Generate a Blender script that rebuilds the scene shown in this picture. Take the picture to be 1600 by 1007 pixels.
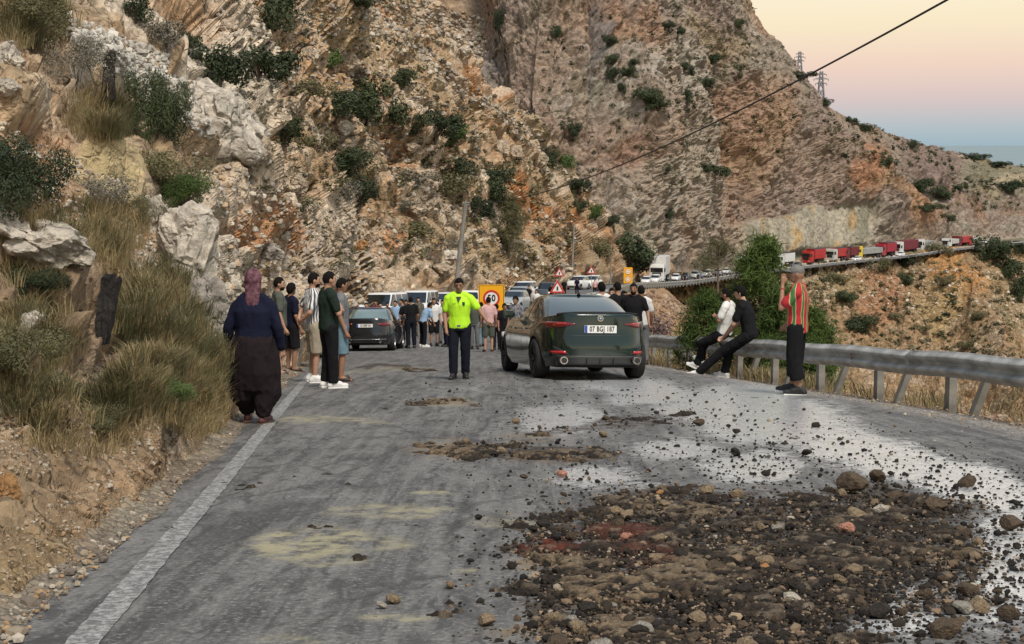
import bpy, bmesh, math, random
import numpy as np
from mathutils import Vector, Matrix
from mathutils.bvhtree import BVHTree
R = math.radians
PI = math.pi
random.seed(7)
rng = np.random.default_rng(11)
scene = bpy.context.scene
for o in list(bpy.data.objects):
    bpy.data.objects.remove(o)
COL = scene.collection

# ------------------------------------------------------------ camera
F = 2300.0                      # focal length in photo pixels (1600 wide)
PITCH = math.atan((503.5 - 226) / F)
cd = bpy.data.cameras.new('camera')
cam = bpy.data.objects.new('camera', cd)
COL.objects.link(cam)
cd.sensor_width = 36.0
cd.lens = F / 1600 * 36
cd.clip_start = 0.1
cd.clip_end = 250000
cam.location = (0, 0, 0)
cam.rotation_euler = (PI / 2 - PITCH, 0, 0)
scene.camera = cam

# ------------------------------------------------------------ sky, sun, exposure (dusk, sun just set behind the camera)
w = bpy.data.worlds.new('World')
scene.world = w
w.use_nodes = True
nt = w.node_tree
nt.nodes.clear()
wo = nt.nodes.new('ShaderNodeOutputWorld')
bg = nt.nodes.new('ShaderNodeBackground')
tc = nt.nodes.new('ShaderNodeTexCoord')
sx = nt.nodes.new('ShaderNodeSeparateXYZ')
nt.links.new(tc.outputs['Generated'], sx.inputs[0])
ramp = nt.nodes.new('ShaderNodeValToRGB')
nt.links.new(sx.outputs['Z'], ramp.inputs[0])
cr = ramp.color_ramp
def srgb(r, g, b):
    def f(c):
        c /= 255.0
        return c / 12.92 if c <= 0.04045 else ((c + 0.055) / 1.055) ** 2.4
    return (f(r), f(g), f(b), 1)
stops = [(0.0, srgb(158, 184, 196)), (0.012, srgb(178, 192, 200)), (0.030, srgb(214, 197, 198)),
         (0.052, srgb(238, 210, 196)), (0.078, srgb(247, 230, 200)), (0.11, srgb(251, 240, 214)),
         (0.20, srgb(228, 226, 212)), (0.45, srgb(176, 188, 200)), (1.0, srgb(128, 150, 182))]
cr.elements[0].position = stops[0][0]; cr.elements[0].color = stops[0][1]
cr.elements[1].position = stops[-1][0]; cr.elements[1].color = stops[-1][1]
for p, c in stops[1:-1]:
    e = cr.elements.new(p); e.color = c
sky = nt.nodes.new('ShaderNodeTexSky')
sky.sky_type = 'NISHITA'
sky.sun_disc = False
SUN_EL, SUN_AZ = R(24), R(158)          # azimuth measured clockwise from +Y
sky.sun_elevation = R(3)
sky.sun_rotation = SUN_AZ
sky.altitude = 150
mx = nt.nodes.new('ShaderNodeMix'); mx.data_type = 'RGBA'; mx.blend_type = 'ADD'
mx.inputs[0].default_value = 0.02
nt.links.new(ramp.outputs[0], mx.inputs[6])
nt.links.new(sky.outputs[0], mx.inputs[7])
nt.links.new(mx.outputs[2], bg.inputs[0])
bg.inputs[1].default_value = 0.97
nt.links.new(bg.outputs[0], wo.inputs[0])
sl = bpy.data.lights.new('sun', 'SUN')
sl.energy = 3.7
sl.angle = R(18)
sl.color = (1.0, 0.9, 0.78)
sun = bpy.data.objects.new('sun', sl)
COL.objects.link(sun)
sd = Vector((math.sin(SUN_AZ) * math.cos(SUN_EL + R(32)), math.cos(SUN_AZ) * math.cos(SUN_EL + R(32)), math.sin(SUN_EL + R(32))))
sun.rotation_euler = sd.to_track_quat('Z', 'Y').to_euler()
vs = scene.view_settings
vs.view_transform = 'Standard'; vs.look = 'None'; vs.exposure = 0.0; vs.gamma = 1.0
vs.use_curve_mapping = False
scene.render.engine = 'CYCLES'

# ------------------------------------------------------------ helpers
CP, SP = math.cos(PITCH), math.sin(PITCH)
def pt(px, py, d):
    """world point seen at photo pixel (px, py) at horizontal depth d metres"""
    v = (503.5 - py) / F
    yy = CP + v * SP; zz = -SP + v * CP
    s = d / yy
    return Vector(((px - 800) / F * s, d, zz * s))
def ptn(px, py, d):
    v = (503.5 - py) / F
    yy = CP + v * SP; zz = -SP + v * CP
    s = d / yy
    return np.stack([(px - 800) / F * s, d, zz * s], -1)
def proj(P):
    x, y, z = P[..., 0], P[..., 1], P[..., 2]
    c = y * CP - z * SP; u = y * SP + z * CP
    c = np.where(c < 0.05, 0.05, c)
    return 800 + F * x / c, 503.5 - F * u / c

def tag(o, label=None, cat=None, group=None, kind=None):
    if label: o['label'] = label
    if cat: o['category'] = cat
    if group: o['group'] = group
    if kind: o['kind'] = kind
    return o
def empty(name, loc=(0, 0, 0), rz=0.0, label=None, cat=None, group=None):
    o = bpy.data.objects.new(name, None)
    o.empty_display_size = 0.2
    COL.objects.link(o)
    o.location = loc; o.rotation_euler = (0, 0, rz)
    return tag(o, label, cat, group)
def link(name, me, parent=None, mat=None):
    o = bpy.data.objects.new(name, me)
    COL.objects.link(o)
    if parent is not None: o.parent = parent
    if mat is not None:
        if not me.materials: me.materials.append(mat)
    return o
def npmesh(name, V, Fq, mat=None, smooth=True, col=None):
    """V (n,3); Fq (m,k) int array"""
    V = np.asarray(V, dtype=np.float32).reshape(-1, 3); Fq = np.asarray(Fq, dtype=np.int32)
    me = bpy.data.meshes.new(name)
    m, k = Fq.shape
    me.vertices.add(len(V)); me.vertices.foreach_set('co', V.ravel())
    me.loops.add(m * k); me.loops.foreach_set('vertex_index', Fq.ravel())
    me.polygons.add(m)
    me.polygons.foreach_set('loop_start', np.arange(0, m * k, k, dtype=np.int32))
    me.update(calc_edges=True)
    me.polygons.foreach_set('use_smooth', np.full(m, bool(smooth)))
    if col is not None:
        a = me.color_attributes.new('col', 'FLOAT_COLOR', 'POINT')
        c4 = np.ones((len(V), 4), dtype=np.float32); c4[:, :col.shape[1]] = col
        a.data.foreach_set('color', c4.ravel())
    if mat: me.materials.append(mat)
    me.validate()
    return me
def grid_faces(nu, nv, wrap_u=False, wrap_v=False):
    i = np.arange(nu if wrap_u else nu - 1); j = np.arange(nv if wrap_v else nv - 1)
    I, J = np.meshgrid(i, j, indexing='ij')
    I2 = (I + 1) % nu; J2 = (J + 1) % nv
    return np.stack([I * nv + J, I2 * nv + J, I2 * nv + J2, I * nv + J2], -1).reshape(-1, 4)

def hsh(ix, iy, iz, seed):
    h = (ix.astype(np.int64) * 374761393 + iy.astype(np.int64) * 668265263 + iz.astype(np.int64) * 2147483647 + seed * 974634777) & 0xFFFFFFFF
    h = ((h ^ (h >> 13)) * 1274126177) & 0xFFFFFFFF
    h = ((h ^ (h >> 16)) * 2246822519) & 0xFFFFFFFF
    return (h ^ (h >> 15)) & 0xFFFFFFFF
def rnd(ix, iy, iz, seed):
    return hsh(ix, iy, iz, seed) / 4294967295.0
def vnoise(P, seed=0):
    P0 = np.floor(P); f = P - P0; f = f * f * (3 - 2 * f)
    I = P0.astype(np.int64)
    out = 0
    for dx in (0, 1):
        wx = f[:, 0] if dx else 1 - f[:, 0]
        for dy in (0, 1):
            wy = f[:, 1] if dy else 1 - f[:, 1]
            for dz in (0, 1):
                wz = f[:, 2] if dz else 1 - f[:, 2]
                out = out + wx * wy * wz * rnd(I[:, 0] + dx, I[:, 1] + dy, I[:, 2] + dz, seed)
    return out * 2 - 1
def fbm(P, octs=4, seed=0, lac=2.03, gain=0.5):
    s = 0; a = 1.0; n = 0
    for k in range(octs):
        s = s + a * vnoise(P, seed + k * 17); n += a
        P = P * lac + 3.7; a *= gain
    return s / n
def worley(P, seed=0):
    """returns F1, F2, value of nearest cell, tilt term"""
    B = np.floor(P - 0.5).astype(np.int64)
    n = len(P)
    f1 = np.full(n, 9.0); f2 = np.full(n, 9.0); val = np.zeros(n); tilt = np.zeros(n)
    for dx in (0, 1):
        for dy in (0, 1):
            for dz in (0, 1):
                ix, iy, iz = B[:, 0] + dx, B[:, 1] + dy, B[:, 2] + dz
                h = hsh(ix, iy, iz, seed)
                a = (h & 1023) / 1023.0; b = ((h >> 10) & 1023) / 1023.0; c = ((h >> 20) & 1023) / 1023.0
                ox = P[:, 0] - (ix + 0.5 + (a - .5) * .85)
                oy = P[:, 1] - (iy + 0.5 + (b - .5) * .85)
                oz = P[:, 2] - (iz + 0.5 + (c - .5) * .85)
                d = ox * ox + oy * oy + oz * oz
                m = d < f1
                f2 = np.where(m, f1, np.minimum(f2, d))
                t = ox * (b - .5) + oy * (c - .5) + oz * (a - .5)
                tilt = np.where(m, t, tilt)
                val = np.where(m, (a * 7.13 + b * 3.7) % 1.0, val)
                f1 = np.where(m, d, f1)
    return np.sqrt(f1), np.sqrt(f2), val, tilt * 2
def sstep(a, b, x):
    t = np.clip((x - a) / (b - a), 0, 1)
    return t * t * (3 - 2 * t)

# ------------------------------------------------------------ materials
MATS = {}
def nodes_of(m):
    m.use_nodes = True
    return m.node_tree, m.node_tree.nodes, m.node_tree.links
def mat(name, color, rough=0.6, metal=0.0, var=0.0, scale=8.0, bump=0.0, bscale=40.0, coat=0.0, spec=None, alpha=None, trans=0.0, emit=None, sheen=0.0):
    if name in MATS: return MATS[name]
    m = bpy.data.materials.new(name)
    t, N, Lk = nodes_of(m)
    b = N['Principled BSDF']
    b.inputs['Base Color'].default_value = (*color[:3], 1)
    b.inputs['Roughness'].default_value = rough
    b.inputs['Metallic'].default_value = metal
    if coat: b.inputs['Coat Weight'].default_value = coat; b.inputs['Coat Roughness'].default_value = 0.08
    if spec is not None: b.inputs['Specular IOR Level'].default_value = spec
    if trans: b.inputs['Transmission Weight'].default_value = trans
    if sheen: b.inputs['Sheen Weight'].default_value = sheen
    if emit: b.inputs['Emission Color'].default_value = (*emit[:3], 1); b.inputs['Emission Strength'].default_value = emit[3]
    if var or bump:
        co = N.new('ShaderNodeTexCoord')
    if var:
        n = N.new('ShaderNodeTexNoise'); n.inputs['Scale'].default_value = scale; n.inputs['Detail'].default_value = 5
        Lk.new(co.outputs['Object'], n.inputs['Vector'])
        mr = N.new('ShaderNodeMapRange'); mr.inputs[1].default_value = .3; mr.inputs[2].default_value = .7
        mr.inputs[3].default_value = 1 - var; mr.inputs[4].default_value = 1 + var
        Lk.new(n.outputs[0], mr.inputs[0])
        mm = N.new('ShaderNodeVectorMath'); mm.operation = 'SCALE'
        mm.inputs[0].default_value = color[:3]
        Lk.new(mr.outputs[0], mm.inputs['Scale']); Lk.new(mm.outputs[0], b.inputs['Base Color'])
    if bump:
        n2 = N.new('ShaderNodeTexNoise'); n2.inputs['Scale'].default_value = bscale; n2.inputs['Detail'].default_value = 6
        Lk.new(co.outputs['Object'], n2.inputs['Vector'])
        bp = N.new('ShaderNodeBump'); bp.inputs['Strength'].default_value = bump; bp.inputs['Distance'].default_value = 0.02
        Lk.new(n2.outputs[0], bp.inputs['Height']); Lk.new(bp.outputs[0], b.inputs['Normal'])
    MATS[name] = m
    return m
def cloth(name, color, var=.12):
    return mat('cloth_' + name, color, rough=.95, var=var, scale=5, bump=.5, bscale=11, spec=.12)
# ------------------------------------------------------------ road centre line and ground height
CL = np.array([  # x, y, z of the road's centre line
 (3.6, -12, .10), (3.0, -6, -.56), (2.4, 0, -1.22), (1.45, 10, -2.32), (.45, 20, -3.42), (-.55, 30, -4.55), (-1.55, 40, -5.77), (-2.5, 50, -6.95),
 (-3.1, 60, -8.0), (-3.4, 70, -8.95), (-3.3, 85, -10.2), (-2.0, 105, -11.9), (1.0, 125, -13.4), (4.6, 145, -14.9), (11, 190, -18.5),
 (20, 240, -23.0), (30, 285, -26.8), (46, 340, -30.6), (64, 385, -33.0), (88, 415, -33.4), (116, 445, -33.6), (140, 475, -33.6), (172, 505, -33.6),
 (215, 530, -33.6), (270, 548, -33.4), (330, 560, -33.2)], dtype=float)
def catmull(P, n):
    P = np.asarray(P, float)
    out = []
    Pp = np.vstack([2 * P[0] - P[1], P, 2 * P[-1] - P[-2]])
    for i in range(1, len(Pp) - 2):
        p0, p1, p2, p3 = Pp[i - 1], Pp[i], Pp[i + 1], Pp[i + 2]
        for t in np.linspace(0, 1, n, endpoint=False):
            out.append(.5 * (2 * p1 + (p2 - p0) * t + (2 * p0 - 5 * p1 + 4 * p2 - p3) * t * t + (3 * p1 - p0 - 3 * p2 + p3) * t ** 3))
    out.append(P[-1])
    return np.array(out)
PATH = catmull(CL, 24)
YC, XC, ZC = PATH[:, 1], PATH[:, 0], PATH[:, 2]
def cx(y): return np.interp(y, YC, XC)
def cz(y): return np.interp(y, YC, ZC)
RAIL = np.array([(7.6, -2), (7.1, 6), (6.55, 12), (6.07, 18), (5.72, 20.8), (5.3, 23.5), (4.95, 26), (4.62, 28.5), (4.2, 33), (3.75, 39), (3.1, 47), (2.4, 58), (2.0, 68), (1.9, 80), (2.6, 100)])
RAILP = catmull(RAIL, 10)
def rx(y): return np.interp(y, RAILP[:, 1], RAILP[:, 0])
def gz(x, y):
    """height of the built ground near the road (heightfield, y < 300)"""
    x = np.asarray(x, float); y = np.asarray(y, float)
    o = x - cx(y)
    z = cz(y) - 0.010 * np.abs(o)
    re = rx(y) - cx(y)
    z = z - .16 * sstep(re - 1.7, re - .1, o) * sstep(70, 60, y)
    return z
def ground(px, py):
    """world point on the road seen at photo pixel"""
    v = (503.5 - py) / F
    yy = CP + v * SP; zz = -SP + v * CP
    s = 3.0
    while s < 600:
        x, y, z = (px - 800) / F * s, yy * s, zz * s
        if z < gz(x, y): break
        s += .02 + s * .0006
    return Vector((x, y, float(gz(x, y))))
def slope_at(x, y):
    e = .6
    n = Vector((-(gz(x + e, y) - gz(x - e, y)) / (2 * e), -(gz(x, y + e) - gz(x, y - e)) / (2 * e), 1)).normalized()
    return n

# ------------------------------------------------------------ terrain shader: colour from the 'col' attribute, plus grain and relief
def rock_mat(name, s1, s2, bumpd, rough=.93, crk=.5):
    m = bpy.data.materials.new(name)
    t, N, Lk = nodes_of(m)
    b = N['Principled BSDF']; b.inputs['Roughness'].default_value = rough
    b.inputs['Specular IOR Level'].default_value = .25
    at = N.new('ShaderNodeAttribute'); at.attribute_name = 'col'
    co = N.new('ShaderNodeNewGeometry')
    n1 = N.new('ShaderNodeTexNoise'); n1.inputs['Scale'].default_value = s1; n1.inputs['Detail'].default_value = 9; n1.inputs['Roughness'].default_value = .68
    Lk.new(co.outputs['Position'], n1.inputs['Vector'])
    mr = N.new('ShaderNodeMapRange'); mr.inputs[1].default_value = .33; mr.inputs[2].default_value = .67; mr.inputs[3].default_value = .55; mr.inputs[4].default_value = 1.4
    Lk.new(n1.outputs[0], mr.inputs[0])
    v = N.new('ShaderNodeTexVoronoi'); v.feature = 'DISTANCE_TO_EDGE'; v.inputs['Scale'].default_value = s2
    nz = N.new('ShaderNodeTexNoise'); nz.inputs['Scale'].default_value = s2 * 1.3; nz.inputs['Detail'].default_value = 4
    Lk.new(co.outputs['Position'], nz.inputs['Vector'])
    ad = N.new('ShaderNodeVectorMath'); ad.operation = 'MULTIPLY_ADD'
    Lk.new(nz.outputs['Color'], ad.inputs[0]); ad.inputs[1].default_value = (1.2 / s2,) * 3
    Lk.new(co.outputs['Position'], ad.inputs[2]); Lk.new(ad.outputs[0], v.inputs['Vector'])
    cr_ = N.new('ShaderNodeMapRange'); cr_.inputs[1].default_value = 0; cr_.inputs[2].default_value = .09; cr_.inputs[3].default_value = .0; cr_.inputs[4].default_value = 1
    Lk.new(v.outputs['Distance'], cr_.inputs[0])
    sc = N.new('ShaderNodeVectorMath'); sc.operation = 'SCALE'
    Lk.new(at.outputs['Color'], sc.inputs[0]); Lk.new(mr.outputs[0], sc.inputs['Scale'])
    Lk.new(sc.outputs[0], b.inputs['Base Color'])
    h = N.new('ShaderNodeMath'); h.operation = 'MULTIPLY_ADD'
    Lk.new(cr_.outputs[0], h.inputs[0]); h.inputs[1].default_value = crk; Lk.new(n1.outputs[0], h.inputs[2])
    bp = N.new('ShaderNodeBump'); bp.inputs['Strength'].default_value = .9; bp.inputs['Distance'].default_value = bumpd
    Lk.new(h.outputs[0], bp.inputs['Height']); Lk.new(bp.outputs[0], b.inputs['Normal'])
    return m
M_ROCK_NEAR = rock_mat('limestone_near', 3.5, 2.2, .12)
M_ROCK_FAR = rock_mat('limestone_far', .7, .5, .6, crk=.15)
M_ROCK_LOW = rock_mat('hillside_low', .8, .5, .6)

def loft_terrain(cols, ures, vres, vpow=None):
    """cols: {px: [(py, d), ...]} -> dense grid of world points and pixel coords"""
    pxs = sorted(cols)
    C = np.array([[(px, py, d) for py, d in cols[px]] for px in pxs], float)     # (nc, nr, 3)
    C[..., 2] = np.log(C[..., 2])
    nc, nr = C.shape[:2]
    # interpolate along v (rows): piecewise linear on cumulative image length so vertices spread evenly in view
    vv = np.linspace(0, nr - 1, vres)
    def itp(A, t, axis_len):
        i = np.clip(np.floor(t).astype(int), 0, axis_len - 2); f = t - i
        return i, f
    i, f = itp(C, vv, nr)
    D = C[:, i] * (1 - f)[None, :, None] + C[:, i + 1] * f[None, :, None]         # (nc, vres, 3)
    uu = np.linspace(pxs[0], pxs[-1], ures)
    out = np.empty((ures, vres, 3))
    k = np.clip(np.searchsorted(pxs, uu, side='right') - 1, 0, nc - 2)
    pa = np.array(pxs)
    g = (uu - pa[k]) / (pa[k + 1] - pa[k])
    # monotone-ish cubic (Catmull) across columns
    k0 = np.clip(k - 1, 0, nc - 1); k3 = np.clip(k + 2, 0, nc - 1)
    g_ = g[:, None, None]
    lin = D[k] * (1 - g_) + D[k + 1] * g_
    sm = g_ * g_ * (3 - 2 * g_)
    cub = D[k] * (1 - sm) + D[k + 1] * sm
    out = lin * .6 + cub * .4
    out[..., 0] = uu[:, None]
    P = ptn(out[..., 0], out[..., 1], np.exp(out[..., 2]))
    return P
def normals(P):
    du = np.gradient(P, axis=0); dv = np.gradient(P, axis=1)
    n = np.cross(du, dv)
    n /= np.linalg.norm(n, axis=-1, keepdims=True) + 1e-9
    # face the viewer / up
    s = np.sign(np.sum(n * (-P), -1, keepdims=True) + 1e-6)
    return n * s
def rockify(P, d, bands, seed=0, N0=None):
    """blocky displacement: bands = [(wavelength, amp, dmin, dmax)] active for distances"""
    sh = P.shape
    Q = P.reshape(-1, 3); N = (normals(P) if N0 is None else N0).reshape(-1, 3)
    N = N * .75 + np.array([0.0, -.1, .25]); N /= np.linalg.norm(N, axis=1, keepdims=True)
    D = d.reshape(-1)
    disp = np.zeros(len(Q)); cell = np.zeros(len(Q))
    wob = np.stack([fbm(Q / 3.0 + 5, 3, seed + 91), fbm(Q / 3.0 + 15, 3, seed + 92), fbm(Q / 3.0 + 25, 3, seed + 93)], 1)
    for k, (wl, amp, d0, d1) in enumerate(bands):
        wgt = sstep(d0 * .6, d0, D) * (1 - sstep(d1, d1 * 1.6, D))
        m = wgt > 0.01
        if not m.any(): continue
        Qs = (Q[m] + wob[m] * wl * .35) / wl
        Qs = Qs @ np.array([[1, .0, 0], [0, .5, 0], [.25, .1, 1.15]])
        f1, f2, val, tilt = worley(Qs, seed + 31 * k)
        e = sstep(0.0, .24, f2 - f1)
        disp[m] += wgt[m] * amp * (e * (val * .95 + .25 + tilt * .8) - .35)
        cell[m] += wgt[m] * (val - .5) * .5
    return (Q + N * disp[:, None]).reshape(sh), cell.reshape(sh[:2]), disp.reshape(sh[:2])
GREY = np.array([.36, .325, .275]); PALE = np.array([.50, .44, .36]); WARM = np.array([.37, .255, .155]); ORNG = np.array([.36, .165, .062])
TAN = np.array([.33, .26, .165]); DIRT = np.array([.26, .185, .115]); OLIVE = np.array([.135, .125, .06]); BROWN = np.array([.17, .115, .07])
WHITE = np.array([.56, .52, .45]); DKGR = np.array([.20, .19, .18]); PURP = np.array([.23, .165, .145])
def blend(c, k, t): return c * (1 - t[:, None]) + k * t[:, None]
def paint(c, X, Y, blobs, seed, warp=28):
    n1 = fbm(np.stack([X / 60, Y / 60, X * 0], 1), 3, seed); n2 = fbm(np.stack([X / 60 + 50, Y / 60, X * 0], 1), 3, seed + 5)
    n3 = fbm(np.stack([X / 14 + 50, Y / 14, X * 0], 1), 3, seed + 9)
    Xw = X + n1 * warp; Yw = Y + n2 * warp
    for (bx, by, ra, rb, ang, k, s) in blobs:
        a = R(ang); dx = Xw - bx; dy = Yw - by
        u = (dx * math.cos(a) + dy * math.sin(a)) / ra; v = (-dx * math.sin(a) + dy * math.cos(a)) / rb
        t = (1 - sstep(.55, 1.15, np.sqrt(u * u + v * v) + n3 * .22)) * s
        c = blend(c, k, t)
    return c

# ---- A: near bank and the long rocky spur left of the road
colsA = {
 -420: [(1330, 3.4), (1150, 3.9), (980, 4.8), (800, 6), (600, 7.5), (430, 9), (250, 11), (60, 14), (-200, 18), (-500, 24), (-520, 40)],
 -200: [(1135, 4.35), (1020, 4.9), (900, 5.7), (750, 7), (590, 8.4), (440, 10), (280, 12.5), (100, 16.5), (-120, 22), (-400, 30), (-420, 50)],
 0: [(985, 5.55), (900, 6.2), (790, 7.2), (660, 8.9), (530, 10.6), (400, 12.8), (300, 14.5), (140, 20), (0, 27), (-250, 38), (-270, 60)],
 100: [(895, 6.7), (825, 7.5), (735, 8.9), (640, 10.6), (520, 12.9), (410, 15), (320, 17.5), (200, 22), (60, 29), (-250, 48), (-270, 75)],
 200: [(812, 8.4), (755, 9.4), (680, 11), (600, 13), (500, 15.2), (400, 17.4), (310, 20), (215, 24), (85, 29.5), (-250, 62), (-270, 90)],
 290: [(728, 11.2), (690, 12.6), (640, 14.6), (560, 17), (470, 19.6), (370, 22), (270, 25.5), (165, 29.5), (95, 33), (-250, 78), (-270, 110)],
 345: [(684, 14.0), (655, 15.8), (610, 18.4), (545, 21), (450, 24), (370, 27), (290, 30), (200, 34), (150, 38), (-250, 95), (-270, 130)],
 400: [(636, 18.6), (612, 21.5), (580, 25), (520, 28), (450, 31.5), (380, 35), (310, 38), (240, 42), (205, 56), (-250, 115), (-270, 150)],
 450: [(590, 27), (572, 31), (548, 35), (500, 39), (440, 43), (390, 46), (340, 50), (275, 57), (200, 76), (-250, 130), (-270, 165)],
 500: [(548, 44), (534, 47), (515, 50), (480, 54), (440, 58), (400, 62), (360, 66), (318, 72), (240, 92), (-250, 150), (-270, 190)],
 600: [(497, 88), (488, 91), (470, 95), (445, 99), (415, 103), (375, 108), (330, 113), (270, 120), (180, 124), (-200, 175), (-215, 215)],
 552: [(507, 82), (498, 85), (480, 89), (450, 93), (420, 97), (382, 101), (342, 105), (288, 111), (205, 121), (-215, 165), (-230, 205)],
 660: [(483, 103), (474, 106), (459, 109), (436, 112), (408, 116), (372, 119), (325, 127), (255, 138), (160, 150), (22, 172), (30, 215)],
 700: [(472, 115), (463, 118), (448, 122), (425, 126), (398, 131), (360, 137), (310, 145), (240, 154), (160, 163), (66, 174), (80, 220)],
 760: [(462, 140), (454, 143), (440, 147), (420, 151), (394, 156), (358, 162), (314, 169), (262, 177), (205, 185), (138, 194), (155, 235)],
 820: [(455, 168), (449, 171), (438, 174), (421, 178), (400, 183), (373, 189), (340, 196), (298, 203), (250, 211), (192, 220), (215, 260)],
 880: [(449, 205), (444, 207), (436, 210), (424, 214), (408, 218), (389, 223), (366, 229), (338, 236), (306, 243), (266, 251), (290, 290)],
 940: [(444, 247), (440, 249), (434, 252), (425, 255), (414, 259), (401, 263), (387, 268), (371, 273), (355, 278), (338, 284), (360, 320)],
 1000: [(438, 292), (436, 294), (432, 296), (428, 298), (423, 301), (418, 304), (413, 307), (408, 310), (403, 313), (398, 317), (415, 345)],
 1070: [(428, 343), (427, 344), (426, 345), (425, 346), (424, 347), (423, 348), (422, 349), (421, 350), (420, 352), (419, 354), (430, 375)],
}
PA = loft_terrain(colsA, 1150, 540)
dA = PA[..., 1].copy()
X0, Y0 = proj(PA)
base_fade = sstep(0, .07, np.linspace(0, 1, PA.shape[1]))[None, :] * np.ones((PA.shape[0], 1))
# large forms
big = fbm(PA.reshape(-1, 3) * [1, .6, 1] / 9.0, 3, 3).reshape(dA.shape) * np.clip(dA * .022, .12, 3.2)
NA0 = normals(PA)
PA2 = PA + NA0 * (big * base_fade)[..., None]
bandsA = [(.30, .08, 0, 20), (.9, .30, 0, 45), (2.1, .62, 12, 130), (5.0, 1.2, 30, 400), (12, 1.9, 100, 900)]
PA3, cellA, dispA = rockify(PA2, dA, bandsA, 5, NA0)
# soft dirt bank near the road foot: less blocky
soft = (1 - sstep(.0, .30, np.linspace(0, 1, PA.shape[1])))[None, :] * (1 - sstep(18, 34, dA))
soft = np.clip(soft * 1.2, 0, .88)
PA3 = PA3 * (1 - soft[..., None]) + PA2 * soft[..., None]
lump = fbm(PA2.reshape(-1, 3) / .28, 5, 8, gain=.62).reshape(dA.shape) * .07 * base_fade * (1 - sstep(14, 30, dA)) + fbm(PA2.reshape(-1, 3) * [1, .5, 1] / 1.1, 4, 18).reshape(dA.shape) * .16 * base_fade * sstep(14, 40, dA)
f1, f2, vl, tl = worley(PA2.reshape(-1, 3) / .13, 9)
lump += ((vl - .4) * .05 + tl * .04).reshape(dA.shape) * sstep(0, .1, f2 - f1).reshape(dA.shape) * soft
PA3 = PA + (PA3 + normals(PA) * lump[..., None] - PA) * base_fade[..., None]
PA3[..., 2] += (1 - base_fade) * -.03
Q = PA3.reshape(-1, 3); X, Y = X0.ravel(), Y0.ravel()
n_a = fbm(Q / 4.0, 4, 21); n_b = fbm(Q / 1.1, 4, 22); n_c = fbm(Q / 14.0, 3, 23); n_d = fbm(np.stack([(X + Y * .9) / 90, (Y - X * .75) / 16, X * 0], 1), 4, 24)
c = np.tile(GREY * [1.0, .95, .88], (len(Q), 1))
c = blend(c, PALE, sstep(-.05, .45, n_b + cellA.ravel() * .8) * .85)
c = blend(c, WARM, sstep(-.15, .35, n_a + .25) * .8)
c = blend(c, BROWN * 1.2, sstep(.05, .35, -n_b + .2 * n_c) * .5)
c = blend(c, ORNG, sstep(.12, .42, n_c * .6 + n_a * .6 - .02) * .75)
c = blend(c, TAN * .9, sstep(.0, .35, n_d + n_c * .4) * .65)
c = blend(c, WHITE, sstep(.1, .4, cellA.ravel() * 1.2 + n_b * .4 - .12) * .7)
blobsA = [
 (60, 560, 190, 170, 10, BROWN, .55), (250, 600, 120, 90, -20, OLIVE, .6), (60, 780, 170, 120, -30, np.array([.26, .21, .15]), .8), (30, 920, 120, 60, -30, TAN, .7),
 (60, 250, 90, 50, 0, ORNG * 1.1, .6), (110, 260, 70, 40, 20, PALE, .5), (240, 60, 150, 45, 35, WHITE, .75), (330, 170, 90, 60, 45, WHITE, .9), (170, 290, 80, 60, 30, np.array([.44, .38, .22]), .8),
 (300, 420, 55, 130, -10, WHITE * .9, .85), (225, 420, 40, 60, 0, np.array([.30, .28, .25]), .5), (350, 320, 90, 40, 40, PALE, .6), (385, 370, 60, 40, 0, ORNG, .75), (600, 390, 30, 28, 0, ORNG * 1.2, .8),
 (480, 130, 200, 60, 35, WARM, .7), (590, 100, 150, 40, 30, TAN, .7), (760, 150, 60, 22, 40, ORNG, .85), (740, 60, 100, 16, 42, GREY, .9), (640, 300, 150, 18, 36, PALE * .95, .8),
 (560, 250, 60, 30, 35, TAN * .8, .8), (830, 320, 70, 26, 25, ORNG * .9, .8), (850, 380, 60, 40, 30, WARM, .7), (730, 400, 100, 30, 15, TAN, .7), (700, 430, 60, 30, 10, PALE, .55), (900, 390, 60, 35, 30, TAN * .75, .6), (540, 350, 80, 40, 20, PALE * .9, .6),
 (470, 420, 70, 60, 0, PALE * .88, .5), (690, 60, 110, 16, 46, PALE * .95, .85), (800, 190, 90, 16, 46, PALE, .85), (880, 275, 80, 12, 42, PALE * .9, .8), (450, 330, 120, 60, 30, PALE, .6), (560, 420, 110, 40, 10, PALE * .95, .6), (430, 160, 60, 30, 40, PALE * .9, .5), (170, 120, 30, 60, 0, BROWN, .5),
]
c = paint(c, X, Y, blobsA, 40)
sf = soft.ravel()
c = blend(c, DIRT * (1.15 + .4 * n_b[:, None]), sf * .55)
c = blend(c, OLIVE, sstep(.1, .5, n_a - .05) * sf * .6)
c *= np.array([1.20, 1.13, 1.04])
meA = npmesh('hillside_left', PA3, grid_faces(*PA.shape[:2]), M_ROCK_NEAR, smooth=False, col=c)
hillA = link('rocky_hillside', meA); tag(hillA, kind='structure')

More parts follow.
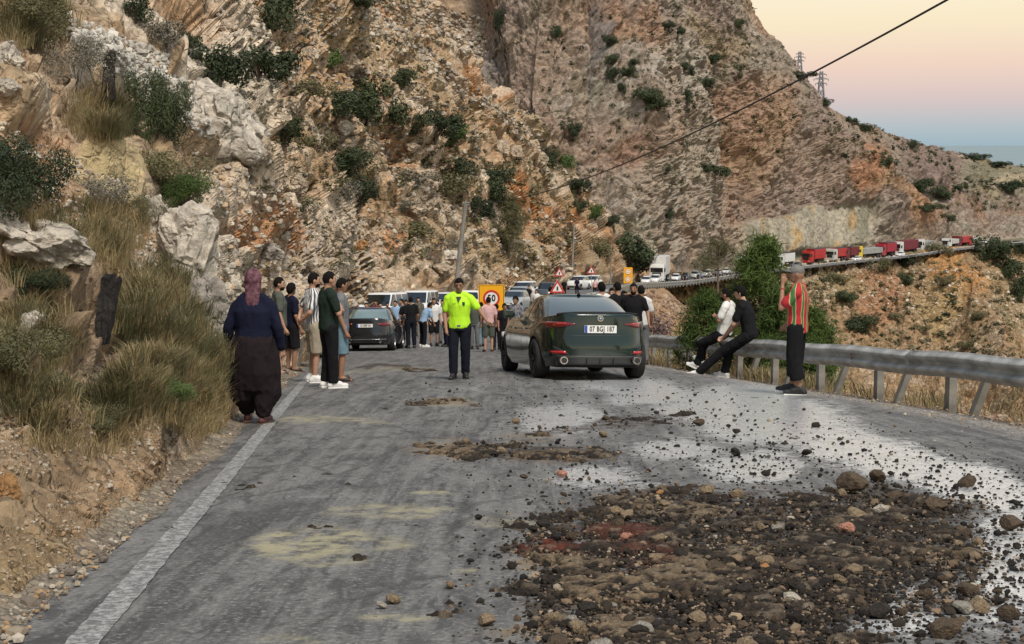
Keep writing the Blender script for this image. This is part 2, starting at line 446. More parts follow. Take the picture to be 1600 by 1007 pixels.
# ---- B: the far mountain
def skyB(px):
    return float(np.interp(px, [400, 700, 1000, 1100, 1150, 1175, 1200, 1240, 1268, 1285, 1300, 1350, 1440, 1500, 1545, 1600, 1800, 2100], [-520, -420, -210, -110, -46, 6, 52, 97, 145, 164, 174, 196, 226, 243, 253, 262, 300, 340]))
colsB = {}
for px, b0, db, dt in [(400, 420, 300, 520), (560, 430, 300, 500), (700, 420, 300, 485), (780, 400, 298, 455), (850, 400, 295, 430), (930, 410, 300, 425), (1000, 434, 303, 430), (1070, 425, 346, 440), (1130, 418, 384, 450), (1200, 409, 410, 478),
                       (1250, 403, 424, 490), (1300, 398, 441, 520), (1350, 393, 455, 560), (1400, 389, 468, 600), (1450, 384, 483, 640), (1500, 380, 499, 690), (1560, 375, 516, 740), (1600, 372, 527, 780), (1700, 366, 548, 850), (1850, 358, 575, 930), (2100, 350, 600, 1000)]:
    ty = skyB(px); rows = []
    K = 9
    for i in range(K):
        u = i / (K - 1)
        fu = u ** 1.0
        # cliff below, gentler top
        g = .40 * u + .60 * u ** 2.6
        rows.append((b0 + (ty - b0) * fu, db + (dt - db) * g))
    rows.append((ty + 12, dt + 80))
    colsB[px] = rows
PB = loft_terrain(colsB, 1080, 480)
dB = PB[..., 1].copy()
X0, Y0 = proj(PB)
Qb = PB.reshape(-1, 3); X, Y = X0.ravel(), Y0.ravel()
# vertical ribs and gullies plus folded strata
rib = fbm(np.stack([Qb[:, 0] / 16, Qb[:, 1] / 30, Qb[:, 2] / 70], 1), 4, 51)
gul = fbm(np.stack([Qb[:, 0] / 45, Qb[:, 1] / 60, Qb[:, 2] / 110], 1), 3, 52)
fadeB = sstep(0, .05, np.linspace(0, 1, PB.shape[1]))[None, :] * np.ones((PB.shape[0], 1))
topB = 1 - sstep(.50, .86, np.linspace(0, 1, PB.shape[1]))[None, :] * .95
dd = (rib * 8.0 + gul * 16.0)
# deep gully where the bare grey chute runs (photo x 700-760) and the shoulder of the orange cliff
dd += -10 * np.exp(-((X - 735 - (Y - 60) * .25) / 36) ** 2) * (Y < 330)
dd += -7 * np.exp(-((X - 942) / 13) ** 2) * sstep(150, 90, Y)
dd += 7 * np.exp(-((X - 1330 - (Y - 230) * .55) / 60) ** 2) * sstep(120, 200, Y)
fB2 = sstep(.02, .28, np.linspace(0, 1, PB.shape[1]))[None, :]
PB2 = PB + normals(PB) * (dd.reshape(dB.shape) * fB2 * topB)[..., None]
PB3, cellB, dispB = rockify(PB2, dB, [(1.1, .30, 0, 2000), (2.6, .75, 0, 2000), (6.0, 1.2, 0, 2000), (15, 2.2, 0, 2000)], 77, normals(PB))
rock_w = (fadeB * (topB * .6 + .4))[..., None]
PB3 = PB2 * (1 - rock_w) + PB3 * rock_w
# strata ledges: small terraces running obliquely
st = np.sin((PB3[..., 2] + PB3[..., 0] * .42 + fbm(Qb / 14, 3, 60).reshape(dB.shape) * 7) * 1.25)
PB3 += normals(PB) * (st * .16 * fadeB)[..., None]
Q = PB3.reshape(-1, 3)
n_a = fbm(Q / 22, 4, 61); n_b = fbm(Q / 6, 4, 62); n_c = fbm(Q / 60, 3, 63)
n_s = fbm(np.stack([(Q[:, 0]) / 7, Q[:, 1] / 30, (Q[:, 2]) / 40], 1), 4, 64)
c = np.tile(np.array([.30, .245, .195]), (len(Q), 1))
c = blend(c, np.array([.36, .33, .29]), sstep(-.1, .4, n_b + cellB.ravel()) * .8)
c = blend(c, WARM * .95, sstep(-.1, .35, n_a) * .6)
c = blend(c, PURP, sstep(.0, .4, n_c + n_s * .5) * .55)
c = blend(c, np.array([.33, .19, .11]), sstep(.14, .4, n_a * .7 + n_s * .6) * .6)
c = blend(c, OLIVE * 1.25, sstep(.12, .4, n_b * .7 - n_a * .4) * .4)
SHOT = np.array([.36, .33, .26])
blobsB = [
 (735, 70, 34, 130, -14, np.array([.21, .19, .175]), .85), (810, 130, 70, 150, -10, np.array([.25, .18, .145]), .7), (870, 260, 60, 70, 0, np.array([.24, .17, .135]), .6), (938, 55, 13, 85, 0, np.array([.20, .185, .18]), .85),
 (880, 60, 55, 90, 0, np.array([.31, .225, .17]), .6), (940, 220, 90, 50, 20, np.array([.30, .20, .145]), .55), (985, 240, 20, 24, 0, np.array([.30, .16, .11]), .5),
 (1040, 120, 60, 50, 10, np.array([.40, .38, .34]), .5), (1120, 60, 70, 30, 20, np.array([.33, .26, .14]), .55), (1080, 260, 80, 60, 20, np.array([.36, .31, .25]), .6),
 (1180, 190, 60, 80, 10, np.array([.34, .20, .12]), .6), (1215, 230, 30, 70, 0, np.array([.33, .22, .13]), .6), (1290, 260, 60, 60, 0, np.array([.30, .22, .17]), .6),
 (1340, 270, 38, 48, -10, np.array([.37, .19, .10]), .9), (1390, 320, 60, 28, 30, np.array([.34, .22, .12]), .7), (1430, 345, 50, 22, 10, np.array([.38, .22, .12]), .7),
 (1400, 200, 90, 18, 22, np.array([.19, .185, .14]), .7), (1450, 260, 70, 42, 30, PURP, .8), (1520, 330, 60, 30, 20, np.array([.31, .21, .155]), .7),
 (1560, 275, 70, 35, 12, np.array([.17, .17, .10]), .7), (1590, 290, 40, 14, 0, np.array([.46, .38, .26]), .6), (1210, 90, 40, 60, 30, np.array([.25, .22, .17]), .6),
 (1280, 362, 130, 34, -4, SHOT, 0.0),
]
c = paint(c, X, Y, blobsB, 70, 22)
# sprayed concrete apron at the cliff foot, pale with stains that run down
shot = sstep(1135, 1165, X + n_b * 6) * sstep(1368, 1352, X + n_b * 6) * sstep(326, 332, Y + n_b * 5 + 4 * np.sin(X / 11) - np.clip(1228 - X, 0, 12) * 1.1 - np.clip(X - 1340, 0, 30) * .4 - np.clip(1190 - X, 0, 50) * .2 + np.where(X > 1225, 3 - ((X - 1285) / 60) ** 2 * 9 , 0))
strk = fbm(np.stack([X / 9, Y / 60, X * 0], 1), 4, 71)
sc_ = blend(np.tile(SHOT, (len(Q), 1)), np.array([.23, .22, .16]), sstep(-.05, .4, strk))
sc_ = blend(sc_, np.array([.40, .28, .13]), sstep(.15, .45, fbm(np.stack([X / 22, Y / 50, X * 0 + 9], 1), 3, 72)))
c = c * (1 - shot[:, None]) + sc_ * shot[:, None]
flat = (PB + normals(PB) * (np.sin(X0 / 13) * .9 + np.sin(X0 / 5.3) * .35 + 2.2)[..., None])
g_ = c.mean(1, keepdims=True); c = (g_ + (c - g_) * .86) * np.array([1.03, 1.0, .95])
wS = (shot.reshape(dB.shape) * .85 * fadeB)[..., None]
PB3 = PB3 * (1 - wS) + flat * wS
meB = npmesh('far_mountain', PB3, grid_faces(*PB.shape[:2]), M_ROCK_FAR, smooth=False, col=c)
hillB = link('far_mountain', meB); tag(hillB, kind='structure')

# ---- C: hillside below the far road, right of the guardrail
colsC = {}
for px, rows in {
 860: [(448.5, 214), (470, 196), (500, 178), (540, 160), (600, 140), (700, 120)],
 930: [(446.5, 252), (465, 236), (490, 220), (530, 200), (600, 176), (700, 150)],
 1000: [(443.0, 288), (462, 268), (490, 250), (525, 232), (600, 205), (720, 175)],
 1070: [(433, 338), (455, 312), (485, 292), (520, 275), (600, 248), (720, 210)],
 1130: [(423.5, 378), (450, 350), (480, 330), (520, 312), (600, 285), (720, 240)],
 1200: [(413, 404), (440, 384), (475, 366), (520, 348), (600, 318), (720, 270)],
 1260: [(405, 418), (435, 400), (475, 382), (520, 364), (600, 334), (720, 285)],
 1330: [(398.5, 434), (430, 416), (470, 398), (520, 378), (600, 346), (720, 295)],
 1400: [(392.5, 452), (430, 432), (470, 414), (520, 394), (600, 360), (720, 305)],
 1460: [(388, 468), (430, 446), (470, 426), (520, 404), (600, 368), (720, 310)],
 1500: [(385, 480), (420, 462), (470, 438), (520, 414), (600, 376), (720, 315)],
 1550: [(381.5, 494), (420, 476), (470, 450), (520, 424), (600, 384), (720, 320)],
 1600: [(377.5, 512), (420, 492), (470, 464), (520, 436), (600, 392), (720, 325)],
 1750: [(368, 552), (420, 524), (470, 492), (520, 460), (600, 410), (720, 340)],
 2100: [(352, 590), (420, 560), (470, 520), (520, 480), (600, 430), (720, 350)]}.items():
    colsC[px] = rows
PC = loft_terrain(colsC, 760, 330)
dC = PC[..., 1].copy()
X0, Y0 = proj(PC); X, Y = X0.ravel(), Y0.ravel()
fadeC = sstep(0, .07, np.linspace(0, 1, PC.shape[1]))[None, :] * np.ones((PC.shape[0], 1))
Qc = PC.reshape(-1, 3)
rg = (1 - np.abs(fbm(np.stack([Qc[:, 0] / 34 + Qc[:, 1] / 80, Qc[:, 1] / 120, Qc[:, 2] / 90], 1), 3, 81)) * 2)
dd = rg * 6 - 3 + 9 * np.exp(-((X - 1475 - (Y - 400) * .42) / 34) ** 2) + 5 * np.exp(-((X - 1350 - (Y - 400) * .5) / 26) ** 2) - 6 * np.exp(-((X - 1410 - (Y - 400) * .5) / 24) ** 2)
fC2 = sstep(.02, .4, np.linspace(0, 1, PC.shape[1]))[None, :]
PC2 = PC + normals(PC) * ((dd.reshape(dC.shape) - 1.0) * fC2)[..., None]
PC3, cellC, _ = rockify(PC2, dC, [(2.2, .6, 0, 2000), (5.0, 1.0, 0, 2000)], 83, normals(PC))
PC3 = PC + (PC3 - PC) * fadeC[..., None]
Q = PC3.reshape(-1, 3)
n_a = fbm(Q / 16, 4, 84); n_b = fbm(Q / 4.5, 4, 85)
c = np.tile(np.array([.32, .24, .155]), (len(Q), 1))
c = blend(c, PALE * .95, sstep(.0, .4, n_b + cellC.ravel() * .8) * .7)
c = blend(c, np.array([.17, .15, .085]), sstep(.0, .35, n_a + n_b * .4) * .7)
blobsC = [(1290, 425, 110, 14, 0, np.array([.47, .40, .31]), .75), (1380, 470, 45, 70, 40, np.array([.36, .22, .14]), .9), (1490, 440, 34, 60, -20, np.array([.43, .26, .12]), .95), (1475, 395, 30, 18, 0, np.array([.45, .28, .13]), .9),
 (1080, 470, 90, 30, 0, np.array([.43, .28, .155]), .85), (1560, 480, 45, 70, -20, np.array([.33, .28, .18]), .6), (1460, 480, 30, 50, -20, np.array([.42, .34, .18]), .6), (1310, 450, 60, 20, 20, np.array([.27, .23, .13]), .6), (1560, 380, 60, 8, 0, np.array([.44, .34, .2]), .6)]
c = paint(c, X, Y, blobsC, 86, 20) * np.array([1.02, .92, .80])
meC = npmesh('lower_hillside', PC3, grid_faces(*PC.shape[:2]), M_ROCK_LOW, smooth=False, col=c)
hillC = link('lower_hillside', meC); tag(hillC, kind='structure')

# ---- D: the fill slope that drops away behind the near guardrail
ys = np.concatenate([np.linspace(-3, 60, 420), np.linspace(60.5, 235, 160)])
us = np.linspace(0, 1, 70)
off = us ** 1.4 * 26
YY = ys[:, None] + 0 * off[None, :]
XX = np.where(ys < 62, rx(ys) - .02, cx(ys) + 5.0)[:, None]
t_ = sstep(45, 75, ys); xe = (rx(ys) - .25) * (1 - t_) + (cx(ys) + 4.9) * t_
XX = xe[:, None] + off[None, :]
ZZ = gz(xe, ys)[:, None] - (off * .12 + np.clip(off - 1.1, 0, 99) * .6)[None, :] - (off[None, :] * .5 * sstep(40, 80, ys)[:, None])
PD = np.stack([XX, YY, ZZ], -1)
PD[..., 0] += fbm(PD.reshape(-1, 3) / 7, 4, 188).reshape(YY.shape) * sstep(50, 70, ys)[:, None] * np.minimum(off, 4)[None, :] * .9
fd = sstep(0, .12, us)[None, :, None]
amp = (.05 + np.minimum(off, 6) * .05)[None, :]
PD[..., 2] += (fbm(PD.reshape(-1, 3) / .8, 4, 88).reshape(YY.shape) * amp * fd[..., 0] * 2.0)
f1, f2, vl, tl = worley(PD.reshape(-1, 3) / .35, 89)
PD[..., 2] += ((vl - .4) * .12 + tl * .1).reshape(YY.shape) * fd[..., 0]
Q = PD.reshape(-1, 3)
n_a = fbm(Q / 2.5, 4, 90); n_b = fbm(Q / .5, 3, 94)
c = np.tile(np.array([.15, .095, .06]), (len(Q), 1))
c = blend(c, np.array([.24, .17, .11]), sstep(0, .4, n_a)); c = blend(c, TAN, sstep(.15, .4, n_b) * .5)
c = blend(c, np.array([.42, .27, .15]), sstep(36, 60, Q[:, 1]) * .75)
meD = npmesh('roadside_slope', PD, grid_faces(*PD.shape[:2]), M_ROCK_NEAR, smooth=False, col=c)
hillD = link('roadside_slope', meD); tag(hillD, kind='structure')

# ---- base ground (one wide sheet under everything on land) and the sea
gx = np.concatenate([-np.geomspace(2500, 300, 8), np.linspace(-250, 900, 40)]); gy = np.linspace(-600, 3000, 60)
GX, GY = np.meshgrid(gx, gy, indexing='ij')
GZ = -70 - 90 * sstep(60, 420, GX - GY * .35) + 2 * np.sin(GX / 40) * np.cos(GY / 55)
GZ = np.where((GY < 30), np.minimum(GZ, -20), GZ)
cg = np.tile(np.array([.2, .17, .10]), (GX.size, 1))
meG = npmesh('ground', np.stack([GX, GY, GZ], -1), grid_faces(*GX.shape), M_ROCK_LOW, col=cg)
tag(link('ground', meG), kind='structure')
M_SEA = mat('sea_water', (.04, .15, .22), rough=.32, var=.15, scale=.002, bump=.25, bscale=.08)
S = 200000
meS = npmesh('sea', [(-S, -3000, -160), (S, -3000, -160), (S, S, -160), (-S, S, -160)], [(0, 1, 2, 3)], M_SEA)
tag(link('sea', meS), kind='structure')

def bvh(me):
    n = len(me.vertices); v = np.empty(n * 3, dtype=np.float32); me.vertices.foreach_get('co', v)
    k = len(me.polygons); f = np.empty(k * 4, dtype=np.int32); me.loops.foreach_get('vertex_index', f)
    return BVHTree.FromPolygons(v.reshape(-1, 3).tolist(), f.reshape(-1, 4).tolist())
BV = {'A': bvh(meA), 'B': bvh(meB), 'C': bvh(meC), 'D': bvh(meD)}
def hit(px, py, which='ABCD'):
    v = (503.5 - py) / F
    dr = Vector(((px - 800) / F, CP + v * SP, -SP + v * CP)).normalized()
    best = None
    for k in which:
        r = BV[k].ray_cast(Vector((0, 0, 0)), dr)
        if r[0] is not None and (best is None or r[3] < best[2]): best = (r[0], r[1], r[3])
    if best is None: return None, None, None
    n = best[1]
    if n.z < 0: n = -n
    return best
# ------------------------------------------------------------ road
def attr(me, name, arr):
    a = me.attributes.new(name, 'FLOAT', 'POINT'); a.data.foreach_set('value', np.asarray(arr, dtype=np.float32).ravel())
def pblobs(X, Y, blobs, seed, warp=14, fx=60, fy=18, soft0=.6):
    """patch mask: blobs as photo-pixel ellipses, edges broken up"""
    n1 = fbm(np.stack([X / fx, Y / fy, X * 0], 1), 4, seed); n2 = fbm(np.stack([X / fx + 50, Y / fy, X * 0], 1), 4, seed + 5)
    Xw = X + n1 * warp * 3; Yw = Y + n2 * warp
    t = np.zeros(len(X))
    for (bx, by, ra, rb, ang, s) in blobs:
        a = R(ang); dx = Xw - bx; dy = Yw - by
        u = (dx * math.cos(a) + dy * math.sin(a)) / ra; v = (-dx * math.sin(a) + dy * math.cos(a)) / rb
        t = np.maximum(t, (1 - sstep(soft0, 1.2, np.sqrt(u * u + v * v))) * s)
    return t
WETSHEENB = [(1180, 650, 230, 62, 6, 1), (1350, 705, 240, 50, 14, 1), (1000, 610, 150, 30, 6, .9), (1520, 760, 160, 50, 16, 1), (1560, 900, 110, 130, 40, .9), (930, 745, 120, 26, 0, .75), (880, 655, 120, 45, 0, .65), (1180, 730, 120, 35, 0, 1), (1600, 830, 120, 60, 0, .9), (730, 606, 90, 14, 0, .4), (940, 590, 110, 14, 0, .6), (1400, 950, 170, 70, 0, .9), (1250, 890, 120, 24, 0, .5), (1050, 705, 120, 30, 0, .7), (790, 700, 70, 26, 0, .45), (1010, 760, 90, 16, 0, .5)]  # wet film patches; a pale sky sheen is painted into their colour
SLUDB = [(1190, 850, 380, 85, 3, 1), (1170, 925, 250, 75, 0, 1), (960, 930, 170, 70, 0, .75), (1050, 800, 170, 40, 0, .95), (1300, 800, 230, 34, 2, 1), (1450, 860, 120, 50, 20, .9), (820, 705, 170, 16, 0, .85), (950, 668, 150, 7, -3, .6), (700, 632, 60, 6, 0, .7), (1420, 780, 160, 14, 6, .9), (1480, 935, 110, 30, 0, .6), (1080, 1000, 300, 60, 0, .9), (1380, 900, 110, 20, 0, .8), (870, 860, 110, 30, 0, .8), (1050, 655, 90, 5, -4, .5), (610, 575, 90, 5, 2, .9)]
DUSTB = [(480, 850, 110, 26, -4, .9), (590, 800, 90, 12, 0, .7), (600, 850, 60, 14, 0, .6), (500, 657, 110, 6, 0, .7), (680, 773, 40, 4, 0, .8), (660, 803, 40, 6, -6, .9), (620, 965, 70, 8, 0, .7), (720, 893, 34, 6, 0, .7), (790, 815, 60, 12, 0, .5), (90, 905, 90, 14, -30, .7), (690, 628, 50, 7, 0, .8), (520, 880, 60, 8, 0, .5), (450, 1000, 60, 8, 0, .4), (600, 578, 100, 4, 0, .4)]
REDB = [(860, 852, 60, 16, -4, .9), (970, 830, 70, 18, 0, .55), (1010, 870, 60, 20, 0, .4)]
TANB = [(700, 628, 55, 6, 0, 1), (690, 700, 60, 18, 0, .9), (820, 680, 60, 8, 0, .9), (860, 712, 70, 12, 0, .5), (1080, 800, 70, 12, 0, .8), (960, 930, 90, 34, 0, .95), (870, 880, 90, 16, 0, .9), (1080, 900, 90, 22, 0, .9), (900, 990, 160, 20, 0, .9), (1280, 820, 60, 8, 0, .5), (1150, 860, 60, 14, 0, .45), (1480, 870, 60, 18, 0, .5), (1170, 1000, 120, 26, 0, .5), (1000, 790, 50, 12, 0, .6), (640, 575, 50, 3, 0, .6)]
yy = np.concatenate([np.linspace(-10, 4.2, 24)[:-1], np.geomspace(4.2, 76, 820)])
NXR = 380
uu = np.linspace(0, 1, NXR)
lw = fbm(np.stack([yy * .8, yy * 0, yy * 0], 1), 4, 101) * .16
le = cx(yy) - 3.85 + lw; re_ = np.where(yy < 70, rx(yy) + .02, cx(yy) + 4.8)
t_ = sstep(45, 75, yy); re_ = (rx(yy) - .2) * (1 - t_) + (cx(yy) + 4.95) * t_ + .06
XR = le[:, None] * (1 - uu)[None, :] + re_[:, None] * uu[None, :]
YR = yy[:, None] + 0 * XR
ZR = gz(XR, YR)
PR = np.stack([XR, YR, ZR], -1).reshape(-1, 3)
X, Y = proj(PR)
O = (XR - cx(YR)).ravel()
near = sstep(3.5, 4.6, YR.ravel())
sl_ = pblobs(X, Y, SLUDB, 110, 14) * near; wet = pblobs(X, Y, WETSHEENB, 111, 12, soft0=.1) * near
dust = pblobs(X, Y, DUSTB, 112, 8) * near; red = pblobs(X, Y, REDB, 113, 6) * near; tan = pblobs(X, Y, TANB, 114, 8) * near
shoulder = sstep(-1.75, -1.15, (XR - rx(YR)).ravel() + fbm(PR / .7, 3, 115) * .35) * (1 - sstep(60, 70, PR[:, 1]))
# centimetre relief: tar seams, worn wheel tracks
PR[:, 2] += fbm(PR / .35, 3, 116) * .004 - .012 * np.exp(-((O + 1.1) / .45) ** 2) - .012 * np.exp(-((O - 1.0) / .45) ** 2)
PR[:, 2] += shoulder * (.012 + .03 * np.abs(fbm(PR / .22, 4, 117)))
def road_mat():
    m = bpy.data.materials.new('asphalt')
    t, N, Lk = nodes_of(m)
    b = N['Principled BSDF']
    g = N.new('ShaderNodeNewGeometry')
    def A(n):
        a = N.new('ShaderNodeAttribute'); a.attribute_name = n; return a.outputs['Fac']
    def noise(s, d=6, r=.6, vec=None, dist=0):
        n = N.new('ShaderNodeTexNoise'); n.inputs['Scale'].default_value = s; n.inputs['Detail'].default_value = d; n.inputs['Roughness'].default_value = r; n.inputs['Distortion'].default_value = dist
        Lk.new(vec or g.outputs['Position'], n.inputs['Vector']); return n.outputs[0]
    def mr(x, a, b_, c, d):
        n = N.new('ShaderNodeMapRange'); n.inputs[1].default_value = a; n.inputs[2].default_value = b_; n.inputs[3].default_value = c; n.inputs[4].default_value = d
        n.interpolation_type = 'SMOOTHSTEP'
        Lk.new(x, n.inputs[0]); return n.outputs[0]
    def ma(op, x, y):
        n = N.new('ShaderNodeMath'); n.operation = op; n.use_clamp = False
        for i, q in enumerate((x, y)):
            if isinstance(q, (int, float)): n.inputs[i].default_value = q
            else: Lk.new(q, n.inputs[i])
        return n.outputs[0]
    def mix(f, a, b_):
        n = N.new('ShaderNodeMix'); n.data_type = 'RGBA'
        if isinstance(f, (int, float)): n.inputs[0].default_value = f
        else: Lk.new(f, n.inputs[0])
        for i, q in ((6, a), (7, b_)):
            if isinstance(q, tuple): n.inputs[i].default_value = (*q, 1)
            else: Lk.new(q, n.inputs[i])
        return n.outputs[2]
    mp = N.new('ShaderNodeMapping'); mp.inputs['Scale'].default_value = (3.6, .13, 1); mp.inputs['Rotation'].default_value = (0, 0, R(-5.7))
    Lk.new(g.outputs['Position'], mp.inputs['Vector'])
    streak = noise(2.2, 6, .65, mp.outputs[0])
    coarse = noise(.8, 5); fine = noise(38, 4, .7); grit = noise(120, 2, .6); mid = noise(6, 6, .7)
    base = mix(mr(streak, .38, .62, 0, 1), (.055, .054, .053), (.175, .17, .162))
    base = mix(mr(coarse, .35, .65, 0, .55), base, (.19, .187, .178))
    base = mix(mr(noise(13, 6, .75), .52, .66, 0, .6), base, (.045, .045, .047))
    base = mix(mr(fine, .5, .7, 0, .8), base, (.30, .29, .27))
    base = mix(mr(fine, .48, .3, 0, .6), base, (.05, .05, .052))
    # long cracks and seams filled with tar, running along the lane
    mp2 = N.new('ShaderNodeMapping'); mp2.inputs['Scale'].default_value = (1.1, .22, 1); mp2.inputs['Rotation'].default_value = (0, 0, R(-5.7))
    ad = N.new('ShaderNodeVectorMath'); ad.operation = 'MULTIPLY_ADD'
    nzc = N.new('ShaderNodeTexNoise'); nzc.inputs['Scale'].default_value = 2.6; nzc.inputs['Detail'].default_value = 5
    Lk.new(g.outputs['Position'], nzc.inputs['Vector']); Lk.new(nzc.outputs['Color'], ad.inputs[0]); ad.inputs[1].default_value = (.35, .35, 0); Lk.new(g.outputs['Position'], ad.inputs[2])
    Lk.new(ad.outputs[0], mp2.inputs['Vector'])
    v = N.new('ShaderNodeTexVoronoi'); v.feature = 'DISTANCE_TO_EDGE'; v.inputs['Scale'].default_value = 1.25
    Lk.new(mp2.outputs[0], v.inputs['Vector'])
    crack = ma('MULTIPLY', mr(v.outputs['Distance'], .0, .035, 1, 0), mr(coarse, .36, .52, 0, 1))
    base = mix(ma('MULTIPLY', crack, .5), base, (.035, .035, .036))
    # shallow dark scuffs across the lane
    mp3 = N.new('ShaderNodeMapping'); mp3.inputs['Scale'].default_value = (2.6, .9, 1); Lk.new(g.outputs['Position'], mp3.inputs['Vector'])
    sc3 = noise(2.4, 7, .72, mp3.outputs[0], .6)
    base = mix(mr(sc3, .52, .62, 0, .75), base, (.055, .054, .055))
    base = mix(mr(sc3, .44, .34, 0, .5), base, (.24, .235, .22))
    # dust
    dm = ma('MULTIPLY', A('dust'), mr(mid, .38, .6, 0, 1))
    base = mix(dm, base, (.36, .33, .21))
    gs = ma('MULTIPLY', A('shoulder'), mr(mid, .3, .5, .7, 1))
    grv = mix(mr(noise(20, 6, .75), .42, .58, 0, 1), (.10, .092, .083), (.33, .305, .27))
    base = mix(gs, base, grv)
    wet_sheen = ma('MULTIPLY', A('wet'), 1.0)
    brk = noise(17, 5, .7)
    wm = mr(ma('ADD', wet_sheen, ma('ADD', ma('MULTIPLY', ma('SUBTRACT', mid, .5), 1.5), ma('MULTIPLY', ma('SUBTRACT', brk, .5), 1.3))), .24, .78, 0, 1)
    base = mix(ma('MULTIPLY', wm, mr(A('wet'), .2, .6, .35, 1.0)), base, mix(mr(fine, .35, .62, 0, 1), (.26, .27, .275), (.80, .81, .81)))  # near-white base colour paints the sky's reflection onto the wet film
    sm = mr(ma('ADD', ma('MULTIPLY', A('sludge'), .72), ma('MULTIPLY', ma('SUBTRACT', mid, .5), 2.4)), .34, .5, 0, 1)
    slc = mix(mr(mid, .4, .6, 0, 1), (.022, .018, .015), (.065, .048, .036))
    slc = mix(ma('MULTIPLY', A('tan'), mr(fine, .35, .6, .2, 1)), slc, (.24, .18, .115))
    slc = mix(ma('MULTIPLY', A('red'), mr(fine, .3, .6, .3, 1)), slc, (.13, .035, .018))
    base = mix(ma('MULTIPLY', sm, .93), base, slc)
    base = mix(ma('MULTIPLY', A('tan'), mr(mid, .4, .62, 0, .8)), base, (.23, .175, .11))
    # splash specks of dark muck over the wet sheet
    vs_ = N.new('ShaderNodeTexVoronoi'); vs_.inputs['Scale'].default_value = 17; vs_.inputs['Randomness'].default_value = 1
    Lk.new(ad.outputs[0], vs_.inputs['Vector'])
    sp = ma('MULTIPLY', mr(vs_.outputs['Distance'], .12, .26, 1, 0), mr(noise(2.7, 4), .40, .52, 0, 1))
    sp = ma('MULTIPLY', sp, mr(A('wet'), .1, .4, 0, 1))
    base = mix(ma('MULTIPLY', sp, .95), base, (.018, .016, .014))
    Lk.new(base, b.inputs['Base Color'])
    dry = ma('SUBTRACT', 1.0, ma('MULTIPLY', wm, ma('SUBTRACT', 1.0, ma('MULTIPLY', sm, .55))))
    rgh = ma('ADD', ma('MULTIPLY', dry, .50), mr(mid, .35, .65, .22, .36))
    Lk.new(ma('ADD', rgh, ma('MULTIPLY', sp, .2)), b.inputs['Roughness'])
    Lk.new(ma('ADD', .35, ma('MULTIPLY', wm, .65)), b.inputs['Specular IOR Level'])
    ctw = N.new('ShaderNodeMath'); ctw.operation = 'MULTIPLY'; Lk.new(wm, ctw.inputs[0]); ctw.inputs[1].default_value = 1.0
    Lk.new(ctw.outputs[0], b.inputs['Coat Weight']); b.inputs['Coat Roughness'].default_value = .26
    b.inputs['Coat IOR'].default_value = 1.6
    h = ma('ADD', ma('MULTIPLY', fine, .5), ma('ADD', ma('MULTIPLY', grit, .35), ma('MULTIPLY', mid, .9)))
    h = ma('SUBTRACT', h, ma('MULTIPLY', crack, .8)); h = ma('ADD', h, ma('MULTIPLY', sp, .6))
    bp = N.new('ShaderNodeBump'); bp.inputs['Distance'].default_value = .012
    Lk.new(ma('ADD', .28, ma('MULTIPLY', dry, .55)), bp.inputs['Strength'])
    Lk.new(h, bp.inputs['Height']); Lk.new(bp.outputs[0], b.inputs['Normal'])
    return m
M_ROAD = road_mat()
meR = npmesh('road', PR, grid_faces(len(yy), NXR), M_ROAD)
attr(meR, 'wet', wet * (1 - sl_ * .4)); attr(meR, 'sludge', sl_); attr(meR, 'dust', dust); attr(meR, 'red', red); attr(meR, 'tan', tan); attr(meR, 'shoulder', shoulder)  # 'wet' drives gloss and coat, and also the painted sky sheen
tag(link('road', meR), kind='structure')
# far road swept along the bend
far = PATH[PATH[:, 1] > 74]
tg = np.gradient(far, axis=0)[:, :2]; tg /= np.linalg.norm(tg, axis=1, keepdims=True); nr = np.stack([tg[:, 1], -tg[:, 0]], 1)
def sweep(name, o0, o1, dz, m, n=8, P=far, NR=nr, kind='structure'):
    os_ = np.linspace(o0, o1, n)
    V = np.concatenate([P[:, None, :2] + NR[:, None] * os_[None, :, None], (P[:, 2] + dz)[:, None, None] + 0 * os_[None, :, None]], -1)
    me = npmesh(name, V, grid_faces(len(P), n), m)
    o = link(name, me); tag(o, kind=kind) if kind else None
    return o
M_ASPH = mat('asphalt_far', (.12, .12, .12), .85, var=.25, scale=.8)
sweep('road', -7.5, 5.3, -.03, M_ASPH, 10)
for nm, o0, o1 in (('edge_line', 3.35, 3.5), ('edge_line', -3.5, -3.35)):
    sweep(nm, o0, o1, .02, mat('road_paint', (.62, .62, .60), .7, var=.2, scale=2), 2)

# worn edge line on the left, lying 5 mm above the asphalt, eaten away by wear
def worn_mat():
    m = bpy.data.materials.new('worn_road_paint')
    t, N, Lk = nodes_of(m)
    b = N['Principled BSDF']; b.inputs['Roughness'].default_value = .8
    g = N.new('ShaderNodeNewGeometry'); n = N.new('ShaderNodeTexNoise'); n.inputs['Scale'].default_value = 24; n.inputs['Detail'].default_value = 8; n.inputs['Roughness'].default_value = .8
    Lk.new(g.outputs['Position'], n.inputs['Vector'])
    r = N.new('ShaderNodeValToRGB'); r.color_ramp.elements[0].position = .45; r.color_ramp.elements[0].color = (.13, .13, .13, 1)
    r.color_ramp.elements[1].position = .60; r.color_ramp.elements[1].color = (.42, .42, .40, 1)
    Lk.new(n.outputs[0], r.inputs[0]); Lk.new(r.outputs[0], b.inputs['Base Color'])
    bp = N.new('ShaderNodeBump'); bp.inputs['Strength'].default_value = .6; bp.inputs['Distance'].default_value = .01
    Lk.new(n.outputs[0], bp.inputs['Height']); Lk.new(bp.outputs[0], b.inputs['Normal'])
    return m
ly = np.geomspace(4, 76, 700)
ln = fbm(np.stack([ly * 6, ly * 0, ly * 0], 1), 3, 120) * .022
lx = cx(ly) - 3.49
V = []
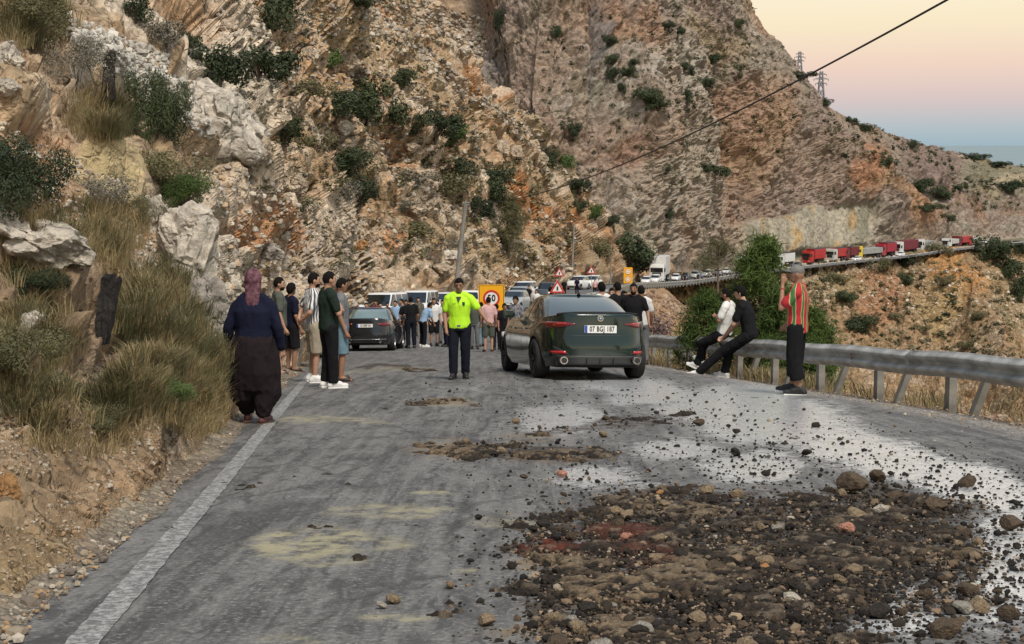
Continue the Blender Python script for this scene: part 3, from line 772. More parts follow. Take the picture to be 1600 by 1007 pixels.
for k, s in enumerate((-.065, -.03, .03, .065)):
    e = fbm(np.stack([ly * 9, ly * 0 + k * 9, ly * 0], 1), 3, 121) * .009
    xx = lx + s + (e if k in (0, 3) else 0)
    V.append(np.stack([xx, ly, gz(xx, ly) + .006], -1))
V = np.stack(V, 1)
tag(link('edge_line', npmesh('edge_line', V, grid_faces(len(ly), 4), worn_mat())), kind='structure')

# dirt verge between asphalt and the bank
vy = np.geomspace(3.0, 80, 520); vu = np.linspace(0, 1, 90)
lwv = fbm(np.stack([vy * .8, vy * 0, vy * 0], 1), 4, 101) * .16
xe = cx(vy) - 3.85 + lwv + .12
VX = xe[:, None] - (vu ** 1.2)[None, :] * (1.6 + vy[:, None] * .04)
VY = vy[:, None] + 0 * VX
VZ = gz(VX, VY) + .003
Pv = np.stack([VX, VY, VZ], -1).reshape(-1, 3)
rise = (vu ** 1.0)[None, :] * np.ones_like(VX)
amp = sstep(0, .25, rise).ravel()
f1, f2, vl, tl = worley(Pv / .13, 130)
Pv[:, 2] += amp * (.05 + .11 * rise.ravel() + fbm(Pv / .5, 4, 131) * .06 + (vl - .3) * .035 + tl * .03)
n_a = fbm(Pv / .9, 4, 132); n_b = fbm(Pv / .16, 3, 133)
c = np.tile(np.array([.29, .235, .165]), (len(Pv), 1))
c = blend(c, DIRT, sstep(-.1, .4, n_a) * .8); c = blend(c, np.array([.38, .34, .26]), sstep(.0, .5, n_b) * .7)
c = blend(c, np.array([.16, .15, .135]), (1 - sstep(0, .22, rise.ravel())) * .6)
M_DIRT = rock_mat('roadside_dirt', 9, 14, .03)
tag(link('dirt_verge', npmesh('dirt_verge', Pv, grid_faces(len(vy), len(vu)), M_DIRT, smooth=False, col=c)), kind='structure')

# thick mud and earth lying on the road
my = np.geomspace(4.3, 30, 560); mxx = np.linspace(-2.2, 6.0, 420)
MX, MY = np.meshgrid(mxx, my, indexing='ij')
Pm = np.stack([MX, MY, gz(MX, MY)], -1).reshape(-1, 3)
X, Y = proj(Pm)
s1_ = pblobs(X, Y, SLUDB, 110, 14); tn = pblobs(X, Y, TANB, 114, 8); rd = pblobs(X, Y, REDB, 113, 6)
n1 = fbm(Pm / .26, 5, 140, gain=.62); n2 = fbm(Pm / .07, 3, 141); f1, f2, vl, tl = worley(Pm / .06, 142)
h = (s1_ * 1.05 + tn * .35 + n1 * 2.0 - 1.0)
hh = np.clip(h, -.06, .5)
Pm[:, 2] += hh * .03 + np.where(h > 0, (n2 * .012 + vl * .018 + tl * .012) * sstep(0, .25, h), -.02)
c = np.tile(np.array([.022, .017, .013]), (len(Pm), 1))
c = blend(c, np.array([.055, .040, .028]), sstep(-.1, .4, n2 + vl - .5))
c = blend(c, np.array([.19, .14, .085]), np.clip(tn * sstep(.35, .8, vl + n2 * .8 + n1 * .5), 0, 1) * .9)
c = blend(c, np.array([.11, .03, .017]), np.clip(rd * sstep(.1, .7, vl + n1 + .2), 0, 1))
c = blend(c, np.array([.19, .155, .11]), sstep(.80, .95, vl) * .6)
Fm = grid_faces(len(mxx), len(my))
keep = (h > -.04)[Fm].any(1)
Fm = Fm[keep]; used = np.unique(Fm); remap = np.full(len(Pm), -1); remap[used] = np.arange(len(used))
M_MUD = rock_mat('wet_mud', 30, 40, .006, rough=.85)
M_MUD.node_tree.nodes['Principled BSDF'].inputs['Specular IOR Level'].default_value = .2
mud = link('mud', npmesh('mud', Pm[used], remap[Fm], M_MUD, smooth=False, col=c[used]))
tag(mud, 'dark wet mud and earth smeared over the right hand lane', 'mud', kind='stuff')

# ------------------------------------------------------------ stones
def ico(sub):
    bm = bmesh.new(); bmesh.ops.create_icosphere(bm, subdivisions=sub, radius=1)
    V = np.array([v.co[:] for v in bm.verts]); Fq = np.array([[v.index for v in f.verts] for f in bm.faces]); bm.free()
    return V, Fq
IC1, IF1 = ico(1); IC2, IF2 = ico(2); IC3, IF3 = ico(3)
def stone_shape(V, seed, k=.35):
    r = np.random.default_rng(seed)
    P = V.copy()
    for _ in range(9):                       # chop with planes: angular stone
        n = r.normal(size=3); n /= np.linalg.norm(n); dcut = r.uniform(.5, .85)
        s = P @ n - dcut
        P -= np.where(s > 0, s, 0)[:, None] * n[None] * .92
    P += fbm(P * 1.6 + seed * 3.1, 3, seed)[:, None] * V * k * .45
    return P
M_STONE = {}
def stone_mat(k):
    if k not in M_STONE:
        colr = {'dark': (.032, .027, .022), 'tan': (.22, .165, .105), 'grey': (.27, .25, .21), 'pale': (.42, .38, .31), 'orange': (.42, .22, .09), 'pink': (.40, .20, .14), 'brown': (.085, .062, .042)}[k]
        M_STONE[k] = mat('stone_' + k, colr, rough=.85, var=.45, scale=3.5, bump=.8, bscale=6, spec=.2)
    return M_STONE[k]
STV = [stone_shape(IC2, 200 + i) for i in range(7)]
STM = {}
def stone_mesh(i, k):
    if (i, k) not in STM: STM[(i, k)] = npmesh('stone', STV[i], IF2, stone_mat(k), smooth=False)
    return STM[(i, k)]
def place_stone(px, py, wpx, kind, label=None, name='stone', i=None, group=None, flat=.72, cat='stone', rot=None):
    g = ground(px, py); d = g.y; r = wpx / 2 / F * d
    i = random.randrange(7) if i is None else i
    o = link(name, stone_mesh(i, kind))
    r_ = r * 1.12
    o.scale = (r_, r_ * random.uniform(.75, 1.1), r_ * flat * random.uniform(.85, 1.1))
    o.location = (g.x, g.y, g.z + r_ * flat * .42 + .01)
    o.rotation_euler = (random.uniform(-.3, .3), random.uniform(-.3, .3), random.uniform(0, 6.3) if rot is None else rot)
    tag(o, label, cat, group); return o
named = [
 (1330, 768, 56, 'brown', 'largest rock on the road, brown and muddy, at the far edge of the mud'), (1372, 752, 34, 'brown', 'flat brown rock just behind the largest rock, on the wet road'),
 (1196, 745, 18, 'dark', 'dark upright stone alone on the wet asphalt left of the largest rock'), (1150, 712, 20, 'dark', 'dark stone sitting in the middle of the shiny wet asphalt'),
 (1510, 760, 34, 'brown', 'brown rock on the wet road close to the right edge of the picture'), (1397, 782, 28, 'brown', 'muddy lump right of the largest rock'),
 (1092, 664, 20, 'brown', 'brown stone on a thin mud streak behind the mud, towards the sedan'), (1275, 668, 16, 'dark', 'small black stone on the wet road in front of the capped man'),
 (1150, 678, 15, 'dark', 'small dark stone on the wet road halfway between sedan and capped man'), (1260, 712, 18, 'dark', 'dark lumpy stone on the wet road, left of two more'),
 (1103, 773, 24, 'tan', 'tan stone at the back edge of the mud, left of centre'), (1150, 778, 24, 'tan', 'rounded tan stone at the back edge of the mud, below the dark upright one'),
 (1031, 775, 16, 'orange', 'small orange stone on the mud edge near the left end'), (1322, 833, 26, 'pink', 'pinkish broken stone in the middle of the mud'),
 (1193, 893, 18, 'orange', 'bright orange stone lying in the dark mud'), (1026, 880, 30, 'tan', 'tan rock in the mud left of the orange stone'), (1235, 943, 34, 'pale', 'flat pale yellow stone low in the mud'),
 (1312, 914, 26, 'tan', 'tan pointed stone in the mud, right of the pale flat one'), (1216, 833, 28, 'grey', 'greyish stone in the middle of the mud beyond the orange one'),
 (1510, 932, 40, 'brown', 'brown rock on the mud near the right edge, above a grey one'), (1505, 960, 34, 'grey', 'rounded grey stone near the right edge beside the white wet patch'),
 (1575, 966, 36, 'brown', 'brown stone on the white wet patch at the right edge'), (1470, 995, 60, 'brown', 'big brown rock cut by the bottom edge, right of centre'), (1375, 965, 46, 'dark', 'dark muddy clod left of the grey rounded stone'),
 (1090, 975, 34, 'tan', 'tan double stone near the bottom of the mud'), (1460, 800, 40, 'brown', 'wide brown clod at the right end of the mud'), (1580, 826, 40, 'brown', 'brown clod at the right border of the road below the wet sheet'),
 (1375, 803, 26, 'pale', 'pale angular stone just in front of the largest rock'), (1340, 812, 34, 'tan', 'tan flat stone just in front of the largest rock, left of the pale one'), (613, 943, 26, 'tan', 'yellowish lump of earth alone on the left lane'),
 (596, 952, 18, 'pale', 'small pale stone touching the yellowish lump on the left lane'), (703, 921, 20, 'tan', 'small tan clod left of the mud in the left lane'), (760, 978, 34, 'tan', 'crumbling tan clod at the bottom, between lane and mud'),
 (863, 973, 30, 'tan', 'tan clod at the bottom left corner of the mud'), (806, 662, 14, 'tan', 'small tan stone beyond the first mud streak'), (943, 684, 18, 'tan', 'tan stone on the dry rim of a mud streak behind'),
 (878, 745, 18, 'pink', 'pinkish small stone at the left end of the mud'), (980, 845, 22, 'pink', 'reddish stone beside the rust red patch')]
for px, py, wp, k, lb in named: place_stone(px, py, wp, k, lb, cat='rock' if wp > 30 else 'stone')
# many more alike
def scatter_px(n, seed, wfun, x0=560, x1=1700, y0=590, y1=1040):
    r = np.random.default_rng(seed); out = []
    while len(out) < n:
        m = 4000
        X = r.uniform(x0, x1, m); Y = r.uniform(y0, y1, m)
        w_ = wfun(X, Y)
        k = r.uniform(0, 1, m) < w_
        out += list(zip(X[k], Y[k]))
    return out[:n]
def dens(X, Y):
    s = pblobs(X, Y, SLUDB, 110, 14); w_ = pblobs(X, Y, WETSHEENB, 111, 10)
    lane = 1 - sstep(6.0, 20, np.abs(0 * X))
    railpy = np.interp(X, [1005, 1150, 1300, 1450, 1600], [560, 590, 620, 655, 690])
    ok = Y > railpy + 22
    return np.clip(s ** 1.6 * .8 + w_ * .30 + .06 * (X > 700), 0, 1) * ok
pts = scatter_px(262, 5, dens)
kinds = ['dark'] * 6 + ['brown'] * 7 + ['tan'] * 4 + ['grey'] * 1
for (px, py) in pts:
    k = random.choice(kinds)
    inmud = pblobs(np.array([px]), np.array([py]), SLUDB, 110, 14)[0] > .4
    if not inmud: k = random.choice(['dark', 'dark', 'dark', 'brown'])
    wp = (py - 500) / 500 * random.choice([9, 10, 12, 14, 18, 26, 34]) + 3
    if not inmud: wp *= .65
    row = 'far' if py < 700 else ('back' if py < 800 else ('middle' if py < 900 else 'front'))
    colm = 'left' if px < 900 else ('centre left' if px < 1100 else ('centre right' if px < 1330 else 'right'))
    adj = {'dark': 'black', 'brown': 'brown', 'tan': 'tan', 'grey': 'grey'}[k] + (' clod' if k in ('dark', 'brown') else ' stone')
    sz = 'tiny' if wp < 9 else ('small' if wp < 15 else ('middling' if wp < 21 else 'larger'))
    place_stone(px, py, wp, k, ('%s %s lying in the mud, %s %s part' % (sz, adj, row, colm)) if inmud else ('%s %s splashed on the road surface, %s %s part' % (sz, adj, row, colm)), group='loose stones and clods on the road')
def stuff_stones(name, pos, rad, cols_, base, faces, mat_, label, cat, seed=1, sink=.3):
    r = np.random.default_rng(seed); n = len(pos); nv = len(base)
    A = r.uniform(0, 2 * PI, n); ca, sa = np.cos(A), np.sin(A)
    sc = np.stack([rad * r.uniform(.8, 1.3, n), rad * r.uniform(.7, 1.1, n), rad * r.uniform(.5, .9, n)], 1)
    shp = np.stack([stone_shape(base, 900 + i) for i in range(6)])
    B = shp[r.integers(0, 6, n)] * sc[:, None, :]
    V = np.empty_like(B)
    V[..., 0] = B[..., 0] * ca[:, None] - B[..., 1] * sa[:, None]; V[..., 1] = B[..., 0] * sa[:, None] + B[..., 1] * ca[:, None]; V[..., 2] = B[..., 2]
    V += pos[:, None, :]; V[..., 2] += (sc[:, 2] * sink)[:, None]
    Fq = (faces[None] + (np.arange(n) * nv)[:, None, None]).reshape(-1, 3)
    C = np.repeat(cols_, nv, axis=0)
    o = link(name, npmesh(name, V.reshape(-1, 3), Fq, mat_, smooth=False, col=C))
    tag(o, label, cat, kind='stuff'); return o
M_CRUMB = bpy.data.materials.new('stone_crumbs'); t, N, Lk = nodes_of(M_CRUMB)
N['Principled BSDF'].inputs['Roughness'].default_value = .85; N['Principled BSDF'].inputs['Specular IOR Level'].default_value = .2
a_ = N.new('ShaderNodeAttribute'); a_.attribute_name = 'col'; Lk.new(a_.outputs['Color'], N['Principled BSDF'].inputs['Base Color'])
def ground_np(X, Y):
    # iterate ray / road intersection for arrays of pixels
    v = (503.5 - Y) / F; yy_ = CP + v * SP; zz_ = -SP + v * CP; xx_ = (X - 800) / F
    s = np.full(len(X), 8.0)
    for _ in range(60):
        z = gz(xx_ * s, yy_ * s)
        s = .5 * s + .5 * np.clip(z / zz_, 2, 300)
    return np.stack([xx_ * s, yy_ * s, gz(xx_ * s, yy_ * s)], 1)
pts = np.array(scatter_px(15500, 6, lambda X, Y: dens(X, Y) * np.clip((Y - 560) / 300, .25, 1)))
G = ground_np(pts[:, 0], pts[:, 1])
r = np.random.default_rng(3)
rad = np.clip(.0048 * np.exp(r.normal(0, .68, len(G))) + .0005 * G[:, 1], .004, .035)
inm = pblobs(pts[:, 0], pts[:, 1], SLUDB, 110, 14) > .35
tnm = pblobs(pts[:, 0], pts[:, 1], TANB, 114, 8)
pal = np.array([(.030, .024, .018), (.018, .015, .013), (.075, .055, .037), (.24, .18, .12), (.30, .26, .2), (.17, .12, .08)])
ci = np.where(inm, r.choice(6, len(G), p=[.38, .33, .14, .05, .02, .08]), r.choice(6, len(G), p=[.45, .45, .07, .01, .01, .01]))
ci = np.where((tnm > .3) & (r.uniform(0, 1, len(G)) < .4), r.choice([3, 2, 5, 2], len(G)), ci)
lift = np.where(inm, .02, 0)
G[:, 2] += lift * .6
cc = pal[ci] * r.uniform(.7, 1.3, (len(G), 1))
ICO0 = ico(1)[0]; 
stuff_stones('gravel', G, rad, cc, ICO0 if len(ICO0) < 43 else ICO0, IF1, M_CRUMB, 'fine gravel and crumbs of earth spilled across the road', 'gravel')
# gravel on verges
r = np.random.default_rng(4)
n = 13000
y_ = np.exp(r.uniform(np.log(4.2), np.log(34), n)); left = r.uniform(0, 1, n) < .5
x_ = np.where(left, cx(y_) - 3.85 - np.abs(r.normal(0, .55, n)) + .12, rx(y_) - np.abs(r.normal(0, .75, n)) + .25)
o_ = np.where(left, (cx(y_) - 3.85 - x_), 0)
pos = np.stack([x_, y_, gz(x_, y_) + np.clip(o_, 0, 1.2) * .09 + np.where(left & (o_ > .2), .03, .012)], 1)
rad = np.clip(.009 * np.exp(r.normal(0, .6, n)), .004, .07)
pal = np.array([(.30, .25, .18), (.22, .17, .12), (.38, .34, .28), (.17, .14, .115), (.33, .22, .12)])
stuff_stones('verge_gravel', pos, rad, pal[r.integers(0, 5, n)] * r.uniform(.8, 1.2, (n, 1)), IC1, IF1, M_CRUMB, 'loose stones and earth along both edges of the road', 'gravel', seed=8)
# ------------------------------------------------------------ vegetation
def leaf_cloud(cent, rad, n, size, seed, up=.3, shell=.55):
    """n leaf-sized faces spread through lobes; returns V, F (quads)"""
    r = np.random.default_rng(seed); cent = np.asarray(cent, float); rad = np.asarray(rad, float)
    k = r.choice(len(cent), n, p=rad ** 2 / np.sum(rad ** 2))
    d = r.normal(size=(n, 3)); d /= np.linalg.norm(d, axis=1, keepdims=True)
    rr = rad[k] * (shell + (1 - shell) * r.uniform(0, 1, n) ** .5) * (1 + r.normal(0, .09, n))
    P = cent[k] + d * rr[:, None]
    nrm = d + r.normal(0, .55, (n, 3)) + [0, 0, up]; nrm /= np.linalg.norm(nrm, axis=1, keepdims=True)
    a = np.cross(nrm, r.normal(size=(n, 3))); a /= np.linalg.norm(a, axis=1, keepdims=True); b = np.cross(nrm, a)
    s = size * r.uniform(.6, 1.4, n)[:, None]
    V = np.stack([P - a * s, P - b * s * .45, P + a * s, P + b * s * .45], 1)
    return V.reshape(-1, 3), np.arange(n * 4).reshape(-1, 4)
def veg_mat(name, c1, c2, rough=.75):
    m = bpy.data.materials.new(name); t, N, Lk = nodes_of(m)
    b = N['Principled BSDF']; b.inputs['Roughness'].default_value = rough; b.inputs['Specular IOR Level'].default_value = .25
    g = N.new('ShaderNodeNewGeometry'); n = N.new('ShaderNodeTexNoise'); n.inputs['Scale'].default_value = 3; n.inputs['Detail'].default_value = 6
    Lk.new(g.outputs['Position'], n.inputs['Vector'])
    oi = N.new('ShaderNodeObjectInfo')
    ad = N.new('ShaderNodeMath'); ad.operation = 'MULTIPLY_ADD'; Lk.new(oi.outputs['Random'], ad.inputs[0]); ad.inputs[1].default_value = .3; Lk.new(n.outputs[0], ad.inputs[2])
    r = N.new('ShaderNodeMapRange'); r.inputs[1].default_value = .4; r.inputs[2].default_value = .85; Lk.new(ad.outputs[0], r.inputs[0])
    mx_ = N.new('ShaderNodeMix'); mx_.data_type = 'RGBA'; mx_.inputs[6].default_value = (*c1, 1); mx_.inputs[7].default_value = (*c2, 1)
    Lk.new(r.outputs[0], mx_.inputs[0]); Lk.new(mx_.outputs[2], b.inputs['Base Color'])
    return m
VM = {'dark': veg_mat('leaves_dark', (.022, .036, .018), (.060, .078, .034)), 'green': veg_mat('leaves_green', (.045, .085, .022), (.10, .15, .045)),
      'olive': veg_mat('leaves_olive', (.085, .085, .04), (.16, .15, .075)), 'grey': veg_mat('leaves_grey', (.10, .095, .075), (.19, .175, .135)),
      'pine': veg_mat('needles', (.045, .08, .018), (.10, .15, .035)), 'straw': veg_mat('straw', (.20, .155, .075), (.36, .285, .15)), 'pink': veg_mat('oleander_leaves', (.10, .08, .075), (.22, .15, .15))}
M_BARK = mat('bark', (.13, .10, .075), .9, var=.4, scale=6, bump=.8, bscale=18)
M_BARKG = mat('bark_grey', (.30, .28, .25), .9, var=.3, scale=6, bump=.6, bscale=18)
def tube(pts, rads, n=7):
    pts = [Vector(p) for p in pts]; V = []; Fq = []
    up = Vector((0, 0, 1))
    for i, p in enumerate(pts):
        t = (pts[min(i + 1, len(pts) - 1)] - pts[max(i - 1, 0)]).normalized()
        a = t.cross(up if abs(t.z) < .95 else Vector((1, 0, 0))).normalized(); b = t.cross(a)
        for k in range(n):
            th = 2 * PI * k / n
            V.append(p + (a * math.cos(th) + b * math.sin(th)) * rads[i])
    for i in range(len(pts) - 1):
        for k in range(n):
            Fq.append((i * n + k, i * n + (k + 1) % n, (i + 1) * n + (k + 1) % n, (i + 1) * n + k))
    return np.array([v[:] for v in V]), np.array(Fq)
def joinvf(parts):
    V, Fq, o = [], [], 0
    for v, f in parts:
        V.append(v); Fq.append(f + o); o += len(v)
    return np.vstack(V), np.vstack(Fq)
def stems(seed, h, spread, n=7, r0=.05):
    r = random.Random(seed); P = []
    for i in range(n):
        a = r.uniform(0, 6.3); e = Vector((math.cos(a) * spread * r.uniform(.4, 1), math.sin(a) * spread * r.uniform(.4, 1), h * r.uniform(.6, 1)))
        P.append(tube([(0, 0, -.3), e * .35 + Vector((0, 0, h * .1)), e * .7, e], [r0, r0 * .7, r0 * .4, r0 * .15], 5))
    return joinvf(P)
BUSH = {}
def bush_meshes(kind, var, dense=0):
    """unit bush about 2 wide, 1.6 tall"""
    if (kind, var, dense) in BUSH: return BUSH[(kind, var, dense)]
    r = np.random.default_rng(300 + var)
    n = 9 + var
    ce = np.stack([r.uniform(-.75, .75, n), r.uniform(-.6, .6, n), r.uniform(.25, .95, n)], 1)
    ra = r.uniform(.22, .46, n) * (1 - .35 * np.hypot(ce[:, 0], ce[:, 1]))
    nl = {'grey': 900, 'olive': 1500}.get(kind, 2800)
    V, Fq = leaf_cloud(ce, ra * 1.15, nl * (5 if dense else 1), .026 if dense else .06, 310 + var, shell=.35 if kind == 'grey' else .5)
    lm = npmesh('foliage', V, Fq, VM[kind], smooth=False)
    V, Fq = stems(320 + var, .95, .7, 9, .03)
    sm = npmesh('stem', V, Fq, M_BARK if kind != 'grey' else M_BARKG)
    BUSH[(kind, var, dense)] = (lm, sm); return lm, sm
GRP = {}
def bush(px, py, wpx, hpx, kind, label, group=None, which='ABCD', name='shrub', cat='shrub', base=True, loc=None, dense=0):
    """px,py = middle of its foot in the photo"""
    if loc is None:
        p, n, dist = hit(px, py, which)
        if p is None: return None
    else: p = loc
    d = p.y
    root = empty(name, p, random.uniform(0, 6.3), label, cat, group)
    lm, sm = bush_meshes(kind, random.randrange(4), dense)
    a = link('foliage', lm, root); b = link('stem', sm, root)
    sxy = wpx / F * d / 2 * 1.42; sz = hpx / F * d / 1.35 * 1.12
    for o in (a, b): o.scale = (sxy * 1.05, sxy * 1.05, sz)
    root.location.z -= .06 * sz
    return root
BL = [ # px, py foot, w, h, kind, label
 (210, 32, 52, 42, 'dark', 'dark green shrub at the very top, left, above the charred post'), (262, 85, 60, 55, 'grey', 'bare grey thicket right of the shrub above the charred post'), (295, 78, 34, 30, 'dark', 'dark shrub at the right end of the grey thicket near the top'),
 (340, 128, 72, 66, 'dark', 'large dark round shrub on the white rock ridge, top left'), (405, 122, 80, 58, 'dark', 'wide dark shrub right of the large round one on the ridge'), (415, 45, 66, 70, 'dark', 'tall dark shrub at the top edge above the ridge'),
 (365, 165, 46, 30, 'grey', 'greyish twiggy bush under the large round shrub'), (512, 105, 38, 32, 'green', 'green shrub in the upper left slope between pale boulders'), (630, 132, 36, 26, 'dark', 'small dark shrub right of the pale boulders, upper slope'),
 (560, 125, 40, 22, 'grey', 'small dark twiggy bush above the long shrub belt'), (440, 225, 76, 52, 'dark', 'dark shrub just right of the pale crag'), (495, 235, 50, 32, 'olive', 'olive shrub right of the crag shrub'), (480, 150, 54, 30, 'olive', 'thin shrub left of the long shrub belt'),
 (525, 180, 70, 46, 'dark', 'dark shrub forming the left end of the long belt'), (570, 190, 80, 75, 'dark', 'largest dark shrub, behind the bare white tree'), (600, 218, 62, 70, 'dark', 'dark shrub directly behind the bare white tree trunk'),
 (680, 212, 58, 44, 'dark', 'green shrub right of the bare white tree'), (706, 225, 60, 36, 'green', 'brighter green shrub on the slope right of the bare tree'), (650, 205, 38, 26, 'dark', 'small shrub between the bare tree and the brighter shrub'), (560, 320, 70, 48, 'dark', 'dark shrub in the middle of the slope below the crag'),
 (543, 268, 64, 38, 'dark', 'dark shrub above another in the mid slope'), (540, 310, 44, 34, 'grey', 'grey twiggy bush beside the mid slope shrub'), (662, 250, 28, 22, 'dark', 'small round dark shrub right of fallen branches'), (710, 272, 52, 36, 'dark', 'dark shrub half way down the slope above the utility pole'),
 (768, 308, 50, 56, 'dark', 'upright dark shrub above the leaning pole, right'), (740, 340, 46, 42, 'dark', 'dark shrub behind the top of the leaning pole'), (700, 300, 60, 36, 'olive', 'olive scrub left of the leaning pole top'), (650, 290, 60, 28, 'grey', 'grey fallen branches on the mid slope'),
 (640, 372, 64, 30, 'olive', 'olive shrub above the vans'), (700, 392, 40, 24, 'grey', 'grey bush between vans and pole'), (985, 420, 76, 58, 'dark', 'dark spreading tree-like bush behind the yellow works sign'), (935, 400, 40, 30, 'olive', 'olive bush on the spur foot left of the dark spreading one'),
 (905, 300, 34, 26, 'dark', 'dark shrub on the spur edge under the cable'), (880, 262, 30, 26, 'green', 'green shrub in the notch between spur and mountain'), (858, 258, 24, 26, 'dark', 'slim dark shrub in the notch'), (930, 340, 30, 24, 'green', 'green bush on the lower spur edge'), (955, 352, 24, 18, 'dark', 'small dark bush low on the spur edge'), (905, 330, 20, 22, 'dark', 'small dark bush low on the spur, under the cable'),
 (560, 10, 40, 22, 'dark', 'dark shrub cut by the top edge, centre left'), (440, 10, 50, 22, 'dark', 'dark shrub cut by the top edge beside the tall one'), (255, 60, 44, 34, 'grey', 'bare twigs hanging over the white rubble'), (470, 330, 50, 26, 'olive', 'thin olive bush on the orange slope in the middle'), (830, 300, 30, 20, 'olive', 'olive bush on the orange scree of the spur'), (640, 330, 40, 22, 'grey', 'pale dry bush left of the pole on the slope')]
for b_ in BL: bush(b_[0], b_[1], b_[2], b_[3], b_[4], b_[5], group='shrubs on the left hillside', which='AB')
BF = [(890, 212, 24, 26, 'slim dark shrub in the grey gully of the mountain'), (955, 72, 22, 18, 'top one of the shrubs beside the grey rock chute'), (958, 100, 20, 18, 'second shrub from the top beside the grey rock chute'), (957, 124, 18, 22, 'third shrub down beside the grey rock chute'), (984, 120, 22, 20, 'round shrub right of the chute shrubs'), (972, 146, 12, 20, 'lowest thin shrub below the rock chute'),
 (1010, 160, 44, 24, 'long dark shrub left end of the diagonal row'), (1028, 172, 30, 18, 'shrub at the lower right end of the diagonal row'), (1072, 118, 20, 22, 'round shrub in the middle of the upper cliff'), (1110, 100, 26, 18, 'slanting shrub right of the upper cliff'), (1074, 160, 14, 26, 'tall thin shrub below the upper cliff'),
 (1058, 58, 22, 16, 'small shrub near the top of the mountain'), (1044, 45, 20, 12, 'flat shrub near the top of the mountain'), (1152, 42, 18, 14, 'shrub near the top right skyline'), (1100, 136, 22, 18, 'grey green shrub on the right part of the cliff'), (1152, 120, 14, 22, 'narrow shrub right of the cliff face'),
 (992, 102, 14, 12, 'dark dot of shrub beside the chute shrubs'), (1040, 272, 18, 16, 'small dark shrub on the mid cliff'), (1118, 275, 40, 22, 'dark hollow scrub on the mid cliff right'), (1040, 340, 18, 16, 'olive shrub low on the cliff'), (868, 60, 16, 22, 'dark shrub in the left gully'), (780, 50, 20, 40, 'dark scrub streak in the bare chute'),
 (1440, 300, 26, 26, 'round dark shrub on the saddle above the trucks'), (1468, 310, 32, 20, 'wide dark shrub right of the saddle'), (1445, 330, 30, 14, 'low scrub under the saddle'), (1385, 262, 16, 22, 'dark shrub above the orange cliff'), (1350, 205, 24, 14, 'dark shrub on the right ridge'), (1330, 195, 16, 14, 'small shrub below the pylon'),
 (1425, 232, 14, 16, 'shrub at the purple rock, right ridge'), (1250, 125, 40, 14, 'flat scrub under the skyline'), (1286, 165, 24, 14, 'dark scrub right below the skyline notch'), (1560, 262, 30, 12, 'dark scrub on the far right slope'), (1520, 250, 34, 12, 'dark scrub on the right slope top'), (1580, 300, 34, 22, 'dark shrub at the right border of the hillside'), (1480, 345, 20, 12, 'small shrub above the end of the truck queue'), (1500, 300, 18, 14, 'small dark bush on the purple rock')]
for px, py, w_, h_, lb in BF: bush(px, py, w_, h_, 'dark', lb, group='shrubs on the far mountain', which='B')
BC = [(1545, 405, 46, 42, 'dark', 'large dark shrub right of the orange scree spur'), (1575, 430, 40, 30, 'dark', 'dark shrub lower right of the large one, near the border'), (1418, 415, 30, 20, 'dark', 'dark shrub below the white car on the far road'), (1375, 425, 34, 26, 'olive', 'olive shrub on the slope below the trucks'), (1465, 400, 34, 24, 'olive', 'olive scrub left of the orange scree spur'),
 (1412, 445, 26, 20, 'dark', 'small dark shrub in the middle of the lower slope'), (1345, 515, 46, 26, 'dark', 'dark shrub leaning down just above the guardrail'), (1480, 445, 24, 18, 'olive', 'olive tuft on the spur'), (1590, 395, 30, 22, 'dark', 'dark shrub at the right border by the far road'), (1510, 545, 24, 16, 'olive', 'small scrub above the right guardrail'),
 (1595, 470, 24, 50, 'dark', 'dark green thicket cut by the right border'), (1400, 500, 22, 14, 'olive', 'small olive scrub in the reddish scree'), (1440, 520, 26, 16, 'olive', 'scrub patch above the guardrail middle'), (1530, 500, 26, 18, 'olive', 'scrub on the ochre rocks right'), (1300, 440, 36, 16, 'olive', 'low scrub beneath the pale rubble'), (1320, 470, 30, 18, 'dark', 'dark low scrub right of the capped man')]
for px, py, w_, h_, k_, lb in BC: bush(px, py, w_, h_, k_, lb, group='shrubs on the hillside below the far road', which='C')
# low scrub that nobody could count, one stuff object per hillside
def scrub(name, bv, boxes, n, size, mt, label, seed, leaves=26):
    r = np.random.default_rng(seed); out = []
    B, Bf = leaf_cloud(np.array([[0, 0, .3], [.5, .1, .2], [-.4, .3, .25]]), np.array([.5, .35, .35]), leaves, .28, seed)
    Vs = []
    for _ in range(n):
        bx = boxes[r.integers(len(boxes))]
        p, nn, dd_ = hit(r.uniform(bx[0], bx[2]), r.uniform(bx[1], bx[3]), bv)
        if p is None: continue
        s = r.uniform(size[0], size[1]) * p.y / F
        a = r.uniform(0, 6.3); M = np.array([[math.cos(a), -math.sin(a), 0], [math.sin(a), math.cos(a), 0], [0, 0, .8]])
        Vs.append(B @ M.T * s + np.array(p[:]))
    V = np.concatenate(Vs); Fq = (Bf[None] + (np.arange(len(Vs)) * len(B))[:, None, None]).reshape(-1, 4)
    o = link(name, npmesh(name, V, Fq, mt, smooth=False)); tag(o, label, 'scrub', kind='stuff')
scrub('low_scrub', 'B', [(760, 0, 1180, 380), (1000, 0, 1230, 300), (1280, 200, 1600, 330)], 900, (3, 8), VM['olive'], 'low olive scrub sprinkled over the far mountain', 1)
scrub('dark_scrub', 'B', [(1000, 0, 1250, 250), (1290, 180, 1460, 260), (1460, 235, 1640, 330), (850, 0, 1000, 300)], 420, (3, 9), VM['dark'], 'dark scrub dotted over the mountain ridges', 2)
scrub('low_scrub', 'C', [(1250, 400, 1640, 560), (1000, 445, 1300, 520)], 900, (3, 9), VM['olive'], 'low olive scrub on the hillside below the far road', 3)
scrub('dark_scrub', 'C', [(1250, 420, 1640, 560)], 220, (3, 10), VM['dark'], 'dark scrub on the hillside below the far road', 4)
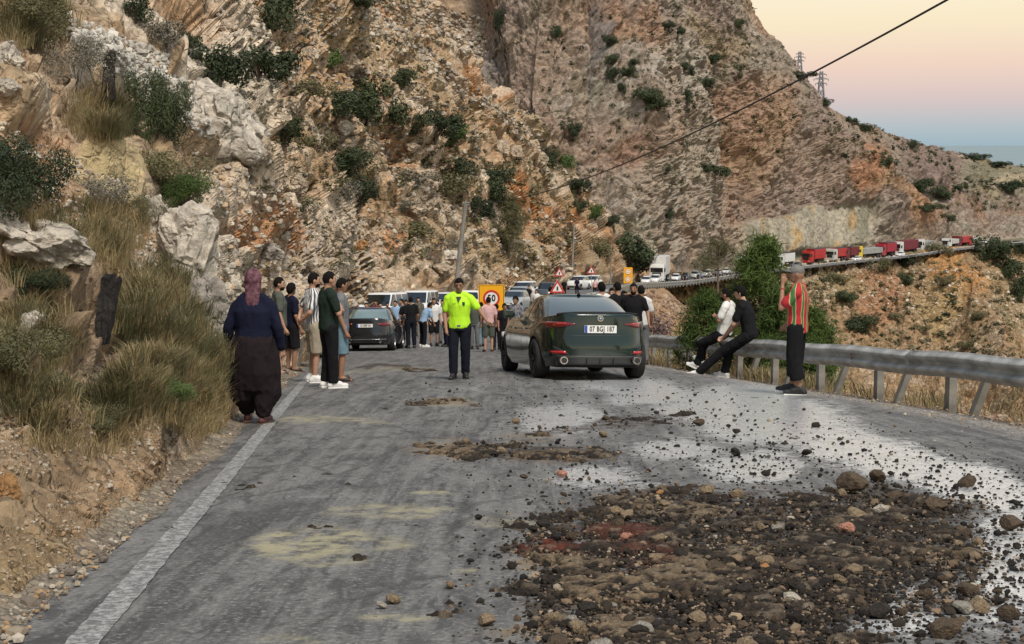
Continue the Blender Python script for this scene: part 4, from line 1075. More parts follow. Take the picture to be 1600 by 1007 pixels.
scrub('low_scrub', 'A', [(380, 0, 700, 300), (500, 150, 900, 420), (400, 250, 900, 430)], 1000, (4, 13), VM['olive'], 'low olive scrub on the rocky slope', 5)
scrub('dry_scrub', 'A', [(380, 0, 700, 300), (500, 150, 900, 420)], 500, (4, 12), VM['grey'], 'dry grey twigs on the rocky slope', 6)

# grass: curved blades joined into one object per sort
def grass(name, centers, hts, n_per, spread, mt, label, seed, lean=.5, wd=.006):
    r = np.random.default_rng(seed); m = len(centers) * n_per
    C = np.repeat(np.asarray(centers), n_per, 0); H = np.repeat(hts, n_per) * r.uniform(.45, 1.1, m); S = np.repeat(spread, n_per)
    a = r.uniform(0, 2 * PI, m); q = S * r.uniform(0, 1, m) ** .7
    B = C + np.stack([np.cos(a) * q, np.sin(a) * q, np.zeros(m)], 1)
    a2 = a + r.normal(0, .7, m); L = H * lean * r.uniform(.3, 1.3, m)
    dx, dy = np.cos(a2) * L, np.sin(a2) * L
    W = wd * (1 + B[:, 1] * .06)
    sxx, syy = -np.sin(a2 + r.normal(0, 1, m)) * W, np.cos(a2) * W
    P0 = B; P1 = B + np.stack([dx * .35, dy * .35, H * .6], 1); P2 = B + np.stack([dx, dy, H * r.uniform(.75, 1, m)], 1)
    Sv = np.stack([sxx, syy, np.zeros(m)], 1)
    V = np.stack([P0 - Sv, P0 + Sv, P1 + Sv * .7, P1 - Sv * .7, P2 + Sv * .1, P2 - Sv * .1], 1).reshape(-1, 3)
    i = np.arange(m) * 6
    Fq = np.concatenate([np.stack([i, i + 1, i + 2, i + 3], 1), np.stack([i + 3, i + 2, i + 4, i + 5], 1)])
    o = link(name, npmesh(name, V, Fq, mt, smooth=False)); tag(o, label, 'grass', kind='stuff'); return o
def tuft_pts(boxes, n, bv, seed, steep=True):
    r = np.random.default_rng(seed); C = []; D = []
    tot = sum(b[4] for b in boxes)
    for b in boxes:
        for _ in range(int(n * b[4] / tot)):
            # ellipse inside box
            a, q = r.uniform(0, 6.3), math.sqrt(r.uniform(0, 1))
            px = (b[0] + b[2]) / 2 + math.cos(a) * q * (b[2] - b[0]) / 2; py = (b[1] + b[3]) / 2 + math.sin(a) * q * (b[3] - b[1]) / 2
            p, nn, dd_ = hit(px, py, bv)
            if p is None: continue
            C.append(p[:]); D.append(p.y)
    return np.array(C), np.array(D)
C, D = tuft_pts([(170, 430, 310, 600, 3), (200, 520, 360, 650, 4), (0, 330, 110, 470, 2), (0, 470, 120, 680, 3), (160, 560, 300, 650, 2), (100, 150, 200, 225, 2), (0, 0, 120, 90, 2), (120, 330, 230, 430, 2), (200, 610, 330, 680, 1)], 620, 'A', 1)
grass('dry_grass', C, np.clip(.018 * D, .14, .42), 44, np.clip(.008 * D, .05, .2), VM['straw'], 'long straw coloured dry grass on the near bank', 1, .6, .0016)
C, D = tuft_pts([(170, 410, 330, 600, 4), (220, 540, 350, 640, 3), (0, 480, 100, 680, 3), (0, 0, 100, 80, 2), (140, 165, 210, 220, 2), (120, 590, 280, 660, 2), (60, 330, 200, 420, 1)], 700, 'A', 2)
grass('green_grass', C, np.clip(.016 * D, .12, .38), 50, np.clip(.009 * D, .06, .22), VM['olive'], 'olive green grass and weeds on the near bank', 2, .7, .0017)
C, D = tuft_pts([(300, 600, 345, 680, 2), (250, 610, 340, 690, 2), (30, 640, 200, 720, 1)], 170, 'A', 3)
grass('dry_grass', C, np.full(len(C), .16), 36, np.full(len(C), .14), VM['straw'], 'short dry grass at the foot of the bank', 3, .8, .0018)
# near bank bushes
NB = [(20, 322, 120, 125, 'dark', 'dark leafy shrub at the left border above the pale block'), (240, 215, 70, 120, 'dark', 'tall dark green shrub beside the pale crag, left'), (265, 300, 110, 80, 'olive', 'grey green weeping bush below the tall dark shrub'), (290, 320, 60, 60, 'green', 'bright green tip of bush below the tall dark shrub'),
 (230, 345, 50, 50, 'olive', 'olive bush in the rock gully left of the boulder'), (60, 470, 80, 60, 'dark', 'dark weedy bush under the overhanging pale block'), (30, 590, 110, 90, 'olive', 'olive weeds at the left border above the road bank'), (250, 625, 70, 40, 'green', 'green low bush at the bank foot behind the dark pillar'),
 (150, 670, 70, 40, 'olive', 'olive low bush below the pinkish boulder'), (120, 120, 80, 80, 'grey', 'brown dry thicket beside the charred post'), (50, 60, 110, 70, 'olive', 'grassy green thicket in the top left corner'), (190, 560, 60, 40, 'olive', 'olive bush at the foot of the lower black post'), (95, 620, 60, 40, 'olive', 'small olive bush left of the pinkish boulder'), (150, 330, 110, 70, 'grey', 'thin grey branched bush on the yellowish rock'), (330, 560, 40, 50, 'olive', 'olive bush by the big grey outcrop foot')]
for px, py, w_, h_, k_, lb in NB: bush(dense=1, px=px, py=py, wpx=w_, hpx=h_, kind=k_, label=lb, group='bushes on the near bank', which='A')
for px, py, w_, h_, k_, lb in []: bush(px, py, w_, h_, k_, lb, group='bushes on the near bank', which='A')
# behind the guardrail: dry grass and weeds
r = np.random.default_rng(9); C = []
for _ in range(420):
    y = r.uniform(13, 62); x = rx(y) + .15 + abs(r.normal(0, 1.0)); C.append((x, y, gz(rx(y), y) - (x - rx(y)) * .12 - max(0, x - rx(y) - 1.1) * .6 - .02))
C = np.array(C); far_ = C[:, 1] > 27
C = C[(far_) | (r.uniform(0, 1, len(C)) < .07)]
grass('dry_grass', C, np.clip(.012 * C[:, 1], .25, .85), 60, np.full(len(C), .3), VM['straw'], 'tall dry grass behind the guardrail', 9, .4, .0022)
C2 = C[r.uniform(0, 1, len(C)) < .4] + [.1, .2, 0]
grass('green_weeds', C2, np.full(len(C2), .35), 50, np.full(len(C2), .35), VM['olive'], 'green weeds under and behind the guardrail', 10, .7, .003)
# pines
def needle_clump(P, n, size, seed):
    r = np.random.default_rng(seed); P = np.asarray(P); k = r.integers(0, len(P), n)
    d = r.normal(size=(n, 3)) + [0, 0, .35]; d /= np.linalg.norm(d, axis=1, keepdims=True)
    B = P[k] + r.normal(0, size * .35, (n, 3)); a = np.cross(d, r.normal(size=(n, 3))); a /= np.linalg.norm(a, axis=1, keepdims=True)
    L = size * r.uniform(.6, 1.2, n)[:, None]; W = size * .045
    V = np.stack([B - a * W, B + a * W, B + a * W * .4 + d * L, B - a * W * .4 + d * L], 1)
    return V.reshape(-1, 3), np.arange(n * 4).reshape(-1, 4)
def pine(loc, h, wd, label, seed, kind='pine', nb=34, name='pine_tree', low=.12, dens_=150, needle=.28, cat='pine tree', group=None):
    rr = random.Random(seed); root = empty(name, loc, 0, label, cat, group)
    tr = [(0, 0, -.3)] + [(rr.uniform(-.04, .04) * h * k / 4, rr.uniform(-.04, .04) * h * k / 4, h * k / 4) for k in range(1, 5)]
    V, Fq = tube(tr, [h * .022 * (1 - .8 * k / 4) + .01 for k in range(5)], 8); parts = [(V, Fq)]; tips = []
    for i in range(nb):
        u = low + (1 - low) * (i / nb) ** .9; z = h * u; a = rr.uniform(0, 6.3)
        L = wd / 2 * (1.05 - u) ** .6 * rr.uniform(.65, 1.15) * (1 if u > .2 else .85)
        e = Vector((math.cos(a) * L, math.sin(a) * L, z + L * rr.uniform(.15, .5))); s = Vector((0, 0, z))
        mid = s.lerp(e, .5) + Vector((0, 0, -L * .06))
        parts.append(tube([s, mid, e], [h * .006 + .006, h * .004 + .004, .004], 5))
        for t in (.45, .65, .82, 1.0):
            q = s.lerp(e, t)
            for _ in range(3): tips.append((q.x + rr.gauss(0, L * .14), q.y + rr.gauss(0, L * .14), q.z + rr.gauss(0, L * .09)))
    V, Fq = joinvf(parts); link('trunk', npmesh('trunk', V, Fq, M_BARK), root)
    V, Fq = needle_clump(tips, int(nb * dens_), needle, seed); link('crown', npmesh('crown', V, Fq, VM[kind], smooth=False), root)
    return root
def railpt(px, off, y0, dz=0):
    """a spot beyond the guardrail at column px"""
    return Vector(((px - 800) / F * y0, y0, gz(rx(y0), y0) - max(0, (px - 800) / F * y0 - rx(y0)) * .12 - max(0, (px - 800) / F * y0 - rx(y0) - 1.1) * .6 + dz))
pine(railpt(1190, 0, 31), 2.95, 2.2, 'young bright green pine standing behind the two men on the guardrail', 5, needle=.20, dens_=230, nb=40)
pine(railpt(1112, 0, 33), 1.75, 1.9, 'low bushy young pine left of the man in the white tee', 6, name='pine_sapling', low=.02, needle=.18, nb=44, dens_=200)
pine(railpt(1268, 0, 29.5), 1.7, 1.7, 'low bushy young pine directly behind the capped man', 7, name='pine_sapling', low=.02, needle=.18, nb=44, dens_=220)
pine(railpt(1222, 0, 30.5), 1.9, 1.7, 'bushy young pine between the seated men and the capped man', 8, name='pine_sapling', low=.02, needle=.18, nb=46, dens_=210)
p_, n_, _ = hit(795, 408, 'A')
pine(p_, 11 * p_.y / 260, 5.5, 'dark pine on the slope right of the leaning utility pole', 9, kind='olive', needle=.6, nb=40, dens_=120)
# umbrella like tree beyond the rail, and dark tree near the works sign
p_ = pt(1121, 468, 62)
pine(p_, 2.4, 2.9, 'thin dark stemmed tree with a flat loose crown beyond the guardrail', 10, kind='olive', name='thin_tree', low=.45, needle=.2, nb=26, dens_=90, cat='tree')
def oleander(loc, w_, h_, kind, label, seed, name='oleander_bush'):
    root = empty(name, loc, 0, label, 'bush'); r = np.random.default_rng(seed); n = 16
    ce = np.stack([r.uniform(-.5, .5, n) * w_, r.uniform(-.4, .4, n) * w_, r.uniform(.2, .85, n) * h_], 1); ra = r.uniform(.14, .26, n) * w_
    V, Fq = leaf_cloud(ce, ra, 5200, .035 * w_ ** .5, seed, shell=.3); link('foliage', npmesh('foliage', V, Fq, VM[kind], smooth=False), root)
    V, Fq = stems(seed, h_ * .9, w_ * .4, 10, .02); link('stem', npmesh('stem', V, Fq, M_BARK), root)
oleander(railpt(1022, 0, 44, -.1), 1.7, 1.5, 'pink', 'dusty pinkish brown oleander bush behind the men at the sedan', 31)
oleander(railpt(1052, 0, 42, -.3), 1.0, 1.1, 'green', 'green bush growing right of the oleander', 32, 'green_bush')
# bare tree and fallen branches
def bare_tree(px, py, hpx, label, seed, name='dead_tree'):
    p, n, _ = hit(px, py, 'A'); h = hpx / F * p.y; rr = random.Random(seed)
    root = empty(name, p, 0, label, 'dead tree'); parts = []
    def br(s, dr, L, rad, lv):
        e = s + dr * L; m = s.lerp(e, .5) + Vector((rr.gauss(0, L * .06), rr.gauss(0, L * .06), 0))
        parts.append(tube([s, m, e], [rad, rad * .8, rad * .5], 5))
        if lv == 0: return
        for _ in range(3 if lv > 1 else 3):
            nd = (dr + Vector((rr.gauss(0, .6), rr.gauss(0, .6), rr.gauss(0, .35)))).normalized()
            br(s.lerp(e, rr.uniform(.4, 1)), nd, L * rr.uniform(.5, .75), rad * .55, lv - 1)
    br(Vector((0, 0, -.3)), Vector((.05, 0, 1)), h * .5, h * .022, 4)
    V, Fq = joinvf(parts); link('branches', npmesh('branches', V, Fq, mat('dead_wood', (.42, .40, .37), .9, var=.2)), root)
bare_tree(603, 245, 84, 'bare white dead tree in front of the largest dark shrub', 3)
bare_tree(588, 300, 40, 'small bare grey dead shrub below the dead tree', 8)
bare_tree(105, 175, 70, 'thin leafless branch leaning over the orange rocks, far left', 9)
# loose rocks on the slopes: the big ones as things
IC5, IF5 = ico(5)
def boulder_shape(seed):
    P = stone_shape(IC5, seed, .6)
    f1, f2, vl, tl = worley(P * 1.7 + seed, seed)
    n = P / np.linalg.norm(P, axis=1, keepdims=True)
    e = sstep(0, .12, f2 - f1)
    return P + n * (e * (vl * .16 + tl * .14) - .06 + fbm(P * 5 + seed, 5, seed, gain=.6) * .075)[:, None]
def rockmesh(i, k):
    key = ('R', i, k)
    if key not in STM: STM[key] = npmesh('boulder', boulder_shape(400 + i), IF5, M_BOULD, smooth=False, col=np.array(BCOL[k]) * (1 + .3 * fbm(IC5 * 2 + i, 4, 500 + i))[:, None])
    return STM[key]
RM = {}
M_BOULD = rock_mat('boulder_rock', 4.5, 1.5, .14)
BCOL = {'white': (.54, .49, .41), 'pale': (.44, .36, .27), 'pink': (.31, .235, .19), 'grey': (.34, .31, .27), 'orange': (.42, .24, .11)}
def rm_(k):
    return M_BOULD
def rm_old(k):
    if k not in RM:
        RM[k] = mat('boulder_' + k, {'white': (.56, .52, .44), 'pale': (.50, .43, .33), 'pink': (.36, .27, .22), 'grey': (.40, .37, .33), 'orange': (.46, .25, .10)}[k], .92, var=.35, scale=2.2, bump=1.0, bscale=5)
    return RM[k]
def boulder(px, py, wpx, hpx, k, label, i=None, rot=0, tilt=0, which='A', group=None, depth=1.0):
    p, n, _ = hit(px, py, which)
    if p is None: return
    s = wpx / 2 / F * p.y * 1.12; sz = hpx / 2 / F * p.y * 1.12
    o = link('boulder', rockmesh(i if i is not None else random.randrange(6), k)); o.scale = (s, s * depth, sz)
    o.location = p; o.rotation_euler = (random.uniform(-.2, .2), tilt, rot)
    tag(o, label, 'boulder', group)
boulder(75, 385, 130, 72, 'white', 'large pale block overhanging the bank at the far left', 0, .1, .35)
boulder(15, 350, 90, 40, 'white', 'pale slab behind the overhanging block', 3, .1, .5)
boulder(168, 578, 90, 62, 'pink', 'pinkish boulder on the bank above the road', 1, .2, .35)
boulder(50, 520, 48, 62, 'white', 'pale upright rock on the bank left of the pinkish boulder', 2, .6, .6)
boulder(15, 98, 50, 50, 'white', 'white rock at the left border near the top', 4, .2, .2)
boulder(8, 135, 40, 26, 'white', 'smaller white rock just below it at the left border', 5, .2, .2)
boulder(8, 770, 46, 70, 'orange', 'orange brown boulder at the left border beside the road', 1, .2, 0)
boulder(300, 88, 34, 18, 'grey', 'grey tilted slab on the ridge between two shrubs', 2, .2, -.3)
boulder(345, 200, 150, 135, 'white', 'big pale crag with cracked face on the ridge', 3, .9, .5, depth=.8)
boulder(395, 240, 46, 70, 'pale', 'cracked pale block at the right end of the crag', 5, .3, .4)
boulder(330, 500, 60, 130, 'grey', 'grey pointed outcrop behind the woman, left', 2, .3, -.1)
boulder(292, 415, 96, 175, 'white', 'tall pale outcrop face above the grasses', 0, .8, .15)
boulder(245, 345, 46, 60, 'white', 'pale boulder high in the gully, left', 4, .1, .2)
for i, (px, py, wp, hp, k, lb) in enumerate([(360, 42, 36, 28, 'pale', 'rounded pale boulder at the top between shrubs'), (480, 88, 26, 20, 'pale', 'pale boulder left of the green slope shrub'), (540, 100, 44, 26, 'pale', 'pale flat boulder in the upper slope'), (535, 200, 30, 24, 'white', 'white boulder below the long shrub belt'),
  (420, 400, 44, 34, 'grey', 'grey block behind the woman and the men'), (560, 385, 34, 40, 'orange', 'orange block above the vans'), (520, 370, 40, 40, 'pale', 'pale block left of the orange one'), (650, 330, 34, 20, 'pale', 'pale boulder above the vans'), (785, 235, 22, 30, 'pale', 'upright pale rock on the spur'), (805, 240, 22, 24, 'pale', 'second upright pale rock on the spur'),
  (845, 250, 22, 22, 'pale', 'pale rock near the spur edge'), (725, 80, 20, 14, 'white', 'white rock near the spur crest'), (640, 230, 26, 16, 'pale', 'pale rock right of the bare tree'), (460, 290, 40, 34, 'pale', 'pale block in the mid slope left'), (500, 440, 46, 40, 'pale', 'pale block behind the striped shirt'), (400, 445, 50, 30, 'pale', 'pale slab above the bearded man'), (700, 400, 34, 16, 'white', 'white rock left of the leaning pole'), (690, 420, 30, 16, 'pale', 'pale rock above the parked cars'), (860, 390, 20, 14, 'pale', 'pale rock at the spur foot')]):
    boulder(px, py, wp, hp, k, lb, group='pale boulders on the hillside', which='AB')
# rubble on the slopes
def rubble(name, bv, boxes, n, size, pal, label, seed):
    r = np.random.default_rng(seed); P = []; S = []
    for _ in range(n):
        b = boxes[r.integers(len(boxes))]
        px = r.uniform(b[0], b[2]); py = b[1] + (b[3] - b[1]) * ((px - b[0]) / (b[2] - b[0])) + r.uniform(-b[4], b[4])
        p, nn, _ = hit(px, py, bv)
        if p is None: continue
        P.append(p[:]); S.append(p.y / F * size * min(2.4, math.exp(r.normal(0, .5))))
    P = np.array(P); S = np.array(S)
    stuff_stones(name, P, S, np.array(pal)[r.integers(0, len(pal), len(P))] * r.uniform(.8, 1.15, (len(P), 1)), IC1, IF1, M_CRUMB, label, 'rubble', seed, sink=.1)
RP = [(.42, .39, .33), (.50, .46, .38), (.36, .31, .25), (.42, .31, .20), (.30, .26, .22)]
rubble('rubble', 'A', [(60, 20, 260, 110, 22), (130, 60, 420, 230, 26), (200, 110, 330, 190, 30)], 1700, 4.6, [(.46, .44, .39), (.54, .51, .45), (.38, .36, .32)], 'pale grey broken stones covering the upper left ridge', 1)
rubble('rubble', 'AB', [(340, 10, 760, 330, 60), (430, 0, 700, 150, 60), (450, 130, 900, 400, 60), (560, 10, 860, 240, 16), (400, 330, 900, 430, 40), (560, 0, 760, 60, 30)], 5200, 2.6, RP, 'broken stones strewn down the rocky slope', 2)
rubble('rubble', 'A', [(300, 300, 600, 430, 70), (0, 250, 330, 420, 60), (300, 430, 560, 480, 40)], 2300, 3.6, RP, 'angular stones on the lower rocky slope', 3)
rubble('bank_stones', 'A', [(0, 900, 320, 690, 60), (0, 700, 250, 640, 60)], 1500, 2.6, [(.33, .27, .19), (.26, .20, .14), (.40, .36, .29), (.30, .2, .12)], 'earth crumbs and stones on the near dirt bank', 6)
rubble('rubble', 'C', [(1230, 412, 1400, 402, 10), (1250, 430, 1600, 470, 40)], 1500, 2.0, [(.46, .38, .3), (.52, .45, .36), (.36, .29, .2)], 'pale rubble tipped below the far road', 4)
rubble('rubble', 'D', [(1330, 590, 1620, 660, 25), (1430, 620, 1620, 665, 20), (1000, 470, 1150, 500, 18)], 1400, 3.2, [(.25, .17, .12), (.34, .26, .19), (.2, .13, .09)], 'earthy rubble behind the guardrail', 5)
# ------------------------------------------------------------ generic builders
def rbox(name, sx_, sy_, sz_, m, parent=None, loc=(0, 0, 0), rot=(0, 0, 0), bev=.01, seg=2):
    bm = bmesh.new(); bmesh.ops.create_cube(bm, size=1); bmesh.ops.scale(bm, vec=(sx_, sy_, sz_), verts=bm.verts)
    if bev > 0: bmesh.ops.bevel(bm, geom=bm.edges[:], offset=min(bev, min(sx_, sy_, sz_) * .45), segments=seg, profile=.7, affect='EDGES')
    me = bpy.data.meshes.new(name); bm.to_mesh(me); bm.free(); me.materials.append(m)
    o = link(name, me, parent); o.location = loc; o.rotation_euler = rot; return o
def cyl(name, r0, r1, h, m, parent=None, loc=(0, 0, 0), rot=(0, 0, 0), n=16, bev=0, smooth=True):
    bm = bmesh.new(); bmesh.ops.create_cone(bm, cap_ends=True, segments=n, radius1=r0, radius2=r1, depth=h)
    if bev: bmesh.ops.bevel(bm, geom=[e for e in bm.edges if len(e.link_faces) == 2 and any(len(f.verts) > 4 for f in e.link_faces)], offset=bev, segments=2, affect='EDGES')
    me = bpy.data.meshes.new(name); bm.to_mesh(me); bm.free(); me.materials.append(m)
    if smooth:
        for p in me.polygons: p.use_smooth = len(p.vertices) < 8
    o = link(name, me, parent); o.location = loc; o.rotation_euler = rot; return o
def flatpoly(name, pts2, depth, m, parent=None, loc=(0, 0, 0), rot=(0, 0, 0)):
    """prism in local XZ, thickness along Y"""
    bm = bmesh.new(); vs_ = [bm.verts.new((x, 0, z)) for x, z in pts2]; f = bm.faces.new(vs_)
    ex = bmesh.ops.extrude_face_region(bm, geom=[f]); bmesh.ops.translate(bm, verts=[v for v in ex['geom'] if isinstance(v, bmesh.types.BMVert)], vec=(0, depth, 0))
    bmesh.ops.recalc_face_normals(bm, faces=bm.faces)
    me = bpy.data.meshes.new(name); bm.to_mesh(me); bm.free(); me.materials.append(m)
    o = link(name, me, parent); o.location = loc; o.rotation_euler = rot; return o
def text(name, s, size, m, parent=None, loc=(0, 0, 0), rot=(PI / 2, 0, 0), ext=.002, sx_=1, bold=0):
    cu = bpy.data.curves.new(name, 'FONT'); cu.body = s; cu.size = size; cu.extrude = ext; cu.align_x = 'CENTER'; cu.align_y = 'CENTER'; cu.space_character = 1.1; cu.offset = bold
    to = bpy.data.objects.new('t', cu); COL.objects.link(to)
    bpy.context.view_layer.update()
    me = bpy.data.meshes.new_from_object(to.evaluated_get(bpy.context.evaluated_depsgraph_get())); me.name = name
    bpy.data.objects.remove(to)
    me.materials.clear(); me.materials.append(m)
    o = link(name, me, parent); o.location = loc; o.rotation_euler = rot; o.scale = (sx_, 1, 1); return o
def ring2(r, n=28, cx_=0, cz_=0): return [(cx_ + r * math.cos(2 * PI * k / n), cz_ + r * math.sin(2 * PI * k / n)) for k in range(n)]

# ------------------------------------------------------------ guardrail
M_GALV = mat('galvanised_steel', (.40, .40, .38), .5, metal=.35, var=.4, scale=3.5, bump=.12, bscale=4)
M_GALVD = mat('galvanised_post', (.27, .26, .23), .65, metal=.35, var=.3, scale=4, bump=.3, bscale=12)
gr = empty('guardrail', (rx(20), 20, gz(rx(20), 20)), 0, 'long grey steel guardrail with posts along the right road edge', 'guardrail')
bpy.context.view_layer.update()
def world_child(name, V, Fq, m, parent, smooth=True):
    V = np.asarray(V) - np.array(parent.location[:])
    return link(name, npmesh(name, V, Fq, m, smooth=smooth), parent)
prof = []   # W profile (toward road = negative)
for k in range(29):
    t = k / 28; z = .35 * (t - .5)
    a = .042 * math.cos(4 * PI * t)            # two bulges
    prof.append((-.045 + a * 1.0, z))
prof = [(p[0] if 0 < i < 28 else p[0] + .0, p[1]) for i, p in enumerate(prof)]
ry_ = np.array([y for y in np.arange(1.0, 70, .5)])
HB = .64
py_list = []
yp = 2.6
while yp < 62: py_list.append(yp); yp += 2.45 if yp < 40 else 4.0
sec_edges = np.arange(1.0, 66, 4.9)
for s0 in sec_edges:
    s1 = s0 + 5.15; ys_ = np.linspace(s0, s1, 12)
    X_ = rx(ys_); Z_ = gz(X_, ys_) + HB + .012 * np.sin(ys_ * 1.7)
    tg_ = np.gradient(np.stack([X_, ys_], 1), axis=0); tg_ /= np.linalg.norm(tg_, axis=1, keepdims=True)
    nx, ny = tg_[:, 1], -tg_[:, 0]
    V = []
    for q, (o_, z) in enumerate(prof):
        oo = o_ - (.006 if int(round((s0 - 1) / 4.9)) % 2 else 0)
        V.append(np.stack([X_ + nx * oo, ys_ + ny * oo, Z_ + z], -1))
    V = np.stack(V, 1)
    ob = world_child('rail_beam', V, grid_faces(12, len(prof)), M_GALV, gr)
    md = ob.modifiers.new('s', 'SOLIDIFY'); md.thickness = .004
    # splice bolts
    bp_ = []
    for dz_ in (-.10, .0, .10):
        i = 0; c0 = np.array([X_[i] - .05 * nx[i] - .045, ys_[i] + .12, Z_[i] + dz_]); v, f = ico(1); bp_.append((v * .013 + c0, f))
    V, Fq = joinvf(bp_); world_child('bolt', V, Fq, mat('bolt_dark', (.10, .09, .08), .6), gr)
def hprof(w_, d_, t=.012):
    return [(-w_, -d_), (w_, -d_), (w_, -d_ + t), (-w_ + t, -d_ + t), (-w_ + t, d_ - t), (w_, d_ - t), (w_, d_), (-w_, d_)]
def post_mesh(h, w_=.05, d_=.06):
    P = hprof(w_, d_); n = len(P)
    V = [(x, y, z) for z in (0, h) for x, y in P]
    F_ = [(i, (i + 1) % n, n + (i + 1) % n, n + i) for i in range(n)]
    return np.array(V, float), np.array(F_)
PV, PF = post_mesh(1.02, .055, .07)
pm = npmesh('post', PV, PF, M_GALVD, smooth=False); bmv, bmf = post_mesh(1.05, .045, .055)
bm_ = npmesh('brace', bmv, bmf, M_GALVD, smooth=False)
sp_ = None
for i, y in enumerate(py_list):
    x = rx(y) + .10; z = gz(rx(y), y)
    o = link('post', pm, gr); o.location = Vector((x, y, z - .3)) - gr.location; o.rotation_euler = (0, random.uniform(-.02, .02), .15)
    if 8 < y < 40:
        o = link('brace', bm_, gr); o.location = Vector((x + .0, y - .55, z - .36)) - gr.location; o.rotation_euler = (.18 + random.uniform(-.05, .05), .26 + random.uniform(-.05, .05), .15)
rb = cyl('reflector', .045, .045, .006, mat('faded_red_reflector', (.25, .07, .07), .5), gr, rot=(0, PI / 2, 0), n=12)
rb.location = Vector((rx(22.9) - .065, 22.9, gz(rx(22.9), 22.9) + HB)) - gr.location; rb.scale = (1.4, .7, 1)
# guardrail and barrier along the far bend
pr = far[(far[:, 1] > 95)]; tgf = np.gradient(pr, axis=0)[:, :2]; tgf /= np.linalg.norm(tgf, axis=1, keepdims=True); nf = np.stack([tgf[:, 1], -tgf[:, 0]], 1)
gf = empty('guardrail', pr[0], 0, 'distant grey guardrail following the outer edge of the far road', 'guardrail')
V = []
for (o_, z) in ((5.1, .46), (5.02, .54), (5.1, .62), (5.02, .70), (5.1, .78), (5.16, .78), (5.16, .46)):
    V.append(np.concatenate([pr[:, :2] + nf * o_, pr[:, 2:] + z], 1))
world_child('rail_beam', np.stack(V, 1), grid_faces(len(pr), 7, wrap_v=True), mat('galvanised_far', (.42, .42, .41), .6, metal=.2), gf)
fp = npmesh('post', PV * [2, 2, 1], PF, M_GALVD, smooth=False)
acc = 0
for i in range(1, len(pr)):
    acc += np.linalg.norm(pr[i] - pr[i - 1])
    if acc > 4:
        acc = 0; o = link('post', fp, gf); o.location = Vector((pr[i, 0] + nf[i, 0] * 5.25, pr[i, 1] + nf[i, 1] * 5.25, pr[i, 2] - .25)) - gf.location

# ------------------------------------------------------------ poles, cable, pylons, posts
M_POLE = mat('weathered_pole', (.25, .235, .21), .85, var=.25, scale=2, bump=.4, bscale=12)
def pole(px0, py0, px1, py1, d, r0, r1, label, bv=None, name='utility_pole'):
    a = pt(px0, py0, d); b = pt(px1, py1, d)
    root = empty(name, a, 0, label, 'pole')
    V, Fq = tube([Vector((0, 0, -.5)), (b - a) * .5, b - a], [r0, (r0 + r1) / 2, r1], 10)
    link('shaft', npmesh('shaft', V, Fq, M_POLE), root)
    ax = (b - a)
    for k in (-.18, .18):
        cyl('insulator', .035, .05, .14, mat('insulator', (.35, .33, .30), .4), root, loc=ax + Vector((k, 0, -.12)), n=8)
    rbox('cap', .5, .06, .06, M_POLE, root, loc=ax + Vector((0, 0, -.22)), bev=.01)
    return a, b
a1, b1 = pole(711, 458, 728, 315, 96, .19, .13, 'leaning weathered utility pole behind the parked cars')
a2, b2 = pole(893, 446, 897, 352, 215, .19, .13, 'slim utility pole beside the white cars further down')
a3, b3 = pole(954, 440, 955, 385, 250, .14, .11, 'thin farthest pole left of the yellow works sign')
def cable(name, p0, p1, sag, r, label, n=60):
    P = [p0.lerp(p1, t) - Vector((0, 0, sag * 4 * t * (1 - t))) for t in np.linspace(0, 1, n)]
    V, Fq = tube(P, [r] * n, 6)
    o = link(name, npmesh(name, V, Fq, mat('black_cable', (.02, .02, .02), .6))); tag(o, label, 'cable')
pn = pt(1640, -90, 24)
A_ = b1; 
cable('overhead_cable', pt(728, 318, 96), pn, 1.15, .022, 'thick black cable hanging across the mountain to the upper right')
cable('overhead_cable', pt(728, 318, 96), pt(896, 356, 215), .8, .02, 'thin cable running from the leaning pole to the farther pole')
M_LAT = mat('pylon_steel', (.33, .33, .35), .6, metal=.3)
def pylon(px, py0, py1, d, label):
    root = empty('pylon', pt(px, py0, d), 0, label, 'pylon'); H = (py0 - py1) / F * d; W = H * .2; parts = []
    def bar(a, b, r=.2): parts.append(tube([a, b], [r, r], 4))
    lv = [0, .3, .55, .75, .88, 1.0]; wd = [W * (1 - .86 * l ** .8) / 2 + .25 for l in lv]
    for i in range(5):
        z0, z1, w0, w1 = H * lv[i], H * lv[i + 1], wd[i], wd[i + 1]
        c0 = [(-w0, -w0, z0), (w0, -w0, z0), (w0, w0, z0), (-w0, w0, z0)]; c1 = [(-w1, -w1, z1), (w1, -w1, z1), (w1, w1, z1), (-w1, w1, z1)]
        for k in range(4): bar(c0[k], c1[k]); bar(c0[k], c1[(k + 1) % 4], .15); bar(c0[(k + 1) % 4], c1[k], .15)
    V, Fq = joinvf(parts); link('lattice', npmesh('lattice', V, Fq, M_LAT), root)
    for l, ww in ((.68, .30), (.80, .38), (.92, .26)):
        parts = []; z = H * l; a = H * ww / 2
        for s in (-1, 1):
            parts.append(tube([(0, 0, z), (s * a, 0, z)], [.2, .15], 4)); parts.append(tube([(0, 0, z + H * .05), (s * a, 0, z)], [.15, .12], 4)); parts.append(tube([(s * a, 0, z), (s * a, 0, z - H * .05)], [.16, .16], 4))
        V, Fq = joinvf(parts); link('crossarm', npmesh('crossarm', V, Fq, M_LAT), root)
pylon(1282, 172, 113, 640, 'nearer lattice power pylon on the skyline')
pylon(1249, 125, 82, 760, 'farther, smaller lattice pylon half hidden by the skyline')
M_CHAR = mat('charred_wood', (.022, .019, .018), .9, var=.6, scale=5, bump=1.0, bscale=22)
